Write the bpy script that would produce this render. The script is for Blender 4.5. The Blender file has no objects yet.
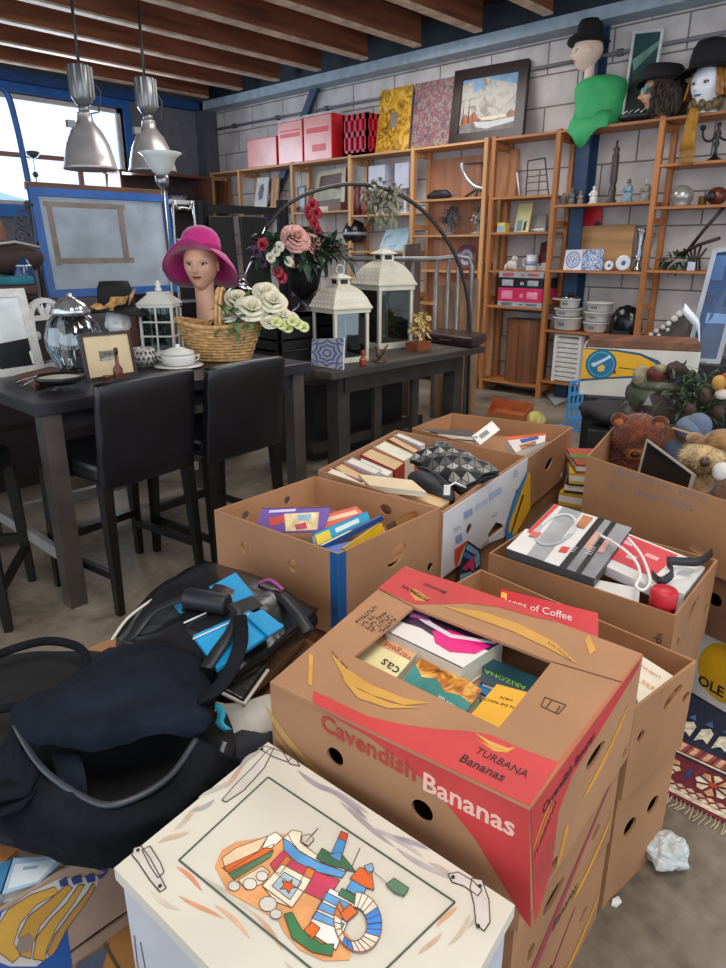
import bpy, bmesh, math, random
from mathutils import Vector as V, Matrix, Euler, noise
from mathutils.geometry import tessellate_polygon
random.seed(7)
PI=math.pi; sc=bpy.context.scene; COL=sc.collection
# ---------------------------------------------------------------- camera
F=690.; CX,CY=363.,484.; H=1.4
TH=math.atan((CY-249.)/F); AZ=math.atan((1050.-CX)/(F/math.cos(TH)))
HEAD=V((math.cos(AZ),math.sin(AZ),0)); RT=V((math.sin(AZ),-math.cos(AZ),0))
FW=HEAD*math.cos(TH)+V((0,0,-math.sin(TH))); UP=HEAD*math.sin(TH)+V((0,0,math.cos(TH)))
EYE=V((0,0,H))
cd=bpy.data.cameras.new('camera'); cam=bpy.data.objects.new('camera',cd); COL.objects.link(cam)
cam.matrix_world=Matrix(((RT.x,UP.x,-FW.x,0),(RT.y,UP.y,-FW.y,0),(RT.z,UP.z,-FW.z,H),(0,0,0,1)))
cd.sensor_fit='HORIZONTAL'; cd.sensor_width=36; cd.lens=F/726*36; cd.clip_start=.02
sc.camera=cam
def ray(x,y): return FW+RT*((x-CX)/F)-UP*((y-CY)/F)
def aZ(x,y,z): r=ray(x,y); return EYE+r*((z-H)/r.z)
def aY(x,y,Y): r=ray(x,y); return EYE+r*(Y/r.y)
def aX(x,y,X): r=ray(x,y); return EYE+r*(X/r.x)
def aP(x,y,p0,n): r=ray(x,y); return EYE+r*((V(p0)-EYE).dot(V(n))/r.dot(V(n)))
def mpp(p): return (V(p)-EYE).dot(FW)/F          # metres per photo pixel at p
# ---------------------------------------------------------------- materials
def lin(h):
    if not isinstance(h,str): return tuple(h)+(1,) if len(h)==3 else h
    h=h.lstrip('#'); o=[]
    for i in (0,2,4):
        c=int(h[i:i+2],16)/255; o.append(c/12.92 if c<=.04045 else ((c+.055)/1.055)**2.4)
    return tuple(o)+(1,)
MC={}
def base_mat(name):
    m=bpy.data.materials.new(name); m.use_nodes=True; nt=m.node_tree
    return m,nt,nt.nodes['Principled BSDF']
def nd(nt,t,**kw):
    n=nt.nodes.new(t)
    for k,v in kw.items():
        if hasattr(n,k): setattr(n,k,v)
        else: n.inputs[k.replace('_',' ')].default_value=v
    return n
def ramp(nt,stops,fac):
    r=nt.nodes.new('ShaderNodeValToRGB'); e=r.color_ramp.elements
    while len(e)<len(stops): e.new(.5)
    for i,(p,c) in enumerate(stops): e[i].position=p; e[i].color=lin(c)
    nt.links.new(fac,r.inputs[0]); return r.outputs[0]
def coords(nt,scale=(1,1,1),rot=(0,0,0),src='Object'):
    tc=nt.nodes.new('ShaderNodeTexCoord'); mp=nt.nodes.new('ShaderNodeMapping')
    mp.inputs['Scale'].default_value=scale; mp.inputs['Rotation'].default_value=rot
    nt.links.new(tc.outputs[src],mp.inputs[0]); return mp.outputs[0]
def mat(hexc,rough=.6,metal=0,var=.12,sc_=9,bump=0,stretch=(1,1,1),spec=.5,bsc=60,em=0,sheen=0):
    key=(hexc,rough,metal,var,sc_,bump,stretch,spec,bsc,em,sheen)
    if key in MC: return MC[key]
    m,nt,b=base_mat('paint_'+str(len(MC))); c=lin(hexc)
    co=coords(nt,stretch)
    if var:
        n=nd(nt,'ShaderNodeTexNoise',Scale=sc_,Detail=4.); nt.links.new(co,n.inputs['Vector'])
        lo=tuple(max(0,x*(1-var*1.6)) for x in c[:3])+(1,); hi=tuple(min(1,x*(1+var*1.3)) for x in c[:3])+(1,)
        nt.links.new(ramp(nt,[(.3,lo),(.7,hi)],n.outputs[0]),b.inputs['Base Color'])
    else: b.inputs['Base Color'].default_value=c
    b.inputs['Roughness'].default_value=rough; b.inputs['Metallic'].default_value=metal
    b.inputs['Specular IOR Level'].default_value=spec
    if sheen: b.inputs['Sheen Weight'].default_value=sheen
    if em: b.inputs['Emission Color'].default_value=c; b.inputs['Emission Strength'].default_value=em
    if bump:
        n2=nd(nt,'ShaderNodeTexNoise',Scale=bsc,Detail=3.); nt.links.new(co,n2.inputs['Vector'])
        bp=nd(nt,'ShaderNodeBump',Strength=bump,Distance=.01); nt.links.new(n2.outputs[0],bp.inputs['Height']); nt.links.new(bp.outputs[0],b.inputs['Normal'])
    MC[key]=m; return m
def wood(hexc,axis=0,rough=.55,var=.3,sc_=6):
    st=[18,18,18]; st[axis]=1.2
    return mat(hexc,rough,var=var,sc_=sc_/6,stretch=tuple(st),bump=.08,bsc=3)
def glass(hexc='ffffff',rough=.03,alpha=.18):
    key=('g',hexc,rough,alpha)
    if key in MC: return MC[key]
    m,nt,b=base_mat('glass_'+str(len(MC)))
    out=nt.nodes['Material Output']
    tr=nt.nodes.new('ShaderNodeBsdfTransparent'); tr.inputs[0].default_value=lin(hexc)
    b.inputs['Base Color'].default_value=lin(hexc); b.inputs['Roughness'].default_value=rough
    mx=nt.nodes.new('ShaderNodeMixShader'); lw=nt.nodes.new('ShaderNodeFresnel'); lw.inputs[0].default_value=1.5
    gl=nt.nodes.new('ShaderNodeBsdfGlossy'); gl.inputs['Roughness'].default_value=rough; gl.inputs[0].default_value=lin(hexc)
    ad=nd(nt,'ShaderNodeMath',operation='ADD'); ad.inputs[1].default_value=alpha; nt.links.new(lw.outputs[0],ad.inputs[0])
    nt.links.new(ad.outputs[0],mx.inputs[0]); nt.links.new(tr.outputs[0],mx.inputs[1]); nt.links.new(gl.outputs[0],mx.inputs[2]); nt.links.new(mx.outputs[0],out.inputs[0])
    MC[key]=m; return m
def art(stops,scale=5,stretch=(1,1,1),detail=6,rough=.5,kind='noise',dist=1.5):
    key=('a',str(stops),scale,stretch,kind)
    if key in MC: return MC[key]
    m,nt,b=base_mat('art_'+str(len(MC))); co=coords(nt,stretch)
    if kind=='noise':
        n=nd(nt,'ShaderNodeTexNoise',Scale=scale,Detail=float(detail),Distortion=dist); nt.links.new(co,n.inputs['Vector']); f=n.outputs[0]
    elif kind=='voronoi':
        n=nd(nt,'ShaderNodeTexVoronoi',Scale=scale); nt.links.new(co,n.inputs['Vector'])
        s=nt.nodes.new('ShaderNodeSeparateColor'); nt.links.new(n.outputs['Color'],s.inputs[0]); f=s.outputs[0]
    elif kind=='wave':
        n=nd(nt,'ShaderNodeTexWave',Scale=scale,Distortion=dist,Detail=3.); nt.links.new(co,n.inputs['Vector']); f=n.outputs[1]
    nt.links.new(ramp(nt,stops,f),b.inputs['Base Color']); b.inputs['Roughness'].default_value=rough
    MC[key]=m; return m
# ---------------------------------------------------------------- mesh builder
ROOT={}
class MB:
    def __init__(s,m=None): s.v=[];s.f=[];s.mi=[];s.sm=[];s.mats=[];s.cur=0;s.T=None;s.use(m)
    def use(s,m):
        if m is None: return s
        if m not in s.mats: s.mats.append(m)
        s.cur=s.mats.index(m); return s
    def add(s,vs,fs,smooth=False):
        b=len(s.v)
        for p in vs:
            p=V(p); s.v.append(s.T@p if s.T else p)
        for f in fs: s.f.append(tuple(b+i for i in f)); s.mi.append(s.cur); s.sm.append(smooth)
        return s
    def hexa(s,p):      # p: bottom 4 ccw, top 4 ccw
        return s.add(p,[(3,2,1,0),(4,5,6,7),(0,1,5,4),(1,2,6,5),(2,3,7,6),(3,0,4,7)])
    def box(s,lo,hi):
        a,b,c=lo; d,e,f=hi
        return s.hexa([(a,b,c),(d,b,c),(d,e,c),(a,e,c),(a,b,f),(d,b,f),(d,e,f),(a,e,f)])
    def bx(s,c,sz,rz=0,rx=0,ry=0):
        R=Euler((rx,ry,rz)).to_matrix(); x,y,z=[q/2 for q in sz]; c=V(c)
        return s.hexa([c+R@V(q) for q in ((-x,-y,-z),(x,-y,-z),(x,y,-z),(-x,y,-z),(-x,-y,z),(x,-y,z),(x,y,z),(-x,y,z))])
    def bar(s,p,q,w,h=None,upv=(0,0,1)):
        p=V(p);q=V(q);h=h or w; d=(q-p).normalized(); a=d.cross(V(upv))
        if a.length<1e-4: a=d.cross(V((1,0,0)))
        a.normalize(); b=a.cross(d); a*=w/2; b*=h/2
        return s.hexa([p-a-b,p+a-b,p+a+b,p-a+b,q-a-b,q+a-b,q+a+b,q-a+b])
    def prism(s,pts,ext):
        n=len(pts); ext=V(ext); a=[V(p) for p in pts]; b=[p+ext for p in a]
        return s.add(a+b,[tuple(range(n-1,-1,-1)),tuple(range(n,2*n))]+[(i,(i+1)%n,n+(i+1)%n,n+i) for i in range(n)])
    def flat(s,pts): return s.add(pts,[tuple(range(len(pts)))])
    def tube(s,pts,r,n=8,closed=False):
        pts=[V(p) for p in pts]; m=len(pts); rs=r if isinstance(r,(list,tuple)) else [r]*m
        vs=[];up=None
        for i,p in enumerate(pts):
            t=(pts[(i+1)%m]-pts[i-1]) if closed else (pts[min(i+1,m-1)]-pts[max(i-1,0)])
            t.normalize()
            if up is None: up=t.orthogonal()
            up=(up-t*up.dot(t)); up=up.normalized() if up.length>1e-6 else t.orthogonal().normalized()
            w=t.cross(up)
            for k in range(n): a=2*PI*k/n; vs.append(p+(up*math.cos(a)+w*math.sin(a))*rs[i])
        fs=[]
        for i in range(m if closed else m-1):
            j=(i+1)%m
            for k in range(n): fs.append((i*n+k,i*n+(k+1)%n,j*n+(k+1)%n,j*n+k))
        if not closed: fs+=[tuple(range(n-1,-1,-1)),tuple((m-1)*n+k for k in range(n))]
        return s.add(vs,fs,True)
    def cyl(s,p,q,r,r2=None,n=16):
        p=V(p);q=V(q); r2=r if r2 is None else r2; t=(q-p).normalized(); u=t.orthogonal().normalized(); w=t.cross(u)
        vs=[p+(u*math.cos(2*PI*k/n)+w*math.sin(2*PI*k/n))*r for k in range(n)]+[q+(u*math.cos(2*PI*k/n)+w*math.sin(2*PI*k/n))*r2 for k in range(n)]
        s.add(vs,[(k,(k+1)%n,n+(k+1)%n,n+k) for k in range(n)],True)
        b=len(s.v)-2*n
        s.f+= [tuple(b+k for k in range(n-1,-1,-1)),tuple(b+n+k for k in range(n))]; s.mi+=[s.cur]*2; s.sm+=[False]*2
        return s
    def lathe(s,prof,c=(0,0,0),n=24,sx=1,sy=1,fn=None,R=None):
        c=V(c); vs=[];fs=[];m=len(prof)
        for r,z in prof:
            for k in range(n):
                a=2*PI*k/n; q=V((r*math.cos(a)*sx,r*math.sin(a)*sy,z))
                if fn: q=fn(q,a)
                vs.append(c+(R@q if R else q))
        for i in range(m-1):
            for k in range(n): fs.append((i*n+k,i*n+(k+1)%n,(i+1)*n+(k+1)%n,(i+1)*n+k))
        s.add(vs,fs,True); b=len(s.v)-m*n
        if prof[0][0]>1e-4: s.f.append(tuple(b+k for k in range(n-1,-1,-1))); s.mi.append(s.cur); s.sm.append(False)
        if prof[-1][0]>1e-4: s.f.append(tuple(b+(m-1)*n+k for k in range(n))); s.mi.append(s.cur); s.sm.append(False)
        return s
    def ell(s,c,r,n=14,m=9,R=None,fn=None):
        c=V(c); r=(r,r,r) if not isinstance(r,(tuple,list)) else r; vs=[];fs=[]
        for i in range(m+1):
            t=PI*i/m
            for k in range(n):
                a=2*PI*k/n; q=V((r[0]*math.sin(t)*math.cos(a),r[1]*math.sin(t)*math.sin(a),r[2]*math.cos(t)))
                if fn: q=fn(q)
                vs.append(c+(R@q if R else q))
        for i in range(m):
            for k in range(n): fs.append((i*n+k,(i+1)*n+k,(i+1)*n+(k+1)%n,i*n+(k+1)%n))
        return s.add(vs,fs,True)
    def sheet(s,g,th=.004,smooth=True):      # g: rows of points -> cloth with thickness
        R=len(g);C=len(g[0]); P=[[V(p) for p in r] for r in g]; top=[];bot=[]
        for i in range(R):
            for j in range(C):
                du=P[min(i+1,R-1)][j]-P[max(i-1,0)][j]; dv=P[i][min(j+1,C-1)]-P[i][max(j-1,0)]
                nn=du.cross(dv); nn=nn.normalized() if nn.length>1e-9 else V((0,0,1))
                top.append(P[i][j]+nn*th/2); bot.append(P[i][j]-nn*th/2)
        N=R*C; fs=[]
        for i in range(R-1):
            for j in range(C-1):
                a=i*C+j; fs.append((a,a+C,a+C+1,a+1)); fs.append((N+a,N+a+1,N+a+C+1,N+a+C))
        ed=[(0,j) for j in range(C)]+[(i,C-1) for i in range(1,R)]+[(R-1,j) for j in range(C-2,-1,-1)]+[(i,0) for i in range(R-2,0,-1)]
        ix=[i*C+j for i,j in ed]
        for k in range(len(ix)): a,b=ix[k],ix[(k+1)%len(ix)]; fs.append((a,b,N+b,N+a))
        return s.add(top+bot,fs,smooth)
    def panel(s,W,Hh,fn,th,holes=(),edge=None):   # board with holes; fn(u,v,d)->3D, d = depth inwards
        outer=[(0,0),(W,0),(W,Hh),(0,Hh)]; loops=[outer]
        for h in holes:
            if isinstance(h[0],tuple): loops.append(list(h)); continue
            u,v,ru,rv=h[:4]; rot=h[4] if len(h)>4 else 0
            L=[]
            for k in range(14):
                a=-2*PI*k/14; x=ru*math.cos(a); y=rv*math.sin(a); L.append((u+x*math.cos(rot)-y*math.sin(rot),v+x*math.sin(rot)+y*math.cos(rot)))
            loops.append(L)
        tri=tessellate_polygon([[V((x,y,0)) for x,y in L] for L in loops]); al=[p for L in loops for p in L]; n=len(al)
        vs=[fn(u,v,0) for u,v in al]+[fn(u,v,th) for u,v in al]; fs=[tuple(t) for t in tri]+[tuple(n+i for i in reversed(t)) for t in tri]
        b=0
        for L in loops:
            k=len(L); fs+=[(b+i,b+(i+1)%k,n+b+(i+1)%k,n+b+i) for i in range(k)]; b+=k
        return s.add(vs,fs)
    def text(s,st,o,x,y,size,align='LEFT',sx=1,bold=0,mapf=None):
        vs,fs=glyphs(st,align,bold); o=V(o); x=V(x).normalized()*size*sx; y=V(y).normalized()*size
        return s.add([(mapf(p[0]*size*sx,p[1]*size) if mapf else o+x*p[0]+y*p[1]) for p in vs],fs)
    def build(s,name,parent=None,loc=None,rot=None,world=True,bevel=0,mods=(),smooth=False):
        me=bpy.data.meshes.new(name); off=V((0,0,0))
        if parent is not None and world: off=ROOT.get(top(parent).name,V((0,0,0)))
        elif parent is None and loc is not None and rot is None and world=='base': off=V(loc)
        me.from_pydata([p-off for p in s.v],[],s.f); 
        for m in s.mats: me.materials.append(m)
        for i,p in enumerate(me.polygons): p.material_index=s.mi[i]; p.use_smooth=s.sm[i] or smooth
        bm=bmesh.new(); bm.from_mesh(me); bmesh.ops.recalc_face_normals(bm,faces=bm.faces[:]); bm.to_mesh(me); bm.free()
        o=bpy.data.objects.new(name,me); COL.objects.link(o)
        if parent is not None: o.parent=parent
        else:
            if loc is not None: o.location=loc
            if rot is not None: o.rotation_euler=rot
            if world=='base': ROOT[o.name]=V(loc)
        if bevel:
            b=o.modifiers.new('bevel','BEVEL'); b.width=bevel; b.segments=2; b.limit_method='ANGLE'
        for t,kw in mods:
            q=o.modifiers.new(t.lower(),t)
            for k,v in kw.items(): setattr(q,k,v)
        return o
def top(o):
    while o.parent: o=o.parent
    return o
GC={}
def glyphs(st,align='LEFT',bold=0):
    k=(st,align,bold)
    if k in GC: return GC[k]
    c=bpy.data.curves.new('lettering','FONT'); c.body=st; c.align_x=align; c.size=1; c.resolution_u=2; c.offset=bold
    o=bpy.data.objects.new('lettering',c); COL.objects.link(o); dg=bpy.context.evaluated_depsgraph_get()
    me=bpy.data.meshes.new_from_object(o.evaluated_get(dg))
    r=([(v.co.x,v.co.y) for v in me.vertices],[tuple(p.vertices) for p in me.polygons])
    bpy.data.objects.remove(o); bpy.data.curves.remove(c); bpy.data.meshes.remove(me)
    GC[k]=r; return r
def tag(o,label=None,cat=None,group=None,kind=None):
    if label: o['label']=label
    if cat: o['category']=cat
    if group: o['group']=group
    if kind: o['kind']=kind
    return o
def thing(name,label,cat,loc=(0,0,0),rotz=0,group=None):
    o=bpy.data.objects.new(name,None); COL.objects.link(o); o.location=loc; o.rotation_euler=(0,0,rotz); o.empty_display_size=.05
    ROOT[o.name]=V(loc); return tag(o,label,cat,group)
def struct(mb,name,**k): return tag(mb.build(name,**k),kind='structure')
def dup(o,loc,rotz=None,label=None,scale=None):
    def cp(a,p):
        c=a.copy(); COL.objects.link(c)
        if p: c.parent=p
        for ch in list(a.children): cp(ch,c)
        return c
    r=cp(o,None); r.location=loc
    if rotz is not None: r.rotation_euler=(0,0,rotz)
    if label: r['label']=label
    if scale: r.scale=scale
    return r
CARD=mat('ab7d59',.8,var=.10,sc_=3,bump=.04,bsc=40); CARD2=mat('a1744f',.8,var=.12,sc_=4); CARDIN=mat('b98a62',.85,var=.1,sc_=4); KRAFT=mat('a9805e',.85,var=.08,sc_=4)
BLACK=mat('15151a',.5,var=.2); WHITE=mat('e6e3dc',.5,var=.05); PAPER=mat('e9e2cf',.8,var=.06,stretch=(2,2,120),sc_=4)
def scrib(m,o,x,y,n,h,seed=0):     # a line of print too small to read: n worn marks of height h
    rg=random.Random(seed); x=V(x).normalized(); y=V(y).normalized(); u=0; o=V(o)
    for k in range(n):
        w=h*rg.uniform(.3,.7)
        if rg.random()<.16: u+=h*.5; continue
        for (a,b,c,d) in ((0,0,.25,1),(0,rg.choice((0,.4,.75)),1,.25)):
            p=o+x*(u+a*w)+y*(b*h); m.flat([p,p+x*w*c,p+x*w*c+y*h*d,p+y*h*d])
        u+=w+h*.22
def lerp(a,b,t): return V(a)*(1-t)+V(b)*t
def bil(q,u,v): return lerp(lerp(q[0],q[1],u),lerp(q[3],q[2],u),v)
# ---------------------------------------------------------------- world and light
w=bpy.data.worlds.new('sky'); sc.world=w; w.use_nodes=True; nt=w.node_tree
bg=nt.nodes['Background']; bg.inputs[0].default_value=(.80,.89,1,1); bg.inputs[1].default_value=1.9
sc.view_settings.view_transform='Standard'; sc.view_settings.look='None'; sc.view_settings.gamma=1; sc.view_settings.exposure=0.0
def area(name,loc,target,sx,sy,e,col):
    l=bpy.data.lights.new(name,'AREA'); l.shape='RECTANGLE'; l.size=sx; l.size_y=sy; l.energy=e; l.color=col
    o=bpy.data.objects.new(name,l); COL.objects.link(o); o.location=loc
    o.rotation_euler=(V(target)-V(loc)).to_track_quat('-Z','Y').to_euler(); return o
area('overhead_fill',(0.5,0.1,3.28),(0.9,0.7,0),1.6,1.6,66,(1,.95,.88))  # unseen overhead light for the foreground; the ceiling has no opening
area('overhead_fill',(3.6,1.2,3.28),(3.6,1.6,0),1.4,1.4,55,(1,.95,.9))  # second unseen overhead light, also below the solid ceiling
area('overhead_fill',(4.6,4.6,3.27),(4.601,4.6,0),1.2,2.4,55,(1,.96,.93))  # added overhead fill to brighten the block wall and shelving
area('window_daylight',(4.2,8.85,2.5),(3.6,4,1.2),1.6,1.0,70,(.75,.87,1))
# ---------------------------------------------------------------- room shell
WX=6.42; WY=9.05; CZ=3.56
def conc():
    m,nt,b=base_mat('concrete_floor'); co=coords(nt)
    n=nd(nt,'ShaderNodeTexNoise',Scale=1.7,Detail=8.,Distortion=.6); nt.links.new(co,n.inputs['Vector'])
    n2=nd(nt,'ShaderNodeTexNoise',Scale=22.,Detail=5.); nt.links.new(co,n2.inputs['Vector'])
    mx=nd(nt,'ShaderNodeMath',operation='MULTIPLY_ADD'); mx.inputs[1].default_value=.35; nt.links.new(n2.outputs[0],mx.inputs[0]); nt.links.new(n.outputs[0],mx.inputs[2])
    nt.links.new(ramp(nt,[(.45,'4d4338'),(.62,'776b5b'),(.85,'968a7d')],mx.outputs[0]),b.inputs['Base Color']); b.inputs['Roughness'].default_value=.6
    return m
def blocks(axis):
    m,nt,b=base_mat('painted_blocks'); co=coords(nt,rot=(PI/2,0,0) if axis=='y' else (PI/2,0,PI/2))
    # object coords: run, height -> brick texture x,y
    tc=nt.nodes.new('ShaderNodeTexCoord'); sx=nt.nodes.new('ShaderNodeSeparateXYZ'); cb=nt.nodes.new('ShaderNodeCombineXYZ'); nt.links.new(tc.outputs['Object'],sx.inputs[0])
    nt.links.new(sx.outputs[0 if axis=='y' else 1],cb.inputs[0]); nt.links.new(sx.outputs[2],cb.inputs[1])
    br=nd(nt,'ShaderNodeTexBrick'); br.inputs['Scale'].default_value=1; br.inputs['Brick Width'].default_value=.62; br.inputs['Row Height'].default_value=.265; br.inputs['Mortar Size'].default_value=.008; br.inputs['Mortar Smooth'].default_value=.3
    br.inputs['Color1'].default_value=lin('d6d0ce'); br.inputs['Color2'].default_value=lin('cbc5c3'); br.inputs['Mortar'].default_value=lin('7d7573')
    nt.links.new(cb.outputs[0],br.inputs[0])
    n=nd(nt,'ShaderNodeTexNoise',Scale=5.,Detail=5.); nt.links.new(tc.outputs['Object'],n.inputs['Vector'])
    mm=nd(nt,'ShaderNodeMix',data_type='RGBA',blend_type='MULTIPLY'); mm.inputs[0].default_value=.5
    nt.links.new(br.outputs[0],mm.inputs[6]); nt.links.new(ramp(nt,[(.3,'b8b0ac'),(.7,'ffffff')],n.outputs[0]),mm.inputs[7])
    nt.links.new(mm.outputs[2],b.inputs['Base Color']); b.inputs['Roughness'].default_value=.8
    bp=nd(nt,'ShaderNodeBump',Strength=.5,Distance=.01); bp.invert=True; nt.links.new(br.outputs[1],bp.inputs['Height']); nt.links.new(bp.outputs[0],b.inputs['Normal'])
    return m
struct(MB(conc()).box((-3,-3,-.1),(WX+.2,WY+.2,0)),'floor')
struct(MB(mat('2e2622',.9)).box((-3,-3,CZ),(WX+.2,WY+.2,CZ+.1)),'ceiling')
struct(MB(blocks('x')).box((WX,-3,0),(WX+.2,WY+.2,CZ)),'wall_right')
# window wall with its opening
w0,w1,z0,z1=1.9,5.1,1.9,3.1
wm=MB(mat('6f7178',.85,var=.12)); wm.panel(WX+3,CZ,lambda u,v,d:V((u-3,WY+d,v)),.2,[[(w0+3,z0),(w0+3,z1),(w1+3,z1),(w1+3,z0)]]); struct(wm,'wall_back')
BLUE=mat('1f66b0',.45,var=.1); DBLUE=mat('204a80',.5,var=.15)
wf=MB(BLUE)
for a,b in (((w0-.1,WY-.03,z1),(w1+.1,WY+.06,z1+.12)),((w0-.1,WY-.05,z0-.14),(w1+.1,WY+.06,z0)),((w0-.1,WY-.03,z0),(w0,WY+.06,z1)),((w1,WY-.03,z0),(w1+.1,WY+.06,z1))): wf.box(a,b)
wfo=struct(wf,'window_1')
fr=MB(mat('d8d4cd',.5)); 
for a,b in (((w0,WY+.06,z1-.05),(w1,WY+.1,z1)),((w0,WY+.06,z0),(w1,WY+.1,z0+.05)),((w1-.05,WY+.06,z0),(w1,WY+.1,z1)),((w0,WY+.06,z0),(w0+.05,WY+.1,z1))): fr.box(a,b)
fr.build('window_frame',wfo); MB(glass('eef6ff',.02,.0)).box((w0,WY+.075,z0),(w1,WY+.083,z1)).build('pane',wfo)
tb=MB(mat('9a6b62',.5)); tb.box((w0,WY-.02,2.42),(4.46,WY+.03,2.47)).box((4.42,WY-.02,z0),(4.47,WY+.03,2.44)); tb.build('transom',wfo)
# factory shed seen outside the window
shed=thing('outside_shed','pale corrugated shed outside the left window','shed',(1.5,12.5,0))
MB(mat('8fb4bd',.6,var=.08,stretch=(6,1,.2),sc_=3)).box((0,12.5,0),(5.2,14,2.05)).build('wall',shed)
MB(mat('a9c4cc',.6)).hexa([(-.2,12.3,2.0),(5.4,12.3,2.0),(5.4,14.2,2.3),(-.2,14.2,2.3),(-.2,12.3,2.08),(5.4,12.3,2.08),(5.4,14.2,2.38),(-.2,14.2,2.38)]).build('roof',shed)
# ceiling beams
BM=mat('8a5238',.65,var=.3,sc_=2,stretch=(.6,8,8))
BM_LIT=mat('cdb49c',.6,var=.2)  # pale strip: window light on the beam bottoms, painted in
for i in range(12):
    y=8.62-.72*i
    m=MB(BM).box((-3,y-.04,3.32),(6.12,y+.04,CZ)); m.use(BM_LIT).box((-3,y-.045,3.30),(6.12,y+.045,3.32)); struct(m,'trim_%d'%(i+1))
# steel: wall beam, column, brace
LB=mat('9aabb8',.5,var=.12); 
m=MB(LB).box((6.2,-3,3.2),(6.42,WY,3.3)); m.use(mat('26303c',.6)).box((6.3,-3,3.3),(6.42,WY,CZ)); struct(m,'trim_20')
SB=mat('263f5e',.5,var=.15)
c0=aX(585,200,6.38).y
m=MB(SB).box((6.24,c0-.065,0),(6.26,c0+.065,3.3)); m.box((6.26,c0-.012,0),(6.4,c0+.012,3.3)).box((6.4,c0-.065,0),(6.419,c0+.065,3.3)); struct(m,'trim_21')
m=MB(SB); p=aX(322,70,6.36);q=aX(303,112,6.36); r=aX(272,205,6.36)
m.bar(p,p+(r-p)*1.3,.10,.05,(1,0,0)); struct(m,'trim_22')
struct(MB(mat('565861',.6)).box((6.2,WY-.2,0),(6.42,WY,CZ)),'trim_23')
struct(MB(DBLUE).box((w0-.2,WY-.12,3.2),(6.2,WY,3.3)),'trim_24')
# cable pipe along the block wall
cp=thing('cable_pipe','grey cable pipe clipped high along the pale block wall','pipe',(6.39,2,2.8))
m=MB(mat('77757a',.5)); A=aX(726,97,6.39);B=aX(205,120,6.39); B.z=A.z=2.98
m.tube([(6.395,.5,2.98),(6.395,8.9,2.98)],.016); m.build('pipe',cp)
for i in range(9): MB(mat('55555a',.5)).box((6.37,1.2+i*.9,2.955),(6.419,1.25+i*.9,3.005)).build('clip',cp)
# ================================================================ cardboard boxes
RED=mat('c43a3a',.55,var=.06); ORANGE=mat('d9982e',.6,var=.1); DKT=mat('2b2524',.7,var=0); YEL=mat('efb01c',.5,var=.05); REDT=mat('b03a30',.7,var=.05); PINKT=mat('e0a79b',.7,var=0)
class Bx:
    def __init__(s,q,z0,z1,th=.006,q0=None):
        s.q=[V((p[0],p[1],0)) for p in q]; s.q0=[V((p[0],p[1],0)) for p in (q0 or q)]; s.z0=z0; s.z1=z1; s.th=th; s.c=sum(s.q,V())/4
    def pt(s,x,y,z): return V((x,y,z))
    def frame(s,i):
        a=s.q[i]; b=s.q[(i+1)%4]; d=b-a; W=d.length; d=d/W; n=V((d.y,-d.x,0)); return a,d,n,W
    def uv(s,i,x,y):
        a,d,n,W=s.frame(i); p=aP(x,y,a,n); return ((p-a).dot(d),p.z-s.z0)
    def px(s,i,x,y,o=.0009):
        a,d,n,W=s.frame(i); return aP(x,y,a,n)+n*o
    def at(s,i,u,v,o=.0009):
        a,d,n,W=s.frame(i); p=a+d*u+n*o; return V((p.x,p.y,s.z0+v))
    def decal(s,m,i,pts): m.flat([s.px(i,*p) for p in pts]); return m
    def wall(s,m,i,holes=(),top=None):
        a,d,n,W=s.frame(i); hh=(top or s.z1)-s.z0
        t=s.th
        m.panel(W,hh,lambda u,v,dd:V((a.x+d.x*(u if dd==0 else min(max(u,t),W-t))-n.x*dd,a.y+d.y*(u if dd==0 else min(max(u,t),W-t))-n.y*dd,s.z0+v)),t,holes)
    def body(s,m,holes={},base=None,tops={}):
        for i in range(4): s.wall(m,i,holes.get(i,()),tops.get(i))
        k=.97; z=base or s.z0
        lo=[s.c+(p-s.c)*k for p in s.q]
        m.prism([(p.x,p.y,z) for p in lo],(0,0,.006)); return m
    def closed(s,m): return m.prism([(p.x,p.y,s.z0) for p in s.q],(0,0,s.z1-s.z0))
def qpx(z,*px): return [aZ(x,y,z) for x,y in px]
def para(z,L,N,R): 
    a,b,c=[aZ(*p,z) for p in (L,N,R)]; return [a,b,c,a+c-b]
def cresc(f,cx,cy,L,w,ang,bend=.35,n=9,o=.0):   # banana outline in a face's (u,v) metres, mapped by f
    pts=[]
    for k in range(n+1):
        t=-1+2*k/n; pts.append((t*L/2, bend*L*(1-t*t)/2+ (w/2)*math.sqrt(max(0,1-t**4))))
    for k in range(n-1,0,-1):
        t=-1+2*k/n; pts.append((t*L/2, bend*L*(1-t*t)/2-(w/2)*math.sqrt(max(0,1-t**4))))
    c,s_=math.cos(ang),math.sin(ang)
    return [f(cx+x*c-y*s_,cy+x*s_+y*c) for x,y in pts]
def holes_px(b,i,*hs): return [(*b.uv(i,h[0],h[1]),*h[2:]) for h in hs]
def cbox(name,label,b,group='cardboard boxes',z=None):
    c=b.c; return thing(name,label,'box',(c.x,c.y,b.z0),0,group)

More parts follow.
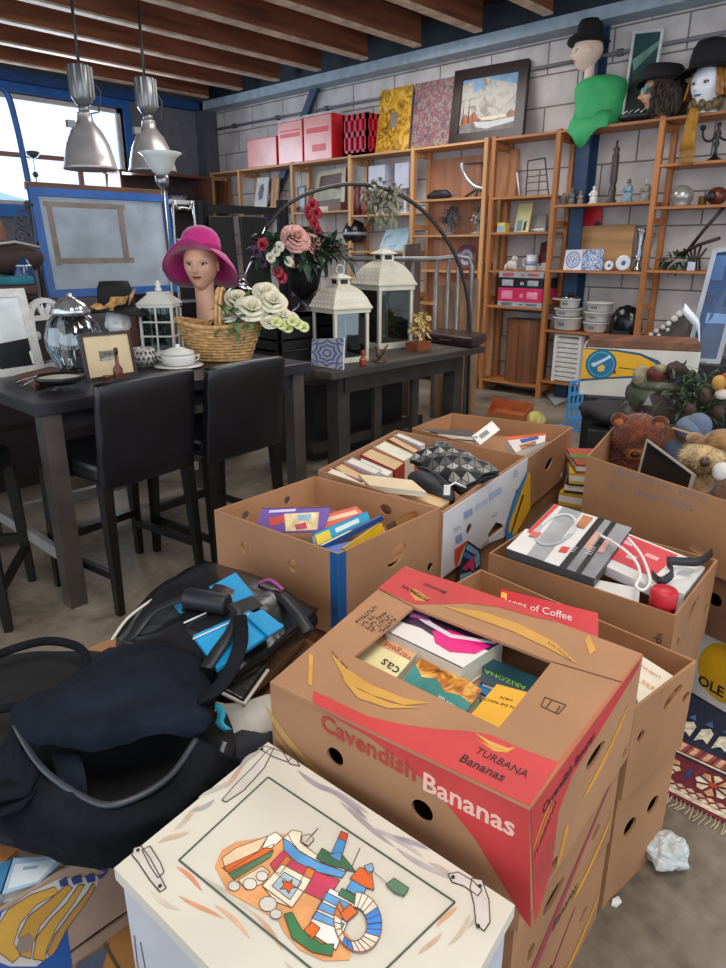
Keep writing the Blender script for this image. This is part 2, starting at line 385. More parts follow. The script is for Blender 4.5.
# ---- the closed banana box in front, and the boxes under it
zF=.67; qF=qpx(zF,(270,683),(530,808),(643,655),(405,567)); bF=Bx(qF,.4355,zF)
rF=cbox('banana_box','red and brown banana box with a lidded top and cut-out window showing books',bF)
m=MB(CARD)
hs={0:holes_px(bF,0,(335,757,.018,.018),(422,811,.02,.02)),1:[(*bF.uv(1,596,755),.045,.017,-.1),(*bF.uv(1,626,750),.02,.012),(*bF.uv(1,554,866),.014,.018)]}
bF.body(m,hs,base=.60)
m.use(RED)
bF.decal(m,0,[(318,708),(530,808.5),(531,928),(521,915),(509,893),(496,872),(475,838),(437,791),(400,760),(368,736)])
bF.decal(m,1,[(530,808.5),(640,660),(638,668),(600,730),(572,775),(558,812),(551,870),(534,925)])
m.use(mat('c8a05c',.7,var=.1))
for (cx,cy,L,wd,a) in ((.07,.13,.2,.016,-.55),(.12,.09,.26,.012,-.35),(.26,.06,.2,.016,-.2)): m.flat(cresc(lambda u,v:bF.at(0,u,v,.0007),cx,cy,L,wd,a,-.18))
m.use(ORANGE)
for (cx,cy,L,wd,a) in ((.33,.12,.22,.018,.35),(.15,.045,.08,.02,1.2)): m.flat(cresc(lambda u,v:bF.at(1,u,v,.0007),cx,cy,L,wd,a,-.14))
m.flat(cresc(lambda u,v:bF.at(1,u,v,.0013),.055,.165,.085,.006,.75,.2)); m.flat(cresc(lambda u,v:bF.at(1,u,v,.0013),.065,.155,.07,.004,.75,.2))
def ftext(m,b,i,st,p,q,size,bold=0,sx=1):
    a=b.px(i,*p,.0014); c=b.px(i,*q,.0014); m.text(st,a,c-a,V((0,0,1)) if abs((c-a).normalized().z)<.5 else (c-a).cross(b.frame(i)[2])*-1,size,sx=sx,bold=bold)
m.use(REDT); ftext(m,bF,0,'Cavendish',(321,728),(405,775),.046,.02)
m.use(mat('e8b7a6',.7,var=0)); ftext(m,bF,0,'Bananas',(422,788),(500,829),.048,.02)
m.use(DKT)
aa=bF.at(1,.045,.187,.0016); m.text('Cavendish Bananas',aa,bF.at(1,.3,.2,.0016)-aa,(0,0,1),.026,bold=.015)
aa=bF.at(1,.03,.11,.0016); m.text('TURBANA',aa,bF.at(1,.1,.17,.0016)-aa,(-.1,0,1),.02)
m.use(mat('8a6f66',.8,var=0))
for k in range(6): aa=bF.at(1,.035+.006*k,.085-.013*k,.0016); scrib(m,aa,bF.at(1,.1,.11-.013*k,.0016)-aa,(0,0,1),14,.007,k)
m.use(mat('e9d9d0',.7,var=0)); aa=bF.at(0,.26,.03,.0014)
m.use(KRAFT)
body=m.build('box_body',rF)
# lid with window
def plate(m,outer,holes,z,th):
    loops=[outer]+list(holes); tri=tessellate_polygon([[V((p[0],p[1],0)) for p in L] for L in loops]); al=[p for L in loops for p in L]; n=len(al)
    vs=[(p[0],p[1],z) for p in al]+[(p[0],p[1],z-th) for p in al]; fs=[tuple(t) for t in tri]+[tuple(n+i for i in reversed(t)) for t in tri]; b=0
    for L in loops:
        k=len(L); fs+=[(b+i,b+(i+1)%k,n+b+(i+1)%k,n+b+i) for i in range(k)]; b+=k
    m.add(vs,fs)
zl=zF+.007; lz=lambda x,y,o=.0009:aZ(x,y,zl+o)
win=[(414,607),(552,661.5),(499,727.6),(354,656.4)]
m=MB(CARD); plate(m,[lz(*p,0) for p in ((270,682),(530,807),(643,654),(405,566))],[[lz(*p,0) for p in win]],zl,.006)
m.use(RED); m.flat([lz(*p) for p in ((313,703),(529,806),(558,762),(520,748),(491,735),(468,731),(437,729),(400,724),(367,716),(340,703),(314,691))])
m.flat([lz(*p) for p in ((378,588),(404,567),(448,580),(520,605),(560,622),(534,617),(500,607),(466,603),(440,604),(414,604))])
m.use(mat('b9603f',.6,var=.05)); m.flat([lz(*p,.0004) for p in ((530,806),(558,762),(640,655),(643,654),(533,804))])
m.use(mat('cf9a45',.65,var=.1))
def lc(pts): m.flat([lz(*p,.0014) for p in pts])
lc([(330,652),(346,668),(372,685),(404,698),(430,703),(404,705),(372,695),(346,682)])
lc([(341,677),(360,690),(390,703),(420,708),(388,708),(358,698)]); lc([(309,654),(313,655),(312,686),(308,684)])
lc([(443,606),(480,611),(520,624),(556,643),(578,664),(548,648),(512,631),(476,618)]); lc([(585,640),(589,634),(596,650),(590,655)])
lc([(515,737),(530,744),(562,752),(566,756),(534,750)]) if 0 else None
for pts in ([(474,732),(490,741),(508,748),(516,747),(508,752),(490,746)],[(478,740),(492,747),(510,753),(494,751)]): lc(pts)
lc([(411,587),(420,592),(432,600),(420,597)]); lc([(408,590),(418,597),(428,602),(415,600)])
m.use(DKT)
def ptext(m,st,p,q,z,h,bold=0,off=.0016,sx=1):   # lettering on a level surface from pixel p towards q, h in metres
    a=aZ(*p,z+off); b=aZ(*q,z+off); d=(b-a); m.text(st,a,d,V((-d.y,d.x,0)),h,bold=bold,sx=sx)
ptext(m,'TURBANA',(474,752),(520,775),zl,.022,.004,sx=.85); ptext(m,'Bananas',(458,760),(508,784),zl,.025,.012,sx=.9)
ptext(m,'TURBANA',(432,600),(410,588),zl,.02,.004); ptext(m,'Bananas',(448,592),(412,578),zl,.02,.01)
m.use(mat('4d4038',.8,var=0))
for k in range(5): scrib(m,lz(358+5*k,623+3*k,.0017),lz(376+5*k,609+3*k)-lz(358+5*k,623+3*k),lz(358+5*k,623+3*k)-lz(362+5*k,626+3*k),9,.012,k)
scrib(m,lz(331,652,.0017),lz(352,676)-lz(331,652),lz(352,650)-lz(345,657),14,.007,1); scrib(m,lz(548,643,.0017),lz(572,662)-lz(548,643),lz(560,646)-lz(556,652),12,.008,2)
for a,b in (((545,697),(566,705)),((566,705),(558,714)),((558,714),(541,706)),((541,706),(545,697)),((552,700),(546,708)),((560,706),(556,712))): m.bar(lz(*a,.001),lz(*b,.001),.002,.0006)
m.use(mat('5a3d28',.8,var=0)); m.bar(lz(552,661.5,.0012),lz(622,682,.0012),.0016,.0006); m.bar(lz(414,607,.0012),lz(379,589,.0012),.0016,.0006)
m.build('lid',rF)
m=MB(mat('c3a185',.9)); 
for a,b in (((414,606.8),(641,656.5)),):
    pass
lower=[]
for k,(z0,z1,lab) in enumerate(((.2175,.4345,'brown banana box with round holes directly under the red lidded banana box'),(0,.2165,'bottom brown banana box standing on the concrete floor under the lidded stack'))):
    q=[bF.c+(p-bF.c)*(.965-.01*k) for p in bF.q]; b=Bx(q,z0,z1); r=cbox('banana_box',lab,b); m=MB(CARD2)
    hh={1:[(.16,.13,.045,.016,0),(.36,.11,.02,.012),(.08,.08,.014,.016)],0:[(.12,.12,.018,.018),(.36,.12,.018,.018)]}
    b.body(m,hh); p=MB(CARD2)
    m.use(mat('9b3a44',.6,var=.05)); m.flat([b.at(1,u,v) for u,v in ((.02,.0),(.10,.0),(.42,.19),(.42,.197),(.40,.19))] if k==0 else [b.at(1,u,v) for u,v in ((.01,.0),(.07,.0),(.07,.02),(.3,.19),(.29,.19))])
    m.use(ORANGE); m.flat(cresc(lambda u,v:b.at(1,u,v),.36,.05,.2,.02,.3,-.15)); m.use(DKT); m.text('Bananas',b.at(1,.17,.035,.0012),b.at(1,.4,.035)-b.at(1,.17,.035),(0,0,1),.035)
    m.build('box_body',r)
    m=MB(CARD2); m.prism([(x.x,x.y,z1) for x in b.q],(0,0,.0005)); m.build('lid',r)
# ---- books: one helper for every book
def book(label,q,th,cover,spine=3,group=None,cat='book',decals=(),texts=(),name='book',pages=PAPER,ovh=.003):
    q=[clampin(V(p)) for p in q]
    if abs((q[2]-q[0]).dot((q[1]-q[0]).cross(q[3]-q[0]).normalized()))>.002: q[2]=q[1]+q[3]-q[0]
    n=(q[1]-q[0]).cross(q[3]-q[0]).normalized()
    if n.z<0 or (abs(n.z)<.05 and n.dot(EYE-q[0])<0): n=-n
    c=sum(q,V())/4-n*th; lo=[p-n*th for p in q]; t=min(.002,th*.2)
    m=MB(cover); m.prism(lo,n*t); m.prism([p-n*t for p in q],n*t)
    a,b=q[spine],q[(spine+1)%4]; ins=(sum(q,V())/4-(a+b)/2).normalized()*.0025
    m.prism([a,b,b+ins,a+ins],-n*th)
    for k,(mt,pts) in enumerate(decals): m.use(mt); m.flat([bil(q,u,v)+n*(.0005+.0003*k) for u,v in pts])
    for st,u,v,size,mt,fl in texts:
        m.use(mt); x=(q[1]-q[0]); y=(q[0]-q[3]); 
        if fl: x,y=-x,-y
        m.text(st,bil(q,u,v)+n*(.0009+.0003*len(decals)),x,y,size)
    base=V((c.x,c.y,min(p.z for p in lo)))
    o=tag(m.build(name,loc=base,world='base'),label,cat,group)
    pg=MB(pages); cc=sum(q,V())/4; f=[]
    for i,p in enumerate(q):
        s_=p
        for e in range(4):
            if e==spine: continue
            ea,eb=q[e],q[(e+1)%4]
            if i in (e,(e+1)%4): s_=s_+(cc-(ea+eb)/2).normalized()*ovh
        f.append(s_-n*t)
    pg.prism(f,-n*(th-2*t)); pg.build('pages',o); return o
ZOFF=0; INS=None
def bq(z,*px): return qpx(z+ZOFF,*px)
def clampin(p,mar=.014):
    if INS:
        for i in range(4):
            a,d,n,W=INS.frame(i); k=(V((p.x,p.y,0))-a).dot(n)+mar
            if k>0: p=p-n*k
    return p
def tilt(pxz): return [aZ(x,y,z+ZOFF) for x,y,z in pxz]
G='books seen through the window of the lidded banana box'
zb=.606
book('thick hardback with a pink ribbon design and white spine in the lidded box',bq(.658,(410,603),(505,640),(462,668),(386,631)),.05,mat('e4dcd6',.4,var=.04),2,G,
  decals=[(mat('3b2440',.4,var=.2),[(0,0),(1,0),(1,.4),(.75,.5),(.5,.62),(.3,.55),(0,.62)]),(mat('e2177c',.4,var=.1),[(.42,.5),(.55,.3),(.8,.28),(.97,.3),(.95,.6),(.75,.8),(.55,.75)]),(mat('ead9e2',.4,var=.05),[(.28,.25),(.34,.3),(.6,.38),(.98,.12),(.98,.2),(.62,.48),(.3,.4),(.2,.35)]),(mat('8d4f86',.4,var=.2),[(.05,.1),(.25,.05),(.3,.3),(.1,.4)])],
  texts=[('RIJN',.10,.12,.03,mat('d9cad2',.5,var=0),True),('ZN',.16,.42,.035,mat('201428',.5,var=0),True)])
book('cream paperback with large black lettering at the window corner of the lidded box',bq(.640,(383,630),(418,652),(392,682),(345,664)),.03,mat('e9dca4',.5,var=.08),2,G,
  decals=[(mat('dfae7c',.5,var=.1),[(0,0),(1,0),(1,.3),(0,.35)])],
  texts=[('cas',.98,.62,.04,DKT,True),('vergeld',1.0,.22,.026,mat('b0324a',.5,var=0),True)])
book('teal paperback with a gilded ornament across its top in the lidded box',bq(.634,(425,652),(482,690),(455,727),(395,690)),.028,mat('2e8580',.4,var=.25),2,G,
  decals=[(art([(.3,'5a2c0c'),(.5,'c8791c'),(.7,'f0c864')],30),[(0,0),(1,0),(1,.42),(.8,.38),(.6,.5),(.4,.36),(.2,.5),(0,.34)])],
  texts=[('een uit',.86,.64,.016,WHITE,True),('verleden',.95,.8,.018,WHITE,True)])
book('dark green hardback with lime lettering in the shadow of the lidded box',bq(.628,(483,655),(545,680),(525,698),(481,682)),.022,mat('1d4550',.45,var=.15),2,G,
  texts=[('ARIZONA',.85,.55,.02,mat('86c23a',.5,var=0),True)])
book('blue paperback wedged between the teal and yellow books in the lidded box',bq(.621,(484,678),(496,683),(487,697),(474,690)),.015,mat('1f6aa0',.45,var=.1),2,G)
book('plain yellow paperback in the near corner of the lidded box window',bq(.636,(497,684),(530,693),(500,732),(468,718)),.03,mat('f3b21a',.45,var=.04),2,G,
  texts=[('VAN',.75,.26,.012,DKT,True),('IN DE NACHT',.95,.4,.011,DKT,True)])
# ---- white painted toy chest
zC=.558; a,b,c=[aZ(*p,zC) for p in ((114,868),(268,742),(515,905))]
d4=a+c-b; qC=[a,d4,c,b]
CREAM=mat('dad3c3',.45,var=.06,sc_=5); CHS=mat('c3c5cc',.5,var=.06)  # CHS is bluish to put the sides' shade into the white paint
rC=thing('toy_chest','white toy chest with a hand-painted toy picture on its lid','toy chest',((a.x+c.x)/2,(a.y+c.y)/2,0))
cc=(a+c)/2
m=MB(CREAM); LID=.022; m.prism([(p.x,p.y,zC-LID) for p in qC],(0,0,LID))
GREY=mat('8e8078',.6,var=.1); 
NP=[0]
def cpoly(col,pts,o=.0008):
    NP[0]+=1; m.use(mat(col,.5,var=.1,sc_=30)); m.flat([aZ(x,y,zC+.0004+NP[0]*.000025) for x,y in pts])
    if o>=.0012: cline('5f4336',pts,.0011,.002,True)
def cline(col,pts,w=.0022,o=.0011,closed=False):
    NP[0]+=1; m.use(mat(col,.6,var=0)); P=[aZ(x,y,zC+.0004+NP[0]*.000025) for x,y in pts]
    if closed: P.append(P[0])
    for i in range(len(P)-1): m.bar(P[i],P[i+1],w,.0005)
# streaks of grained paint
rs=random.Random(3)
def streak(x,y,dx,dy,col,w=2.2):
    n=6; ph=rs.random()*6; up=[];dn=[]; nx,ny=-dy,dx; l=math.hypot(nx,ny); nx/=l;ny/=l
    for k in range(n+1):
        t=k/n; o=math.sin(ph+t*3)*3; ww=w*math.sin(PI*t)**.7+.15
        up.append((x+dx*t+nx*(o+ww),y+dy*t+ny*(o+ww))); dn.append((x+dx*t+nx*(o-ww),y+dy*t+ny*(o-ww)))
    cpoly(col,up+dn[::-1][1:-1] if 0 else up+dn[::-1],.0006)
for (x,y,dx,dy,col) in ((180,893,42,28,'d99a72'),(214,905,36,34,'d6ab8c'),(205,875,50,44,'c9bfae'),(250,912,34,38,'d0a98a'),(175,868,28,22,'d98e66'),(285,960,30,26,'c9b8a4'),(150,890,30,20,'cdbfb0'),(200,800,32,-24,'b9b2a8'),(222,786,26,-22,'c4a48f'),(172,828,30,-22,'cbb9a6'),(190,812,24,-14,'aaa49d'),(308,779,60,36,'b2a8a8'),(338,804,58,40,'a99fa4'),(370,826,52,32,'bdb4b0'),(328,792,40,26,'9d949c'),(398,846,50,34,'b4abab'),(428,864,36,22,'bfae9e'),(455,905,-16,24,'d9a277'),(470,915,-22,30,'c9b8a4'),(440,930,-20,26,'cfae92'),(480,905,-10,24,'bcb3a6'),(298,769,40,26,'a79ca6'),(160,845,28,-16,'c9b59d'),(240,770,20,-20,'a8a09c'),(393,832,34,20,'a39ba5')): streak(x,y,dx,dy,col)
fr_=[(179,860),(268,777),(455,902),(352,1002)]
cline('4c5a50',fr_,.0028,closed=True)
# painted clothes pegs at the corners
for pts in ([(134,848),(141,846),(150,858),(162,880),(166,888),(160,892),(150,880),(138,862),(132,855)],[(142,850),(150,846),(160,862),(164,872),(158,878),(150,866)],[(258,748),(266,746),(280,751),(292,757),(288,762),(274,757)],[(268,750),(274,748),(264,768),(244,790),(226,802),(222,800),(234,786),(252,768)],[(472,878),(482,880),(489,900),(490,922),(484,931),(476,924),(474,904),(470,888)],[(448,874),(458,872),(472,880),(482,890),(478,896),(464,886),(452,882)],[(283,752),(296,760),(300,766),(290,764)]):
    cpoly('d3cbc0',pts,.0009); cline('4b3a3a',pts,.0016,.0013,True)
for x,y in ((138,850),(160,886),(262,749),(478,926),(453,877),(480,886)): 
    p=aZ(x,y,zC+.003); m.use(DKT); m.cyl(p,p+V((0,0,.0008)),.0028,n=8)
# painted picture of toys: glow, book, boat, block, lighthouse, lifebuoy
GL='e3a067'
cpoly(GL,[(215,866),(222,850),(236,842),(284,834),(300,860),(320,900),(352,940),(350,960),(324,961),(300,950),(284,932),(278,920),(262,911),(246,902),(228,892)],.0007)
cpoly('e6c9a4',[(222,858),(236,848),(268,836),(258,852),(226,872)],.0012); cpoly('dd6a2c',[(222,868),(226,866),(274,844),(272,850),(232,874)],.0013); cpoly('5a7d55',[(228,873),(274,850),(270,858),(234,880)],.0013); cpoly('efe6d4',[(268,836),(276,832),(283,838),(272,848),(262,848)],.0014)
cpoly('e2cfae',[(238,880),(262,866),(270,872),(262,884),(246,890)],.0012)
cpoly('5b9bd2',[(283,838),(288,834),(292,842),(300,852),(318,861),(346,872),(342,878),(318,872),(296,862),(284,850)],.0014); cpoly('f0e3c6',[(283,838),(292,830),(302,832),(300,842),(318,856),(344,868),(346,872),(318,862),(298,850),(290,842)],.0015)
cpoly('c8405a',[(284,850),(296,862),(320,873),(340,880),(326,902),(300,890),(276,874),(270,864)],.0013); cpoly('d9793c',[(286,856),(292,859),(280,874),(274,871)],.0016); cpoly('d9793c',[(308,866),(316,870),(304,892),(297,888)],.0016)
cpoly('e8dcc4',[(262,886),(282,864),(312,880),(292,908),(276,902)],.0018); cpoly('a9bfcb',[(272,886),(284,872),(302,882),(290,900)],.0021)
st=[]; 
for k in range(10): 
    r_=9 if k%2==0 else 4; st.append((288+r_*math.cos(k*PI/5+.2),886+r_*.85*math.sin(k*PI/5+.2)))
cpoly('e05a22',st,.0024); cline('7a5a48',[(262,886),(282,864),(312,880),(292,908)],.0015,.0022,True)
for x,y,r_ in ((234,886,6),(250,884,7),(268,904,9),(276,914,6),(262,876,6)):
    cpoly('d6cfc4',[(x+r_*math.cos(k*PI/5),y+r_*.85*math.sin(k*PI/5)) for k in range(10)],.0026); cline('6d625c',[(x+r_*math.cos(k*PI/5),y+r_*.85*math.sin(k*PI/5)) for k in range(10)],.001,.0029,True)
# ship's bridge and funnel
cpoly('3f6b4c',[(316,858),(322,848),(332,854),(340,852),(350,864),(356,872),(340,868),(326,864)],.0018); cpoly('4d93cc',[(330,856),(338,838),(346,842),(340,862)],.0022); cpoly('c8503c',[(338,838),(341,831),(348,834),(346,842)],.0024); cline('55504a',[(352,866),(360,848)],.0012,.0018); cline('55504a',[(306,842),(318,828)],.0012,.0018)
cpoly('c9bfae',[(302,836),(310,834),(314,840),(308,846),(302,842)],.002)
# lighthouse
cpoly('e9e6de',[(330,888),(356,902),(336,950),(306,930)],.0016)
for k in range(3): t=k/3.; cpoly('6aa6d6',[(326-8*t*1.9,892+15*t*1.9),(352-6*t*1.9,905+15*t*1.9),(349-6*t*1.9,912+14*t*1.9),(322-8*t*1.9,899+15*t*1.9)],.002)
cpoly('e0662c',[(350,878),(360,867),(372,873),(374,890),(362,886)],.0026); cpoly('57a0d4',[(352,880),(366,888),(362,899),(346,889)],.0024); cpoly('3f7a52',[(342,888),(362,900),(360,907),(338,895)],.0027); cpoly('8fb7d2',[(364,866),(372,863),(374,870),(368,874)],.0028)
cpoly('3c7a4c',[(284,914),(292,912),(302,930),(322,944),(334,944),(332,956),(312,952),(292,938)],.0022); cpoly('e56d22',[(304,930),(312,922),(320,928),(312,940)],.0026)
# lifebuoy
ring=[];ri=[]
cxl,cyl_=358,922
for k in range(25):
    a_=2*PI*k/24; ring.append((cxl+26*math.cos(a_)*.92+2*math.sin(a_),cyl_+30*math.sin(a_))); ri.append((cxl-4+13*math.cos(a_),cyl_+2+17*math.sin(a_)))
for k in range(24):
    col='3f86d8' if k in (22,23,0,1,7,8) else ('e8dcc8' if k not in (13,14,17) else 'df7d3a')
    if 14<k<18: continue
    cpoly(col,[ring[k],ring[k+1],ri[k+1],ri[k]],.0030)
cline('9a5a38',ring[:15],.0012,.0033); cline('9a5a38',ri[:15],.0012,.0033)
cpoly('dc6c30',[(340,914),(350,904),(358,912),(346,922)],.0034)
cpoly('5f8466',[(386,884),(394,878),(409,888),(404,896),(394,892)],.0018); cline('445044',[(386,884),(394,878),(409,888),(404,896),(394,892)],.0012,.0021,True); cline('777069',[(374,872),(388,884)],.001,.0018)
lid=m.build('lid',rC)
q2=[cc+(p-cc)*.965 for p in qC]
bC=Bx(q2,.0,zC-LID-.003)
m=MB(CHS); m.prism([(p.x,p.y,.04) for p in q2],(0,0,zC-LID-.043))
m.use(mat('5c5f68',.6,var=.1))
for i in (0,3):
    W=bC.frame(i)[3]
    for u0,v0,u1,v1 in ((.06,.1,W-.06,.1),(W-.06,.1,W-.06,.40),(W-.06,.40,.06,.40),(.06,.40,.06,.1)): m.bar(bC.at(i,u0,v0,.0005),bC.at(i,u1,v1,.0005),.002,.002)
    for u in (.022,W-.022):
        for s_ in (-1,1): 
            pp=[(u+s_*.008,.44),(u+s_*.012,.38),(u+s_*.004,.3),(u+s_*.009,.2)]
            for k in range(3): m.bar(bC.at(i,*pp[k],.0005),bC.at(i,*pp[k+1],.0005),.002,.002)
m.build('chest_body',rC,bevel=.002)
for p in q2: 
    k=cc+(p-cc)*.9; m=MB(CHS); m.box((k.x-.025,k.y-.025,0),(k.x+.025,k.y+.025,.04)); m.build('foot',rC)
# ---- box of children's books (middle left)
zM=.65; bM=Bx(qpx(zM,(214,510),(338,554),(440,508),(315,476)),.40,zM)
rM=cbox('banana_box','open brown box with a blue tape strip holding children\'s books',bM)
m=MB(CARD); 
hM={0:[(*bM.uv(0,245,548),.018,.02),(*bM.uv(0,293,566),.018,.02)],1:[(*bM.uv(1,397,555),.045,.026,.5),(*bM.uv(1,430,567),.014,.014)],3:[(.14,.2,.014,.014),(.32,.2,.016,.014)],2:[(.2,.2,.024,.018)]}
bM.body(m,hM,base=.54)
m.use(mat('1d5f9c',.35,var=.08)); a_,d_,n_,W_=bM.frame(0); m.flat([bM.at(0,W_-.028,.0),bM.at(0,W_,.0),bM.at(0,W_,.25),bM.at(0,W_-.028,.25)]); m.flat([bM.at(1,0,.0),bM.at(1,.03,.0),bM.at(1,.03,.25),bM.at(1,0,.25)])
m.build('box_body',rM)
G="children's books in the taped box"; INS=bM
PUR=mat('6d4a9a',.45,var=.1)
book('purple picture book leaning open-side up in the taped box',tilt([(262,508,.665),(331,507,.667),(305,544,.60),(254,533,.60)]),.012,PUR,0,G,
  decals=[(mat('e9cf9a',.5,var=.2,sc_=40),[(.35,.25),(.85,.2),(.9,.9),(.45,.95)]),(mat('d6473c',.5,var=.2),[(.15,.4),(.35,.3),(.4,.6),(.2,.75)]),(mat('c03a52',.5,var=.2),[(.55,.7),(.7,.6),(.75,.85),(.6,.9)]),(mat('d9c6e6',.5),[(.12,.1),(.5,.05),(.5,.15),(.12,.2)]),(mat('8fb7c9',.5,var=.2),[(.55,.3),(.75,.28),(.75,.5),(.58,.52)])])
for lab,px,th,col,dec in (('red spined picture book behind the purple one in the taped box',[(310,518,.632),(356,506,.632),(358,515,.61),(322,529,.61)],.015,'d9583a',[(mat('f0cba4',.5),[(.1,.3),(.9,.3),(.9,.6),(.1,.6)])]),
    ('blue picture book with a yellow corner in the taped box',[(314,533,.628),(367,511,.628),(372,523,.60),(318,546,.60)],.02,'2a9ac4',[(mat('f2d33c',.5),[(0,.2),(.25,.2),(.25,.95),(0,.95)]),(mat('d9e6e4',.5),[(.35,.3),(.8,.25),(.8,.6),(.35,.65)])]),
    ('dark blue picture book beside the yellow one in the taped box',[(322,546,.622),(382,516,.622),(384,520,.605),(324,551,.605)],.012,'24549c',[]),
    ('yellow picture book leaning in the taped box',[(345,548,.628),(382,523,.628),(384,534,.60),(349,557,.60)],.015,'f0c218',[]),
    ('brown picture book at the right end of the taped box',[(384,525,.625),(420,508,.625),(423,514,.60),(387,534,.60)],.018,'9a6a34',[(mat('5a3a20',.6),[(.05,.1),(.35,.1),(.35,.9),(.05,.9)])]),
    ('pale blue and lilac booklet in the near corner of the taped box',[(319,549,.612),(350,541,.612),(350,552,.60),(332,560,.60)],.01,'5a7cc8',[(mat('c79ac8',.5),[(.1,.6),(.6,.6),(.6,1),(.1,1)])])):
    book(lab,tilt(px),th,mat(col,.4,var=.08),0,G,decals=dec)
INS=None
# ---- box with a white printed end (books, black bag, patterned bag)
zP=.64; qP=qpx(zP,(318,470),(443,512),(527,456),(396,430)); bP=Bx(qP,.415,zP)
rP=cbox('banana_box','open box with a white printed end holding rows of books and a black bag',bP)
m=MB(CARD); 
h1=[(*bP.uv(1,468,529),.02,.02),(*bP.uv(1,516,494),.02,.022)]
tri=[bP.uv(1,*p) for p in ((488,543),(503,537),(502,524),(495,522),(487,534))]
bP.body(m,{1:h1+[tri]},base=.53)
m.build('box_body',rP)
m=MB(mat('d9d8d9',.5,var=.04)); a_,d_,n_,W_=bP.frame(1)
PW=mat('d9d8d9',.5,var=.04)
def pf(u,v,d): p=a_+d_*u+n_*(.004-d*.6); return V((p.x,p.y,bP.z0+v))
m.panel(W_,.22,pf,.004,h1+[tri])
def pd(col,pts,o=.006): m.use(mat(col,.5,var=.05)); m.flat([bP.px(1,x,y,o) for x,y in pts])
K='2b2c3a'
pd('f0b41c',[(526,470),(529,474),(529,508),(515,533),(506,540),(507,522),(514,502)]); pd('3a82b8',[(526,470),(527,472),(508,522),(506,540),(504,540),(505,522),(512,498)],.0065); pd(K,[(521,494),(522.5,495),(510,534),(508.5,534)],.007); pd('2a7fbf',[(505,533),(511,531),(511,538),(504,541)],.0072)
# small zig-zag pattern at the lower near corner
pd('d9442c',[(453,549),(466,540),(460,552),(455,568),(453,560)]); pd(K,[(466,540),(479,549),(479,568),(466,580),(457,583),(456,572),(462,552)],.0062)
pd('7fb6d8',[(466,543),(477,551),(477,556),(464,549)],.0066); pd('3f7fc0',[(463,551),(476,558),(476,562),(461,556)],.0066); pd('e0307a',[(460,568),(473,554),(472,572),(467,567),(464,570)],.007); pd('7fb6d8',[(473,556),(478,553),(478,564),(474,568)],.0068); pd('7fb6d8',[(458,574),(470,571),(470,575),(458,580)],.0068)
pd('8fa3c8',[(462,512),(471,507),(471,514),(463,519)]); pd('a9b7cc',[(488,493),(500,486),(500,492),(488,500)],.006); pd('b9c2cf',[(474,505),(486,497),(486,502),(474,510)],.006); pd('8496b8',[(454,536),(460,533),(461,540),(455,543)],.0065)
m.use(mat('70758c',.6,var=0)); ftxt=bP.px(1,489,519,.0065); scrib(m,ftxt,bP.px(1,500,511,.0065)-ftxt,(0,0,1),6,.016,4); p=bP.px(1,452,532,.0065); scrib(m,p,bP.px(1,461,526,.0065)-p,(0,0,1),6,.012,5)
for k in range(10):
    a0=k*2*PI/10;a1=(k+1)*2*PI/10; p=bP.at(1,W_*.82,.19,.0062); m.bar(p+d_*.014*math.cos(a0)+V((0,0,.014*math.sin(a0))),p+d_*.014*math.cos(a1)+V((0,0,.014*math.sin(a1))),.002,.001)
m.build('printed_panel',rP)
G='books packed in the box with the white printed end'; INS=bP
def stand(lab,px,zt,th,col,spine,pages=PAPER,grp=G,dec=()):    # upright book, page tops upwards, its two covers on the long sides
    q=[clampin(aZ(x,y,zt)) for x,y in px]; q[2]=q[1]+q[3]-q[0]; cm=mat(col,.5,var=.08); m=MB(cm); dn=V((0,0,-th)); mid=sum(q,V())/4
    for e in (1,3,2):
        a,b=q[e],q[(e+1)%4]; i_=(mid-(a+b)/2).normalized()*.003; m.prism([a,b,b+i_,a+i_],dn)
    c=mid+dn; o=tag(m.build('book',loc=c,world='base'),lab,'book',grp)
    pg=MB(pages); f=[mid+(p-mid)*.93+V((0,0,-.003)) for p in q]; pg.prism(f,dn*.96); pg.build('pages',o); return o
PG2=mat('d8b98c',.8,var=.06,stretch=(2,2,120),sc_=4)
for lab,px,zt,th,col,sp in (
 ('white hardback at the far end of the printed box row',[(382,433),(387,431),(425,442),(421,446)],.632,.09,'d9dfe4',1),
 ('cream paperback block second from the far end of the printed box row',[(376,437),(381,434),(420,447),(414,453)],.63,.09,'b05a48',1),
 ('ivory hardback third from the far end of the printed box row',[(366,445),(373,439),(411,451),(404,461)],.63,.09,'e6ddc4',1),
 ('tan paperback with a red spine in the printed box',[(360,454),(367,447),(402,460),(395,470)],.63,.09,'b03a34',1),
 ('silver grey hardback in the middle of the printed box row',[(340,460),(345,456),(379,469),(375,474)],.632,.09,'c9ced4',1),
 ('white paperback beside the grey hardback in the printed box',[(356,462),(361,458),(392,470),(388,476)],.626,.085,'dedfd9',1),
 ('cream paperback with a red cover near the printed box wall',[(333,467),(338,462),(366,475),(361,482)],.63,.09,'c4472f',3),
 ('white paperback lying along the near wall of the printed box',[(322,473),(329,468),(361,481),(356,488)],.63,.09,'e9e5dc',3),
 ('tan paperback in the near corner of the printed box',[(400,492),(409,486),(449,502),(441,508)],.634,.09,'d9a878',3),
 ('second tan paperback beside the corner one in the printed box',[(417,490),(424,486),(452,497),(446,502)],.628,.09,'e0b283',3)):
    stand(lab,px,zt,th,col,sp,PG2 if 'tan' in lab or 'cream' in lab else PAPER)
book('open flopped paperback lying on top of the book rows',tilt([(358,474,.64),(412,480,.668),(395,491,.655),(360,488,.64)]),.02,mat('e3cda4',.6,var=.05),3,G)
INS=None
